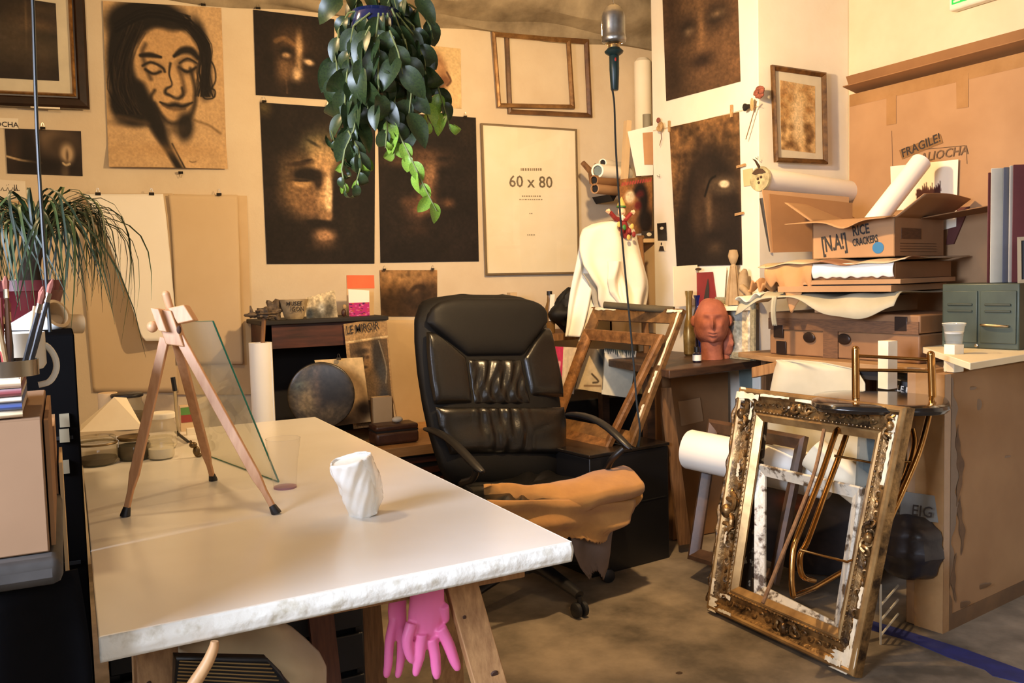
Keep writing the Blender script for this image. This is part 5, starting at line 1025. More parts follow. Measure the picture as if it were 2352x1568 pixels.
b=on_d(1635,825)+Rt*_v(1,1,0)*.082+_v(0,.03,0); r=T('clay_face_side','second dark clay face turned away beside the main clay head','sculpture',b); O('head',MB().ell(b+_v(0,0,38*s1),(17*s1,22*s1,36*s1),28,22,fn=headf),m_clay,r,smooth=60); O('neck',MB().lathe(b,[(11*s1,0),(12*s1,16*s1)],16),m_clay,r)
b=on_d(1628,813); O('wood_block',MB().obb(b+_v(-.03,.0,0),(.055,0,0),(0,.03,0),(.025,0,158*s1)),m_pine,label='rough upright wood block behind the clay head',cat='block',bevel=.008)
# small picture leaning, grey textured frame
yy=3.09
q=[X(1646,682,2.765),X(1737,684,2.765),X(1736,826,2.745),X(1647,812,2.745)]
for k in (2,3): q[k]=_v(2.745,q[k][1],dz+.001)
r=T('leaning_picture','small picture of pale misty clouds in a speckled grey frame on the desk','picture',q[3])
o_,mit,n=frame(r,q,.030,[(0,0),(0,.010),(.5,.013),(1,.008)],mat('speckled_frame',(170,160,128),.7,col2=(120,116,92),scale=80))
qi=[q[i]+mit[i]*.028 for i in range(4)]; c=Cv(50,70,(200,196,180)); c.noise(.2,5); c.e(.25,.25,.3,.2,(232,226,206),.8,.8).e(.6,.5,.15,.4,(130,140,140),.8,.7).e(.35,.8,.2,.15,(60,64,66),.8,.7).e(.75,.85,.2,.12,(210,206,192),.8,.6).e(.2,.55,.25,.2,(90,84,76),.6,.8); c.r(.72,.05,.9,.98,(226,206,166),.9); c.noise(.3,12)
sheet('picture_print',[p+n*.005 for p in qi],c,r)
# cards and figures on the pier behind the desk
b=X(1520,700,PX-.03); upright('cream_board',((1546,612),(1602,608),(1606,700),(1548,705)),3.52,m_ins,'plain cream board under the spectacled print, by the pier edge','board',.004)
q=[Pl(1600,626,.03),Pl(1636,624,.03),Pl(1646,700,.03),Pl(1601,702,.03)]; r=T('red_card','dark red card with a black arched figure, propped behind the desk bottles','card',q[3]); O('card',MB().slab(q,(.004,0,0)),mat('crimson_card',(138,40,40),.7,col2=(120,32,34)),r,smooth=0)
O('black_figure',MB().tube([Pl(1626,640,.033),Pl(1625,660,.033),Pl(1622,690,.033),Pl(1621,704,.033)],[.002,.012,.02,.018],8,flat=.1,upv=(1,0,0)),m_ink,r)
q=[Pl(1636,618,.02),Pl(1668,614,.02),Pl(1662,700,.02),Pl(1640,700,.02)]; O('white_card',MB().slab(q,(.003,0,0)),m_wht,label='narrow white card beside the dark red card',cat='card')
O('dried_pod',MB().ell(Pl(1604,618,.04),(.01,.022,.007),12,8),m_dk,label='small dark dried pod above the red card',cat='pod')
m_stone=mat('figure_plaster',(186,160,120),.8,col2=(150,124,88),scale=10,bump=.3)
b=_v(*Pl(1685,700,.05)); s1=((b-CAM)@Fw)/FPX; b[2]=b[2]-.02
r=T('wrapped_figurine','pale draped figurine with tied cloth head in front of the pier','figurine',b)
H_=112*s1
O('draped_body',MB().grid(lambda u,v:b+_v(0,0,.02)+_v((19-9*v-3*v*v)*s1*(1+.14*math.sin(12*PI*u))*math.cos(2*PI*u)*.8,(19-9*v-3*v*v)*s1*(1+.14*math.sin(12*PI*u))*math.sin(2*PI*u),v*H_*.80),48,14),m_stone,r)
O('tied_head',MB().lathe(b+_v(0,0,.02),[(7*s1,H_*.78),(5*s1,H_*.83),(9*s1,H_*.90),(12*s1,H_*1.0),(9*s1,H_*1.12),(3*s1,H_*1.13)],18),m_stone,r)
b2=_v(*Pl(1712,690,.05)); O('seated_plaster_figure',MB().tube([b2+_v(0,0,.02),b2+_v(0,.01,.05),b2+_v(0,.01,.11),b2+_v(0,0,.14)],[.03,.026,.022,.008],14).tube([b2+_v(-.02,.0,.06),b2+_v(-.03,-.05,.035),b2+_v(-.03,-.07,-.005)],[.016,.013,.010],10).ell(b2+_v(0,-.02,.01),(.04,.06,.02),14,8),m_stone,label='smaller crouching plaster figure beside the draped figurine',cat='figurine')
O('wall_bracket_board',MB().slab([Pl(1655,703,0),Pl(1742,700,0),Pl(1742,711,0),Pl(1655,712,0)],(-.10,0,0)),m_ins,label='narrow ledge on the pier carrying the two plaster figures',cat='ledge')
# round mask-like disc and horizontal roll
m_mask=mat('speckled_disc',(190,180,140),.5,col2=(120,112,84),scale=30)
c0=Y(1748,411,2.96); e1=Y(1985,455,2.96); 
e1=_v(3.30,3.04,Y(1960,440,3.0)[2]+.005); ax=unit(e1-c0); L_=np.linalg.norm(e1-c0); rr=.047
r=T('paper_roll','big white paper roll lying across the top of the cardboard sheets','roll',c0)
O('roll',MB().lathe(c0,[(rr*.8,.01),(rr,.002),(rr,L_-.02),(rr*.5,L_-.02)],40,axis=ax,cap0=False),m_wht,r)
r2=T('round_mask','round speckled mask with dark brow closing the end of the white roll','mask',c0)
c_=c0-ax*.004; O('disc',MB().lathe(c_,[(rr*1.12,.0),(rr*1.14,.002),(rr*1.10,-.006),(rr*.5,-.011),(.001,-.012)],40,axis=ax,cap0=False),m_mask,r2)
uu3=unit(np.cross((0,0,1),-ax)); vv3=unit(np.cross(-ax,uu3))
if vv3[2]<0: vv3=-vv3
def arcpts(y0,w_): return [c_-ax*.012+uu3*x*rr+vv3*(y0+.10*(1-x*x)*0)*rr for x in w_]
O('dark_brow',MB().slab([c_-ax*.0135+uu3*x*rr+vv3*y*rr for x,y in ((-.75,.55),(-.4,.82),(0,.95),(.4,.82),(.78,.5),(.4,.42),(0,.45),(-.4,.36))],ax*.004),m_dk,r2,smooth=0)
for x,y in ((-.05,.0),(.3,.12),(.05,-.35)): O('spot',MB().ell(c_-ax*.012+uu3*x*rr+vv3*y*rr,.006,8,6),m_dk,r2)
O('dark_sprig',MB().tube([c0+_v(-.01,0,.05),c0+_v(-.03,0,.075),c0+_v(-.045,0,.083)],[.006,.004,.001],6),m_dk,label='dark curled sprig above the round mask',cat='sprig')
# worktop along the right wall
z2=.868; s0=Z(1770,819,z2); s1_=Z(2125,846,z2); wd_=unit(s1_-s0)
m_bpine=mat('worktop_edge',(176,140,96),.6,col2=(140,104,66),scale=4,stretch=(10,1,10))
r=T('side_worktop','long worktop along the right wall under the suitcase','worktop',_v(3.05,2.5,0))
s1b=s1_
O('top',MB().slab([s0,s1b,_v(3.33,s1b[1]+.1,z2),_v(3.33,3.08,z2),_v(s0[0]+.05,3.08,z2)],(0,0,-.022)),m_bpine,r,bevel=.002)
O('apron',MB().slab([s0+_v(.02,0,-.023),s1b+_v(.02,0,-.023),s1b+_v(.02,0,-.06),s0+_v(.02,0,-.06)],(.015,0,0)),m_dark,r,smooth=0)
for p in ((s0[0]+.08,s0[1]-.1),(s1b[0]+.08,s1b[1]+.08),(3.26,2.9),(3.26,s1b[1]+.1)): O('leg',MB().bx(p[0],p[0]+.04,p[1],p[1]+.04,0,z2-.023),m_dpine,r)
# suitcase
m_suit=mat('suitcase_card',(150,110,72),.6,col2=(124,88,56),scale=4,bump=.1); m_strap=mat('suitcase_band',(120,84,54),.6,col2=(86,60,40),scale=30,stretch=(1,1,8)); m_lock=mat('dark_brass',(50,38,32),.4,metal=.4)
sa=Z(1768,812,z2+.001); sb=Z(2112,836,z2+.001); su=unit(sb-sa); SL=np.linalg.norm(sb-sa); sn=unit(np.cross(su,(0,0,1))); sn=sn if sn[0]>0 else -sn
hh=Y(1768,716,sa[1])[2]-sa[2]; UPZ=_v(0,0,1)
r=T('suitcase','old brown cardboard suitcase with two dark round lock plates','suitcase',sa+su*SL/2+sn*.15)
O('body',MB().obb(sa,su*SL,sn*.34,UPZ*(hh*.60)),m_suit,r,bevel=.006); O('lid',MB().obb(sa-su*.004-sn*.004+UPZ*hh*.62,su*(SL+.008),sn*.348,UPZ*hh*.38),m_suit,r,bevel=.006)
O('lid_band',MB().obb(sa-sn*.008+UPZ*hh*.60,su*SL,sn*.004,UPZ*hh*.26),m_strap,r,smooth=0)
for f_ in (.42,): O('wide_strap',MB().obb(sa+su*SL*(f_-.02)-sn*.006,su*SL*.10,sn*.006,UPZ*hh*.6),m_strap,r,smooth=0)
for f_ in (.30,.54): O('lock_plate',MB().ell(sa+su*SL*f_-sn*.006+UPZ*hh*.44,(.006,.032,.022),20,10,rot=None),m_lock,r)
for f_,z_ in ((.04,.40),(.06,.02),(.86,.66)): O('corner_patch',MB().obb(sa+su*SL*f_-sn*.009+UPZ*hh*z_,su*.05,sn*.006,UPZ*hh*.30),m_lock,r,bevel=.002)
# stack of flat boxes with papers between
C_0=D(2050,640,3.3)[:2]; L_0=D(1765,640,3.7)[:2]; 
cu=unit(_v(*(L_0-C_0),0)); cv_=unit(_v(*(D(2240,600,3.55)[:2]-C_0),0)); cv_=unit(cv_-cu*(cv_@cu)); CL=np.linalg.norm(L_0-C_0); CW=.50
def zat(py,px=2050): return D(px,py,3.3)[2]
C3=lambda z,du=0,dv=0:_v(C_0[0],C_0[1],z)+cu*du+cv_*dv
def flat(name,ztop,zbot,du,dl,dv,dw,mm,label,cat='box',**k):
    return O(name,MB().obb(C3(zbot,du,dv),cu*dl,cv_*dw,(0,0,ztop-zbot)),mm,label=label,cat=cat,**k)
zb=sa[2]+hh+.001
z_a=zat(706); 
zs_=[zb,zat(672),zat(654),zat(640),zat(601),zat(584)]
def wavy(name,z,du,dl,dv,dw,mm,label,amp=.006,droop=None,solid=.003,ph=0,cat='paper'):
    def f(u,v):
        p=C3(z,du+dl*u,dv+dw*v); e=max(0,.12-v)/.12
        return p+_v(0,0,amp*math.sin(u*9+ph)*(1-.5*v)+amp*.7*math.sin(u*23+v*5+ph)-(droop(u)*e**1.5 if droop else 0))+(-cv_)*0
    return O(name,MB().grid(f,70,24),mm,label=label,cat=cat,solid=solid,smooth=80)
m_trc=mat('tracing_paper',(184,176,150),.7,col2=(158,150,124),scale=4); m_krf=mat('kraft_paper',(200,152,100),.8,col2=(176,128,80),scale=4); m_news=mat('mottled_wrap',(186,166,134),.8,col2=(130,90,64),scale=3,thr=(.42,.5))
flat('box_packet',zs_[1]-.004-.012,zb+.001,.12,CL-.30,.05,.40,m_card,'low tan packet lying directly on the suitcase lid')
wavy('tracing_sheet',zs_[1]-.006,-.03,CL+.16,-.05,CW+.03,m_trc,'crumpled greenish-white paper spilling over the suitcase',.007,lambda u:.05+.04*math.sin(u*7),ph=1)
flat('flat_box',zs_[2]-.001,zs_[1]+.004,-.01,CL*.90,-.03,CW-.05,m_card,'lowest flat brown cardboard box in the stack on the suitcase',bevel=.001)
flat('dark_folder',zs_[2]+.003,zs_[2],.0,CL*.84,-.01,CW-.08,m_dark,'thin dark folder between the flat brown boxes',cat='folder')
flat('flat_box',zs_[3]-.001,zs_[2]+.004,-.04,CL*.9,-.02,CW-.05,m_card,'middle flat brown cardboard box in the stack',bevel=.001)
flat('flat_box',zs_[4],zs_[3],-.01,CL*.98,.0,CW-.04,m_dcard,'thick upper brown cardboard box in the stack, wrapped in white paper',bevel=.002)
def side(name,za,zb2,u0,u1,off,mm,label,rag,nu=60):
    """paper hanging down over the front of the stack"""
    def f(u,v):
        du=u0+(u1-u0)*u; z=za+(zb2-za)*v*(1+rag(u)); return C3(z,du,-off-.010*math.sin(PI*v)-.004*math.sin(u*14))
    return O(name,MB().grid(f,nu,16),mm,label=label,cat='paper',solid=.002,smooth=80)
side('white_wrap',zs_[4]-.001,zs_[3]+.008,-.01,CL*.60,.008,m_wht,'white torn paper strip over the front of the thick upper box',lambda u:.08*math.sin(u*40)*math.sin(u*9))
side('torn_kraft_paper',zs_[4]+.002,zs_[1]-.03,CL*.60,CL*1.0,.014,m_krf,'torn orange-brown kraft paper hanging over the left of the box stack',lambda u:-.45+.75*math.exp(-((u-.42)/.16)**2)+.08*math.sin(u*30))
wavy('top_wrap',zs_[4]+.012,-.06,CL+.09,-.03,CW+.04,m_news,'mottled wrapping paper spread under the open snack carton',.006,lambda u:.012,ph=2)
side('hanging_strip',zs_[1]-.01,zs_[1]-.13,CL*.86,CL*.90,.05,m_trc,'thin paper strip dangling in front of the suitcase',lambda u:0,8)
O('curled_end_paper',MB().grid(lambda u,v:C3(zs_[1]-.01-.14*v*u,-.10-.10*u+.02*v,.25+.22*v)+_v(0,0,.02*math.sin(u*4)),24,14),m_trc,label='curled translucent paper hanging over the right end of the suitcase',cat='paper',solid=.002)
O('pale_paper_left',MB().grid(lambda u,v:C3(zs_[1]-.01-.02*u,CL+.01+.12*u,-.05+.2*v)+_v(0,0,.014*math.sin(u*9+v*4)),30,16),m_pap,label='crumpled pale papers sticking out left of the box stack',cat='paper',solid=.003)
O('kraft_crumple',MB().grid(lambda u,v:C3(zs_[2]+.005,CL+.0+.10*u,.0+.16*v)+_v(0,0,.02*math.sin(u*11+v*7)+.01*math.sin(u*25)),30,16),m_krf,label='crumpled kraft paper at the left end of the flat boxes',cat='paper',solid=.003)
# sheets standing at the back of the stack
up_a=D(1775,440,3.62); 
for i,(pts,dd_,lab) in enumerate(((((1768,445),(1958,466),(1958,575),(1776,580)),3.60,'brown cardboard sheet standing behind the snack carton, front one'),(((1752,436),(1950,452),(1950,575),(1772,580)),3.66,'brown cardboard sheet standing behind the snack carton, rear one'))):
    o=D(*pts[0],dd_); q=[Y(x,y,o[1]-.0+.0) for x,y in pts]
    q=[onP(x,y,C3(0,CL*.72+.02*i,.40+.03*i),_v(-.3,-1,0)) for x,y in pts]; O('cardboard_sheet',MB().slab(q,(0,.006,0)),m_card if i else m_dcard,label=lab,cat='cardboard')
O('leaning_strip',MB().tube([Y(1748,455,3.098),Y(1755,500,3.098),Y(1768,578,3.098)],[.010,.009,.004],8,flat=.5),m_grym,label='thin grey strip hanging below the round mask',cat='strip')
# open snack carton
bz3=zs_[4]+.020
K0=_v(*D(2055,583,3.36)[:2],bz3); KL=_v(*D(1866,577,3.60)[:2],bz3); KR=_v(*D(2166,560,3.66)[:2],bz3); ku=unit(K0-KL); KU=np.linalg.norm(K0-KL); kv=unit(KR-K0); KV=np.linalg.norm(KR-K0); 
kh=D(2055,498,3.36)[2]-bz3
r=T('snack_carton','open brown carton printed with rice crackers lettering, paper roll inside','box',(KL+KR)/2)
O('front_panel',MB().obb(KL,ku*KU,kv*.004,UPZ*kh),m_card,r,smooth=0); O('side_panel',MB().obb(K0,-ku*.004,kv*KV,UPZ*kh),m_card,r,smooth=0); O('side_panel',MB().obb(KL,ku*.004,kv*KV,UPZ*kh),m_dcard,r,smooth=0); O('back_panel',MB().obb(KL+kv*KV,ku*KU,kv*.004,UPZ*kh),m_card,r,smooth=0); O('bottom',MB().obb(KL,ku*KU,kv*KV,UPZ*.003),m_dcard,r,smooth=0)
def flap(a,b,out,lift,ln,mm=m_card,bow=0):
    n=16
    def f(u,v): return a+(b-a)*u+(out*math.cos(lift)+UPZ*math.sin(lift))*ln*v+UPZ*bow*math.sin(PI*u)*v
    O('flap',MB().grid(f,n,6),mm,r,solid=.003)
T0=UPZ*kh
O('flap',MB().grid(lambda u,v:KL+T0+ku*KU*u-ku*.075*(1-u)*v+(-kv)*(.085*v)+UPZ*(.004-.030*math.exp(-((u-.60)/.14)**2)*v-.010*v),24,8),m_card,r,solid=.003)
flap(KL+T0,KL+T0+kv*KV,-ku,.62,.15); flap(K0+T0,K0+T0+kv*KV,ku,.62,.13,bow=.01); flap(KL+kv*KV+T0,K0+kv*KV+T0,kv,.5,.12)
flap(K0+T0+kv*KV*.5,K0+T0+kv*KV,ku,.12,.26,m_dcard)
m_pr=mat('stencil_black',(46,42,38),.8); m_prb=mat('stamp_blue',(36,112,160),.6)
kt=unit(ku+UPZ*.14); fp=lambda fx,fy:KL-kv*.0012+ku*KU*fx+UPZ*kh*fy
text('[N.A!]',fp(.13,.18),kt,UPZ,kh*.58,m_pr,r,wx=.48,bold=.022); text('RICE',fp(.51,.57),kt,UPZ,kh*.36,m_pr,r,wx=.62,bold=.022); text('CRACKERS',fp(.51,.30),kt,UPZ,kh*.27,m_pr,r,wx=.52,bold=.02)
O('blue_stamp',MB().ell(fp(.81,.22),(.001,.001,.001),4,3).lathe(fp(.81,.24),[(.001,.0005),(.022,.0004),(.022,-.001)],28,axis=-kv),m_prb,r)
O('brown_print',MB().obb(K0+ku*.0005+kv*KV*.12+UPZ*kh*.45,kv*KV*.4,ku*.001,UPZ*kh*.28),m_strap,r,smooth=0)
for k in range(4): O('printed_line',MB().obb(K0+ku*.0005+kv*KV*.1+UPZ*kh*(.12+.07*k),kv*KV*.75,ku*.0008,UPZ*.002),m_strap,r,smooth=0)
ra=D(1990,520,3.46)+_v(0,.03,-.05); rb_=D(2115,372,3.62)
O('inserted_roll',MB().lathe(ra,[(.001,0),(.040,0),(.040,np.linalg.norm(rb_-ra)),(.034,np.linalg.norm(rb_-ra)),(.034,.05)],36,axis=rb_-ra),m_wht,label='white paper roll sticking up diagonally out of the snack carton',cat='roll')
c=Cv(70,100,(240,232,212)); c.r(.40,.40,.76,.72,(84,50,44))
for i in range(13):
    x=.41+.028*i; h_=.05+.09*random.random(); c.line([(x,.42),(x+.005,.40-h_)],[.022,.003],(84,50,44),1,.3)
pr_n=_v(-.9,-.75,0); q=[X(x,y,3.262) for x,y in ((2045,382),(2201,366),(2196,520),(2050,560))]
sheet('brush_print',q,c,label='white sheet with a dark red-brown brush mark, standing behind the snack carton',cat='print')
q=[X(x,y,3.266) for x,y in ((2186,478),(2226,474),(2190,560),(2172,562))]; O('red_brown_board',MB().slab(q,(.006,0,0)),mat('oxblood_board',(96,50,42),.7),label='dark oxblood board edge behind the white brush print',cat='board')
# very large cardboard packing case against the right wall
m_tape=mat('brown_tape',(168,128,84),.25,col2=(150,112,70),coat=.6,bump=.25,bscale=50)
xb=RX-.075; q=[X(1950,222,xb),None,None,X(1956,640,xb)]
zt3=X(1950,218,xb)[2]; ya=X(1950,218,xb)[1]; r=T('packing_case','huge flat brown cardboard packing case with tape, against the right wall','box',(xb+.03,2.4,.9))
O('front_panel',MB().bx(xb,RX-.002,1.3,ya,.90,zt3),m_card,r,bevel=.003)
O('lid_flap',MB().slab([(xb-.05,ya-.01,zt3+.030),(xb-.05,1.3,zt3+.035),(RX-.005,1.3,zt3+.003),(RX-.005,ya,zt3+.003)],(0,0,.004)),m_dcard,r,smooth=0)
O('rear_flap',MB().obb((xb+.0,1.3,zt3+.036),(.004,0,0),(0,ya-1.3,0),(-.02,0,.045)),m_dcard,r,smooth=0)
O('tape_strip',MB().bx(xb-.0015,xb,1.3,ya-.005,zt3-.055,zt3-.002),m_tape,r,smooth=0)
def tapeq(*pts,mm=m_tape): O('tape_piece',MB().slab([X(x,y,xb-.0025) for x,y in pts],(.001,0,0)),mm,r,smooth=0)
tapeq((2196,175),(2224,168),(2224,246),(2197,250)); tapeq((2036,225),(2058,219),(2058,284),(2036,288)); tapeq((2065,345),(2160,308),(2166,328),(2072,366),mm=mat('tape_dark',(140,104,66),.25,coat=.6,bump=.3,bscale=50))
v1=X(2072,362,xb-.004); u1=unit(X(2165,322,xb-.004)-v1); text('FRAGILE!',v1,u1,UPZ,.052,m_ink,r,wx=.95,th=.0004)
v1=X(2112,372,xb-.004); text('ALIOCHA',v1,unit(_v(0,-1,.02)),UPZ,.050,mat('pencil_ink',(110,84,58),.8),r,wx=1.05,th=.0003,shear=.2)
O('pen_lines',MB().tube([X(2048,300,xb-.002),X(2050,385,xb-.002)],.0009,4),m_strap,r)
O('pen_line',MB().tube([X(2100,372,xb-.002),X(2101,345,xb-.002),X(2219,334,xb-.002),X(2221,376,xb-.002)],.0009,4),m_ink,r)
# cream board on white posts, green cabinet, folders
cz=.93; m_crm=mat('cream_board',(236,222,186),.6,col2=(222,204,164),scale=3)
P1=Z(2046,790,cz); P2=Z(2200,836,cz)+_v(.055,.0,0); P3=Z(2362,812,cz)
O('cream_board',MB().slab([_v(3.22,2.30,cz),_v(2.93,2.42,cz),P2,P3,_v(3.22,P3[1],cz)],(0,0,-.022)),m_crm,label='cream board top carrying the green metal cabinet',cat='board',bevel=.002)
m_gcab=mat('green_enamel',(70,80,66),.4,col2=(52,60,50),scale=6); m_gdark=mat('green_shadow',(50,58,46),.5)
g0=Z(2163,796,cz+.001); gz=cz+.001; g1_=D(2340,803,3.04); gu=_v(g1_[0]-g0[0],g1_[1]-g0[1],0); GU=np.linalg.norm(gu); gu=unit(gu); gn=unit(np.cross(UPZ,gu)); gn=gn if gn[0]+gn[1]>0 else -gn
gh=D(2156,652,(g0-CAM)@Fw)[2]-gz
r=T('green_cabinet','small green metal cabinet with two louvred doors on the cream board','cabinet',g0+gu*GU/2+gn*.15)
O('body',MB().obb(g0,gu*GU,gn*.22,UPZ*gh),m_gcab,r,bevel=.004)
for i in (0,1):
    d=O('door',MB().obb(g0+gu*GU*(.03+.49*i)-gn*.006+UPZ*gh*.09,gu*GU*.45,gn*.008,UPZ*gh*.80),m_gcab,r,bevel=.002)
    for k in (0,1): O('louvre',MB().obb(g0+gu*GU*(.09+.49*i)-gn*.011+UPZ*gh*(.66-.10*k),gu*GU*.33,gn*.008,UPZ*gh*.035),m_gdark,d,bevel=.002)
    if i==1: O('handle',MB().tube([g0+gu*GU*.56-gn*.006+UPZ*gh*.36,g0+gu*GU*.58-gn*.022+UPZ*gh*.37,g0+gu*GU*.86-gn*.022+UPZ*gh*.36,g0+gu*GU*.88-gn*.006+UPZ*gh*.36],.0045,8),m_chr,d)
O('lock',MB().lathe(g0+gu*GU*.47-gn*.001+UPZ*gh*.045,[(.006,0),(.006,.004),(.002,.005)],14,axis=-gn),m_chr,r)
gt=gz+gh+.001
m_fold=mat('folder_white',(214,206,184),.6); m_fblue=mat('folder_grey_blue',(96,100,112),.6); m_fred=mat('folder_maroon',(100,46,48),.6,col2=(84,38,42)); m_fblk=mat('folder_black',(44,36,36),.6)
def fold_(px0,px1,topy,boty,dist,dep,mm,label,name='folder',cat='folder'):
    a=D(px0,boty,dist); b=D(px1,boty,dist); a=_v(a[0],a[1],gt); b=_v(b[0],b[1],gt); zt=D(px0,topy,dist)[2]
    O(name,MB().obb(a,b-a,gn*dep,UPZ*(zt-gt)),mm,label=label,cat=cat,bevel=.002,group='folders on the green cabinet')
fold_(2266,2272,398,646,3.16,.20,m_fred,'thin dark red folder edge, leftmost on the green cabinet')
fold_(2273,2300,388,646,3.14,.21,m_fold,'white folder standing on the green cabinet, second from the packing case')
fold_(2301,2313,386,646,3.13,.21,m_fblue,'slim grey-blue folder beside the white folder')
fold_(2315,2322,382,648,3.12,.21,m_fold,'thin pale folder against the maroon album')
fold_(2323,2420,380,648,3.10,.22,m_fred,'wide maroon album at the right end of the green cabinet',name='album',cat='album')
r=T('picture_frame','small dark frame cut by the picture edge, in front of the maroon album','frame',_v(*D(2340,650,2.98)[:2],gt)); q=[D(2336,545,2.98),D(2420,540,2.93),D(2420,648,2.93),D(2337,650,2.98)]; q[2][2]=q[3][2]=gt; frame(r,q,.012,[(0,0),(0,.008),(1,.006)],m_silv); O('backing',MB().slab([p+gn*.003 for p in q],gn*.003),m_dark,r,smooth=0)
# white posts and measuring cup
m_post=mat('white_post',(240,230,202),.6,col2=(226,212,180),scale=10)
# ------------------------------------------------------------------ brass bar stool
m_brass=mat('brass_tube',(204,156,92),.16,metal=1,col2=(150,108,60),scale=10); m_seatb=mat('glossy_black_seat',(22,20,20),.12,coat=1)
dS=2.98
def St(x,y,d=dS): return D(x,y,d)
zS=.80; r=T('bar_stool','folding bar stool of brass tube with glossy black seat and low back','stool',_v(2.45,2.3,0))
pA=St(1965,802,3.0); pB=St(2138,814,2.86); zS=.80
sA=Z(1966,914,.798); sB=St(2142,905,2.86); pA=D(1965,802,(sA-CAM)@Fw); zS=.80
O('back_post',MB().tube([pA,sA],.0125,14).ell(pA,.0125,12,6),m_brass,r); O('back_post',MB().tube([pB,sB+_v(.0,0,-.01)],.0125,14).ell(pB,.0125,12,6),m_brass,r)
for f_ in (.13,.42): O('back_bar',MB().tube([pA+(sA-pA)*f_,pB+(sB-pB)*f_],.0055,10),m_brass,r)
bu=unit(_v(*(sB-sA)[:2],0)); bv=unit(_v(-bu[1],bu[0],0)); bv=bv if bv@Fw>0 else -bv; mid=_v(*Z(2018,912,.80)[:2],.79)-bv*.17
def seat2(u,v):
    a=2*PI*u; k=3.5; cx_=math.copysign(abs(math.cos(a))**(2/k),math.cos(a)); cy_=math.copysign(abs(math.sin(a))**(2/k),math.sin(a)); pr=[(0,-.02),(.96,-.02),(1,-.008),(.98,.004),(.9,.008),(0,.008)]
    t=v*5; i=min(int(t),4); q=pr[i][0]*(1-t+i)+pr[i+1][0]*(t-i); h=pr[i][1]*(1-t+i)+pr[i+1][1]*(t-i); return mid+bv*.17+bu*.21*cx_*q+bv*.20*cy_*q+UPZ*h
O('seat',MB().grid(seat2,64,26),m_seatb,r,smooth=80)
def zl(x,y,d): return D(x,y,d)
legs=[[(1926,985,2.92),(1917,1000,2.90),(1885,1095,2.86),(1838,1215,2.78),(1822,1262,2.76),(1818,1330,2.74),(1822,1368,2.73)],
      [(1952,975,2.98),(1930,1040,2.95),(1900,1120,2.90),(1856,1240,2.82),(1838,1275,2.80),(1842,1320,2.80),(1870,1332,2.84)],
      [(2142,905,2.86),(2132,960,2.84),(2110,1040,2.82),(2070,1135,2.80),(2040,1205,2.78),(2010,1320,2.76)],
      [(2096,985,2.98),(2100,1020,2.96),(2085,1080,2.92),(2055,1150,2.88),(2020,1260,2.84),(2002,1340,2.83)]]
for L in legs: O('leg',MB().tube([zl(*p) for p in L],.0095,10),m_brass,r)
O('rung',MB().tube([zl(1916,1046,2.90),zl(2000,1062,2.86),zl(2104,1060,2.83)],.004,8),m_brass,r); O('rung',MB().tube([zl(1838,1262,2.79),zl(1945,1290,2.77),zl(2028,1260,2.79)],.004,8),m_brass,r)
O('foot_bar',MB().tube([zl(1822,1368,2.73),zl(1870,1350,2.9),zl(1990,1280,3.0)],.009,10),m_brass,r)
def post(px,topy,boty,d,label):
    a=D(px,topy,d); b=D(px,boty,d); return a,b
sz0=mid[2]+.009; w0=Z(2039,893,sz0); a=D(2039,782,(w0-CAM)@Fw)
O('white_post',MB().bx(a[0]-.024,a[0]+.024,a[1]-.022,a[1]+.022,sz0,a[2]),m_post,label='square white-painted post standing on the black bar stool seat',cat='post',bevel=.002)
a=D(2191,790,2.985); O('white_post',MB().bx(a[0]-.024,a[0]+.024,a[1]-.02,a[1]+.02,.870,a[2]),m_post,label='square white-painted post holding the measuring cup',cat='post',bevel=.002); pt=a
cb=_v(a[0],a[1],a[2]+.001); r=T('measuring_cup','clear tapered plastic cup on the white post before the green cabinet','cup',cb)
O('body',MB().lathe(cb,[(.024,0),(.025,.002),(.033,.058),(.036,.062),(.036,.068)],28,cap1=False),glass('cup_plastic',(232,232,224),.05,.16),r); O('inner_ring',MB().lathe(cb,[(.0275,.034),(.029,.040)],24),mat('frosted_plastic',(226,224,212),.3),r); O('rim',MB().tube([cb+_v(.036*math.cos(a_*.2618),.036*math.sin(a_*.2618),.068) for a_ in range(24)],.0012,6,closed=True),m_pap,r)
# museum bag
q=[D(2052,868,3.2),D(2137,884,3.12),D(2136,1010,3.12),D(2054,1000,3.2)]
r=T('black_bag','black shopping bag with white museum lettering behind the bar stool','bag',q[3]); bn_=unit(np.cross(q[1]-q[0],UPZ)); bn_=bn_ if bn_@Fw>0 else -bn_
O('bag_front',MB().slab(q,bn_*.06),m_black,r,bevel=.006); text('LE MUSÉE N',D(2060,897,3.17)-bn_*.004,q[1]-q[0],UPZ,.030,m_wht,r,wx=.78)
# ------------------------------------------------------------------ cloth, rail and clutter under the worktop
p0=Z(1880,900,.7); pc_=s0+_v(-.02,0,-.01); cn=unit(np.cross(wd_,UPZ))
m_gcl=mat('dingy_white_cloth',(214,206,180),.9,col2=(190,180,150),scale=3,sheen=.2)
cloth('hanging_cloth',[(826,1790,1800),(832,1786,1880),(848,1782,1962),(880,1778,1985),(930,1772,1990),(1000,1770,1995),(1060,1800,1998)],pc_,cn,lambda u,v:.02*math.sin(u*12+v)*math.exp(-u*2)+.012*math.sin(u*5+v*4),m_gcl,label='off-white cloth hanging from the worktop edge behind the brass stool',cat='cloth')
O('wood_rail',MB().obb(onP(1726,868,pc_+_v(-.02,.3,0),cn),onP(1800,852,pc_,cn)-onP(1726,868,pc_+_v(-.02,.3,0),cn),(.03,0,0),(0,0,.045)),m_pine,label='short wooden rail end beside the hanging off-white cloth',cat='rail',bevel=.003)
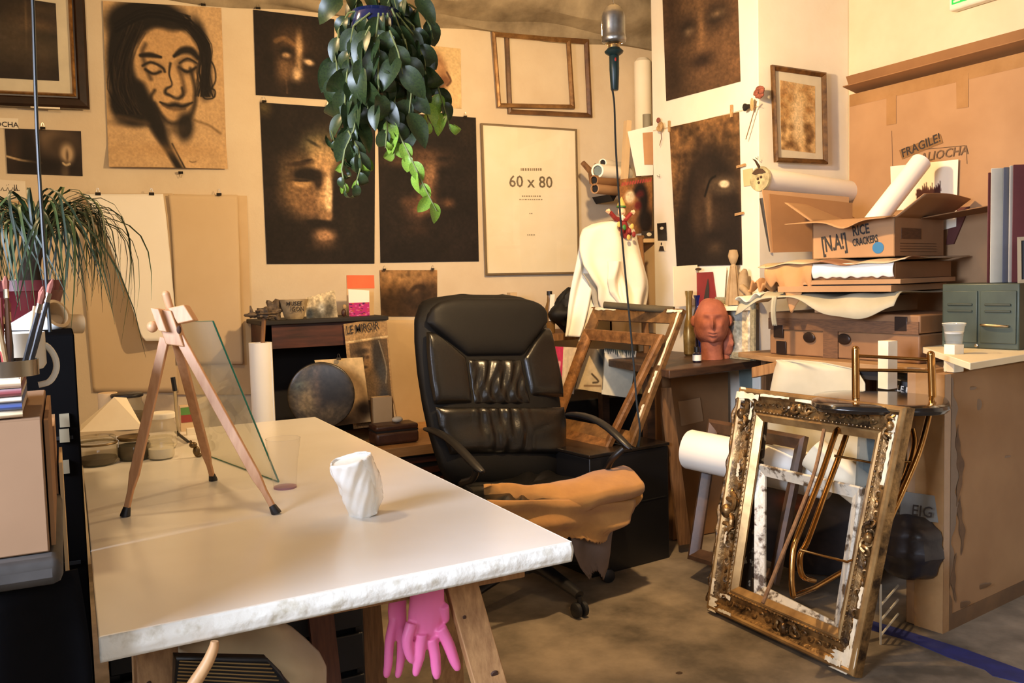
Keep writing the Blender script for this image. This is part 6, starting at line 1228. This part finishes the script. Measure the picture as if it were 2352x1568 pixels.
O('blue_grey_sheet',MB().slab([Y(x,y,3.16) for x,y in ((1698,845),(1742,848),(1748,960),(1704,965))],(0,.004,0)),mat('blue_grey_paper',(120,134,130),.8),label='blue-grey sheet hanging behind the wooden rail end',cat='paper')
O('rail_support',MB().bx(Y(1752,900,3.06)[0],Y(1778,900,3.06)[0],3.04,3.07,.02,.86),m_dpine,label='brown upright under the wooden rail end',cat='post')
# big white roll lying, dark frames leaning behind
a=D(1578,1030,3.66); b=D(1905,1098,3.30); ax=unit(b-a); L_=np.linalg.norm(b-a); R_=.080
r=T('large_roll','thick white paper roll lying behind the dark leaning frames','roll',a); O('roll',MB().lathe(a,[(.001,.004),(R_*.5,0),(R_*.95,.004),(R_,.012),(R_,L_),(.001,L_)],40,axis=ax),m_wht,r)
r=T('cream_roll','cream paper roll with cut end seen through the gold frame','roll',D(1875,1050,3.0)); a=D(1868,1040,3.24); b=D(1985,1130,3.12); O('roll',MB().lathe(a,[(.001,0),(.06,0),(.06,np.linalg.norm(b-a)),(.001,np.linalg.norm(b-a)+.0)],30,axis=b-a),m_ins,r)
m_brn=mat('brown_lacquer_frame',(92,66,46),.4,col2=(58,40,28),scale=16)
def lean_frame(name,px,base,d,h,wd_,prof,mm,label,cat='frame'):
    pn=unit(np.cross(d,h)); q=[onP(x,y,base,pn) for x,y in px]; r=T(name,label,cat,q[3]); o_,mit,n=frame(r,q,wd_,prof,mm); return r,q,mit,n,pn
dY=unit(_v(.02,-1,0))
b0=_v(2.17,2.75,0.003)
r,q,mit,n,pn=lean_frame('picture_frame',((1636,964),(1858,1004),(1790,1345),(1588,1285)),b0,dY,_v(.22,0,.60),.050,[(0,0),(0,.022),(.3,.028),(.7,.014),(1,.008)],m_brn,'dark brown empty frame leaning at the back left of the ornate gold frame')
O('black_board',MB().slab([onP(x,y,b0+_v(-.045,0,0),pn) for x,y in ((1692,1040),(1745,1048),(1702,1350),(1655,1330))],pn*.008),m_dark,label='narrow black board leaning left of the ornate gold frame',cat='board')
r,q,mit,n,pn=lean_frame('leaning_frame',((1742,948),(1765,952),(1722,1392),(1700,1380)),_v(2.20,2.50,.003),dY,_v(.22,0,.70),.010,[(0,0),(0,.014),(1,.014)],m_dfr,'very narrow distressed frame edge just inside the ornate gold frame') if False else (None,)*5
c=Cv(70,90,(40,33,30)); c.noise(.4,5); c.e(.45,.22,.16,.12,(110,58,44),.8,.6).e(.45,.2,.07,.05,(70,40,34),.8,.6).line([(.45,.3),(.5,.6),(.62,.9)],.012,(80,66,48),.7).e(.7,.7,.2,.2,(60,46,36),.6,.8).e(.25,.5,.2,.2,(56,40,34),.6,.8); c.noise(.2,20)
pq=unit(np.cross(dY,_v(.12,0,.7))); sheet('dark_painting',[onP(x,y,_v(2.62,2.3,.0),pq) for x,y in ((1700,1090),(2010,1140),(1990,1330),(1690,1300))],c,label='dark flower painting standing behind the brass stool legs',cat='painting')
O('glass_stack',MB().slab([D(x,y,2.95) for x,y in ((1976,1000),(2024,1010),(2010,1190),(1966,1178))],Fw*.02),glass('stacked_glass',(110,124,124),.05,.45),label='upright stack of bluish glass panes behind the gold frame',cat='glass')
O('wooden_stick',MB().tube([D(1893,986,2.86),D(1872,1080,2.80),D(1835,1180,2.72),D(1790,1290,2.64),D(1752,1385,2.58)],.0062,8),m_dpine,label='long thin wooden stick leaning through the gold frame',cat='stick')
r=T('lettered_sign','grey-blue sign board with thin capitals, between stool and packing box','sign',D(2110,1200,3.0)); q=[D(2072,1128,3.02),D(2160,1140,2.98),D(2158,1200,2.98),D(2066,1192,3.02)]; O('board',MB().slab(q,Fw*.006),mat('sign_slate',(128,126,118),.6,col2=(100,100,98)),r,smooth=0); text('EIG',D(2092,1182,2.99),q[1]-q[0],UPZ,.052,m_ink,r,wx=.85)
O('dark_sack',MB().ell(D(2090,1250,3.05),(.10,.11,.12),24,18,fn=lambda d:1+.05*math.sin(9*d[0])+.05*math.sin(11*d[2]+3)),mat('dark_plastic_sack',(46,42,44),.35,bump=.5,bscale=20),label='dark plastic sack on the floor behind the brass stool',cat='sack')
r=T('wire_stand','small white wire stand on the floor right of the gold frame','stand',Z(2080,1390,0)); z_=Z(2075,1372,.02); 
for k in range(3): O('wire',MB().tube([_v(2.32,2.02,.03+k*.05),_v(2.52,2.12,.03+k*.05)],.004,6),m_enam,r)
O('wire_post',MB().tube([_v(2.32,2.02,0),_v(2.32,2.02,.2)],.004,6),m_enam,r)
# ------------------------------------------------------------------ ornate gold frame and distressed inner frame
m_ogold=mat('antique_gold',(166,130,80),.36,metal=.7,col2=(58,43,30),scale=16,thr=(.34,.62),bump=.6,bscale=70); m_bgold=mat('bright_gold',(204,166,108),.34,metal=.65,col2=(130,98,60),scale=10); m_dgold=mat('dark_gold_relief',(150,112,62),.4,metal=.6,col2=(52,38,26),scale=40,bump=.5,bscale=90)
BLg=_v(2.055,2.53,.004); BRg=_v(2.075,1.868,.004); dg=unit(BRg-BLg); hg=_v(.21,0,.79); pg=unit(np.cross(dg,hg))
q=[onP(x,y,BLg,pg) for x,y in ((1716,892),(2102,938),(1980,1560),(1641,1398))]; q[3][2]=max(q[3][2],.003); q[2][2]=max(q[2][2],.003)
r=T('picture_frame','large ornate antique gold frame with chipped white gesso, standing on the floor','frame',(q[2]+q[3])/2)
GW=.112
o1,mit,n=frame(r,q,GW,[(0,0),(0,.030),(.05,.040),(.14,.044),(.22,.038),(.30,.024),(.52,.016),(.66,.020),(.70,.026),(.76,.020)],m_ogold)
qi=[q[i]+mit[i]*GW*.76 for i in range(4)]; frame(r,qi,GW*.24,[(0,0),(0,.022),(.25,.024),(.9,.010),(1,.008)],m_bgold,'sight_edge',n=n)
frame(r,[q[i]+mit[i]*GW*.015 for i in range(4)],GW*.17,[(0,.038),(.3,.0455),(.7,.046),(1,.041)],m_bgold,'outer_moulding',n=n)
# relief: beads and leaf scrolls
for i in range(4):
    A_,B2=q[i],q[(i+1)%4]; e_2=B2-A_; Ls=np.linalg.norm(e_2); w_=unit(mit[i]+mit[(i+1)%4]); mb=MB(); K_=int(Ls/.016)
    for k in range(1,K_):
        f_=k/K_; p=A_+e_2*f_+w_*GW*.70
        if .11<f_<.89: mb.ell(p+n*.024,(.0042,.0042,.0042),6,4)
    O('bead_row',mb,m_dgold,r,kind='stuff')
    mb=MB()
    K_=int(Ls/.03)
    for k in range(2,K_-1):
        f_=k/K_; p=A_+e_2*f_+w_*GW*(.45+.06*math.sin(k*2.1)); t=unit(e_2)
        pts=[p+t*.013*math.cos(a_)*(1-a_/7)+w_*.011*math.sin(a_)*(1-a_/7)*(1 if k%2 else -1)+n*(.020+.004*math.sin(a_)) for a_ in np.linspace(0,5,9)]
        mb.tube(pts,[.0042,.0046,.0044,.004,.0036,.0032,.0028,.0024,.0018],5)
    O('scroll_relief',mb,m_dgold,r,kind='stuff')
def cartouche(c_,t,w_,sc_):
    mb=MB()
    for s_ in (-1,1):
        for k,(r0,ph,off) in enumerate(((.030,.2,0),(.022,1.9,.028),(.018,3.6,-.02))):
            o2=c_+t*s_*(.022+off)*sc_+w_*(.004*k)
            pts=[o2+(t*s_*math.cos(a_+ph)+w_*math.sin(a_+ph))*r0*sc_*(1-a_/8)+n*(.030+.006*math.sin(a_*1.3)) for a_ in np.linspace(0,6,14)]
            mb.tube(pts,list(np.linspace(.0075,.003,14)*sc_),6)
    mb.ell(c_+n*.034,(.016*sc_,.016*sc_,.02*sc_),10,8)
    O('cartouche',mb,m_ogold,r)
for i,f_,sc_ in ((3,.44,1.35),(3,.88,1.05),(1,.50,.9),(2,.45,1.0),(0,.42,.8),(1,.08,.8)):
    A_,B2=q[i],q[(i+1)%4]; w_=unit(mit[i]+mit[(i+1)%4]); cartouche(A_+(B2-A_)*f_+w_*GW*(.22 if i==3 else .42),unit(B2-A_),w_,sc_)
# raised outer scroll edge on the long side by the dark frames
A_,B2=q[3],q[0]; t=unit(B2-A_); w_=unit(mit[3]+mit[0]); mb=MB(); LL=np.linalg.norm(B2-A_)
pts=[A_+t*LL*f_-w_*(.006+.012*math.exp(-((f_-.44)/.10)**2)+.010*math.exp(-((f_-.86)/.07)**2)+.003*math.sin(f_*60))+n*.030 for f_ in np.linspace(.03,.95,60)]
O('scroll_edge',mb.tube(pts,[.008+.002*math.sin(k*1.3) for k in range(60)],7),m_dgold,r)
def chip(i,f0,f1,t0,t1,hgt=.0465):
    A_,B2=q[i],q[(i+1)%4]; w_=unit(mit[i]+mit[(i+1)%4]); k=10; e2=B2-A_; tw=(t1-t0)
    top_=[A_+e2*(f0+(f1-f0)*j/k)+w_*GW*(t0+tw*.25*random.random()) for j in range(k+1)]; bt=[A_+e2*(f0+(f1-f0)*j/k)+w_*GW*(t1-tw*.35*random.random()) for j in range(k,-1,-1)]
    O('gesso_chip',MB().slab([p+n*(hgt) for p in top_+bt],n*.0015),m_ges,r,smooth=0)
for cc in ((0,.0,.16,.16,.42),(0,.17,.36,.14,.24),(0,.40,.78,.16,.30),(0,.33,.38,.4,.5,.022),(1,.02,.10,.2,.5,.030),(1,.10,.30,.26,.42,.030),(1,.68,.76,.26,.40,.030),(1,.80,.92,.24,.42,.030),(1,.93,1.0,.15,.85,.040),(2,.0,.07,.15,.8,.040),(2,.07,.16,.1,.3,.046),(2,.80,.90,.1,.22,.046),(2,.86,.98,.5,.65,.022),(3,.0,.06,.1,.5,.044),(3,.07,.14,.05,.3,.044),(3,.30,.38,.3,.42,.036),(3,.48,.52,.36,.5,.030),(3,.60,.66,.35,.5,.030),(3,.86,1.0,.46,.62,.022),(3,.94,1.0,.05,.45,.044)): chip(*cc)
# inner distressed frame
m_dist=mat('distressed_silver',(212,204,184),.45,metal=.2,col2=(92,74,54),scale=22,thr=(.40,.50),bump=.4,bscale=60); m_dist2=mat('distressed_dark',(196,184,156),.5,metal=.2,col2=(60,48,36),scale=36,thr=(.58,.63),bump=.4)
qi2=[onP(x,y,BLg+_v(-.055,0,0)*0+n*-.030,pg) for x,y in ((1742,1063),(1990,1120),(1938,1468),(1740,1366))]
r=T('picture_frame','smaller distressed white and brown frame standing inside the ornate gold frame','frame',qi2[3])
frame(r,qi2,.040,[(0,0),(0,.018),(.15,.024),(.45,.018),(.75,.012),(1,.008)],m_dist,n=n)
q3=[onP(x,y,BLg+_v(.07,0,.0),pg) for x,y in ((1738,950),(1764,962),(1722,1400),(1692,1380))]
O('distressed_batten',MB().slab(q3,n*.012),m_dist2,label='speckled dark batten standing just behind the left rail of the ornate frame',cat='batten')
# ------------------------------------------------------------------ big cardboard packing box, right foreground
C0=_v(2.564,1.979,0); R0=_v(3.13,2.074,0); e1=unit(R0-C0); e2=_v(-e1[1],e1[0],0)
m_bigc=mat('packing_cardboard',(170,134,94),.8,col2=(148,112,76),scale=2.5); m_stain=mat('dirty_tape',(124,92,60),.4,col2=(86,62,40),scale=5,coat=.3)
hb=.868; r=T('packing_box','tall flat cardboard box with stained taped edge standing on the floor at right','box',C0)
O('body',MB().obb(C0,e1*.79,e2*.13,(0,0,hb)),m_bigc,r,bevel=.004)
O('corner_tape',MB().obb(C0-e1*.0015-e2*.0015,e1*.040,e2*.001,(0,0,hb)).obb(C0-e1*.0015-e2*.0015,e1*.001,e2*.10,(0,0,hb)),m_tape,r,smooth=0)
O('bottom_tape',MB().obb(C0-e2*.0018+e1*.04,e1*.75,e2*.001,(0,0,.055)),m_stain,r,smooth=0)
O('top_tape',MB().obb(C0+UPZ*hb+e2*.04,e1*.79,e2*.05,(0,0,.001)),m_tape,r,smooth=0)
mb=MB(); ys=np.linspace(.02,.985,40); L1=[C0-e2*.0022+e1*(.040)+UPZ*hb*y for y in ys]; L2=[C0-e2*.0022+e1*(.055+.035*math.exp(-((y-.62)/.22)**2)+.012*math.sin(y*31)+.008*math.sin(y*67))+UPZ*hb*y for y in ys[::-1]]
O('torn_stain',mb.slab(L1+L2,e2*.0006),m_stain,r,smooth=0)
for (f0,f1,z0_,z1_) in ((.075,.11,.48,.80),(.095,.125,.28,.52),(.06,.085,.10,.30)):
    ys=np.linspace(z0_,z1_,24); ctr=lambda y:(f0+f1)/2+.012*math.sin(y*23); hw=lambda y:(f1-f0)/2*math.sin(PI*min(1,max(0,(y-z0_)/(z1_-z0_))))*(1+.4*math.sin(y*71))
    O('dark_smudge',MB().slab([C0-e2*.003+e1*(ctr(y)-hw(y)-.0005)+UPZ*hb*y for y in ys]+[C0-e2*.003+e1*(ctr(y)+hw(y)+.0005)+UPZ*hb*y for y in ys[::-1]],e2*.0004),mat('dark_smudge',(84,60,40),.7,col2=(120,90,60),scale=20),r,smooth=0)
for (fx,fz,w_,h_) in ((.22,.86,.02,.02),(.17,.93,.03,.006),(.42,.62,.03,.004),(.12,.08,.05,.012),(.25,.12,.06,.01)):
    O('scuff',MB().ell(C0-e2*.0005+e1*fx+UPZ*hb*fz,(w_,.0008,h_),12,6),m_stain,r)
hk=C0+e1*.10+e2*.05+UPZ*(hb+.006); r=T('ring_tag','tiny white ring with green thread on top of the tall cardboard box','ring',hk)
O('ring',MB().tube([hk+_v(.008*math.cos(a_*.5236),0,.008+.008*math.sin(a_*.5236)) for a_ in range(12)],.0025,6,closed=True),m_enam,r); O('thread',MB().tube([hk,hk-e1*.03-e2*.02,hk-e1*.06-e2*.03+_v(0,0,-.004)],.0009,4),m_grn2,r)
O('black_leaf',MB().ell(hk+e1*.03+_v(0,0,.012),(.018,.004,.007),10,6),m_blk,label='small black leaf shape beside the white ring on the cardboard box',cat='leaf')
# floor tape
m_blue=mat('blue_paint',(34,42,104),.6,col2=(26,32,76),scale=12,thr=(.3,.6))
O('floor_line',MB().slab([Z(x,y,.0) for x,y in ((2000,1425),(2060,1442),(2220,1492),(2352,1540),(2352,1570),(2280,1552),(2262,1538),(2180,1510),(2090,1472),(1998,1446))],(0,0,.0012)),m_blue,label='dark blue tape line on the concrete floor before the cardboard box',cat='tape',smooth=0)
O('floor_dust',MB().ell(Z(1960,1515,0),(.016,.01,.002),8,4).ell(Z(1835,1362,0),(.01,.01,.002),8,4).ell(Z(1560,1545,0),(.012,.01,.002),8,4),m_dk,label='few dark crumbs scattered on the concrete floor',cat='crumbs',kind='stuff')
# ------------------------------------------------------------------ inspection lamp and its cable
m_refl=mat('lamp_aluminium',(178,176,170),.34,metal=.9,col2=(140,138,132),scale=20,bump=.1); m_grip=mat('lamp_grip',(28,52,50),.35); m_sock=mat('lamp_brass',(170,140,96),.3,metal=.9)
Lz=2.9; Lc=lambda x,y:D(x,y,Lz)
base=Lc(1410,104); r=T('inspection_lamp','hanging inspection lamp with aluminium shade and dark green grip','lamp',base)
s1=Lz/FPX; back=unit(-Fw*_v(1,1,0)); a_b=math.atan2(back[1],back[0])
mb=MB(); prof=[(20,0),(27,4),(28,10),(26,20),(26,58),(24,68),(17,80),(6,87)]
def refl(u,v):
    th=a_b+(u-.5)*2*2.05; t=v*(len(prof)-1); i=min(int(t),len(prof)-2); f_=t-i; rr=(prof[i][0]*(1-f_)+prof[i+1][0]*f_)*s1; h=(prof[i][1]*(1-f_)+prof[i+1][1]*f_)*s1
    return base+_v(rr*math.cos(th),rr*math.sin(th),.0+h+.006)
O('shade',MB().grid(refl,36,22),m_refl,r,solid=.0015,smooth=80)
O('socket',MB().lathe(base+_v(0,0,-.004),[(13*s1,-14*s1),(14*s1,-10*s1),(13*s1,4*s1),(20*s1,8*s1),(20*s1,12*s1)],24),m_sock,r)
O('grip_guard',MB().lathe(base+_v(0,0,-18*s1),[(8*s1,-8*s1),(20*s1,0),(22*s1,4*s1),(14*s1,12*s1)],28),m_grip,r)
g=O('grip',MB().lathe(base+_v(0,0,-24*s1),[(8*s1,-78*s1),(9*s1,-76*s1),(11.5*s1,-30*s1),(11.5*s1,0),(9*s1,3*s1)],20),m_grip,r)
O('switch',MB().ell(base+_v(-.004,-.013,-.048),(.004,.004,.008),10,6),mat('switch_red',(200,50,30),.4),g)
for k in range(5):
    th=a_b+PI+(k-2)*.55; O('cage_wire',MB().tube([base+_v(rr*s1*math.cos(th),rr*s1*math.sin(th),h*s1+.006) for rr,h in ((22,0),(29,8),(30,40),(27,66),(12,84))],.0014,6),m_chr,r)
O('bulb',MB().ell(LAMP1+_v(0,0,.0),(.019,.019,.028),16,12),gl,r)
O('hook',MB().tube([base+_v(0,0,.128),base+_v(0,0,.30)],.0016,6),m_chr,r)
cb_=[Lc(1406,203),Lc(1411,240),Lc(1414,330),Lc(1420,430),D(1430,560,2.88),D(1443,700,2.84),D(1455,830,2.80),D(1463,930,2.78),D(1470,985,2.77),D(1466,1025,2.79)]
O('cable',MB().tube(cb_,.0032,8),m_cord,r)
# ------------------------------------------------------------------ hanging vine in a dark blue pot
m_lf=mat('vine_leaf',(56,70,32),.36,col2=(30,42,24),scale=20,spec=.45); m_lf2=mat('young_vine_leaf',(150,176,60),.35,col2=(96,140,50),scale=20); m_vst=mat('vine_stem',(120,124,64),.6); m_bp=mat('blue_glazed_pot',(26,34,70),.06,coat=1)
DV=1.95
pc2=D(866,118,DV); r=T('hanging_vine','trailing vine with glossy round leaves in a dark blue hanging pot','plant',pc2)
s1=DV/FPX
O('pot',MB().lathe(pc2,[(22*s1,-2*s1),(40*s1,6*s1),(56*s1,34*s1),(58*s1,58*s1),(50*s1,82*s1),(54*s1,88*s1),(49*s1,88*s1),(44*s1,70*s1)],40),m_bp,r)
O('soil',MB().lathe(pc2,[(46*s1,74*s1),(.001,76*s1)],20,cap0=False),m_dk,r)
for dx in (-48,50,0): O('hanger_wire',MB().tube([pc2+Rt*dx*s1+UPZ*86*s1+Fw*(.0 if dx else .05),pc2+UPZ*320*s1],.001,5),m_vst,r)
def leafmesh(key,mm,L_=1.0,W_=.27,curl=.5,cup=.25):
    mb=MB(); n_=9; vs=[]
    for k in range(n_):
        t=k/(n_-1); w_=W_*(math.sin(PI*min(1,t**.8))**.75) if 0<t<1 else .004
        a=curl*t*2; x=(math.sin(a)/max(curl*2,1e-3)) if curl>.01 else t; z=-(1-math.cos(a))/max(curl*2,1e-3)
        for s_ in (-1,-.5,0,.5,1): vs.append((s_*w_,x*L_,z*L_+cup*w_*abs(s_)**1.5))
    fs=[(k*5+j,k*5+j+1,k*5+6+j,k*5+5+j) for k in range(n_-1) for j in range(4)]
    me=bpy.data.meshes.new(key); me.from_pydata([tuple(map(float,v)) for v in vs],[],fs); me.shade_smooth(); me.materials.append(mm); return me
LM=[leafmesh('leaf',m_lf,curl=.35),leafmesh('leaf',m_lf,curl=.7,W_=.30),leafmesh('leaf',m_lf,curl=1.1,W_=.25)]; LC=leafmesh('leaf',m_lf,curl=2.3,W_=.16,L_=1.5); LCy=leafmesh('leaf',m_lf2,curl=1.9,W_=.16,L_=1.4); LY=leafmesh('leaf',m_lf2,curl=.5,W_=.30)
nl=[0]
def leafat(p,dr,nr,sz,me):
    if nl[0]>=297: return
    dr=unit(dr); nr=unit(nr-dr*(nr@dr)); x=np.cross(dr,nr); o=bpy.data.objects.new('leaf',me); COL.objects.link(o); o.parent=r; q=np.array(p)-pc2
    o.matrix_local=Matrix(((x[0]*sz,dr[0]*sz,nr[0]*sz,q[0]),(x[1]*sz,dr[1]*sz,nr[1]*sz,q[1]),(x[2]*sz,dr[2]*sz,nr[2]*sz,q[2]),(0,0,0,1))); nl[0]+=1
vines=[([(840,20),(800,30),(778,70),(772,130),(778,200),(785,240)],-.03,0),([(850,30),(812,60),(800,130),(795,200),(790,260),(780,310)],-.06,0),([(812,200),(815,260),(800,300),(770,330),(760,300)],-.06,2),([(870,30),(860,120),(850,190),(845,250)],-.08,0),([(880,30),(884,130),(880,220),(890,290),(885,340)],-.07,1),
 ([(890,30),(905,120),(910,190),(905,240),(912,300),(905,360)],-.05,1),([(900,20),(932,100),(940,180),(935,250),(950,300)],-.04,0),([(905,20),(950,60),(962,120),(960,180),(975,230),(985,290)],0,1),([(900,10),(940,10),(970,30),(988,60),(995,90)],.02,0),([(915,60),(960,100),(985,130),(1000,180),(1015,230),(1035,300)],.03,1),
 ([(880,20),(870,-20),(830,-10),(790,-5),(776,10)],.0,0),([(890,10),(900,-15),(950,-10),(975,0)],.0,0),([(895,240),(912,300),(935,345),(968,415),(1003,485)],-.06,3),([(850,60),(830,100),(830,150),(835,200)],-.10,0),([(895,70),(915,120),(925,170)],-.10,0),([(870,80),(868,150),(870,200),(862,260)],-.10,0),([(930,90),(940,150),(945,215),(938,270)],-.06,0),([(820,30),(790,80),(770,130),(757,160)],.0,0),
 ([(828,200),(822,260),(812,300),(792,345),(785,390),(796,445)],-.07,2),([(800,300),(822,340),(830,380),(815,430)],-.07,2),([(910,30),(950,80),(975,140),(980,190)],-.02,0)]
for vi,(path,dep,kind) in sorted(enumerate(vines),key=lambda q:-q[1][2]):
    P=[D(x,y,DV+dep+(.0 if k else .0)) for k,(x,y) in enumerate(path)]
    O('vine_stem',MB().tube(P,[.0022]*(len(P)-1)+[.0010],6),m_vst,r)
    acc=0; side_=1
    for k in range(len(P)-1):
        seg=P[k+1]-P[k]; L_=np.linalg.norm(seg); steps=max(1,int(round(L_/(.024 if kind==0 else .020 if kind==1 else .013 if kind==2 else .024))))
        for j in range(steps):
            t=(j+random.random()*.6)/steps; p=P[k]+seg*t; side_=-side_; prog=(k+t)/(len(P)-1)
            sz=(.060-.022*prog*(kind>0))*(.95+.5*random.random())
            dn=_v(0,0,-1)*(.8+.6*random.random())+Rt*side_*(.25+.5*random.random())+Fw*(-.5+.5*random.random())
            if vi in (10,11): dn=dn*_v(1,1,.5)
            nr=-Fw*(.6+.4*random.random())+Rt*(random.random()-.5)*1.6+UPZ*(.3+.5*random.random())
            if kind==2 and prog>.45: me=random.choice([LC,LCy,LM[2]]); sz*=.95
            elif kind==3: me=LY if prog>.25 else LM[1]; sz*=.85
            elif kind==1 and prog>.7: me=random.choice([LY,LCy,LM[1]])
            else: me=random.choice(LM)
            
            leafat(p,dn,nr,sz,me)
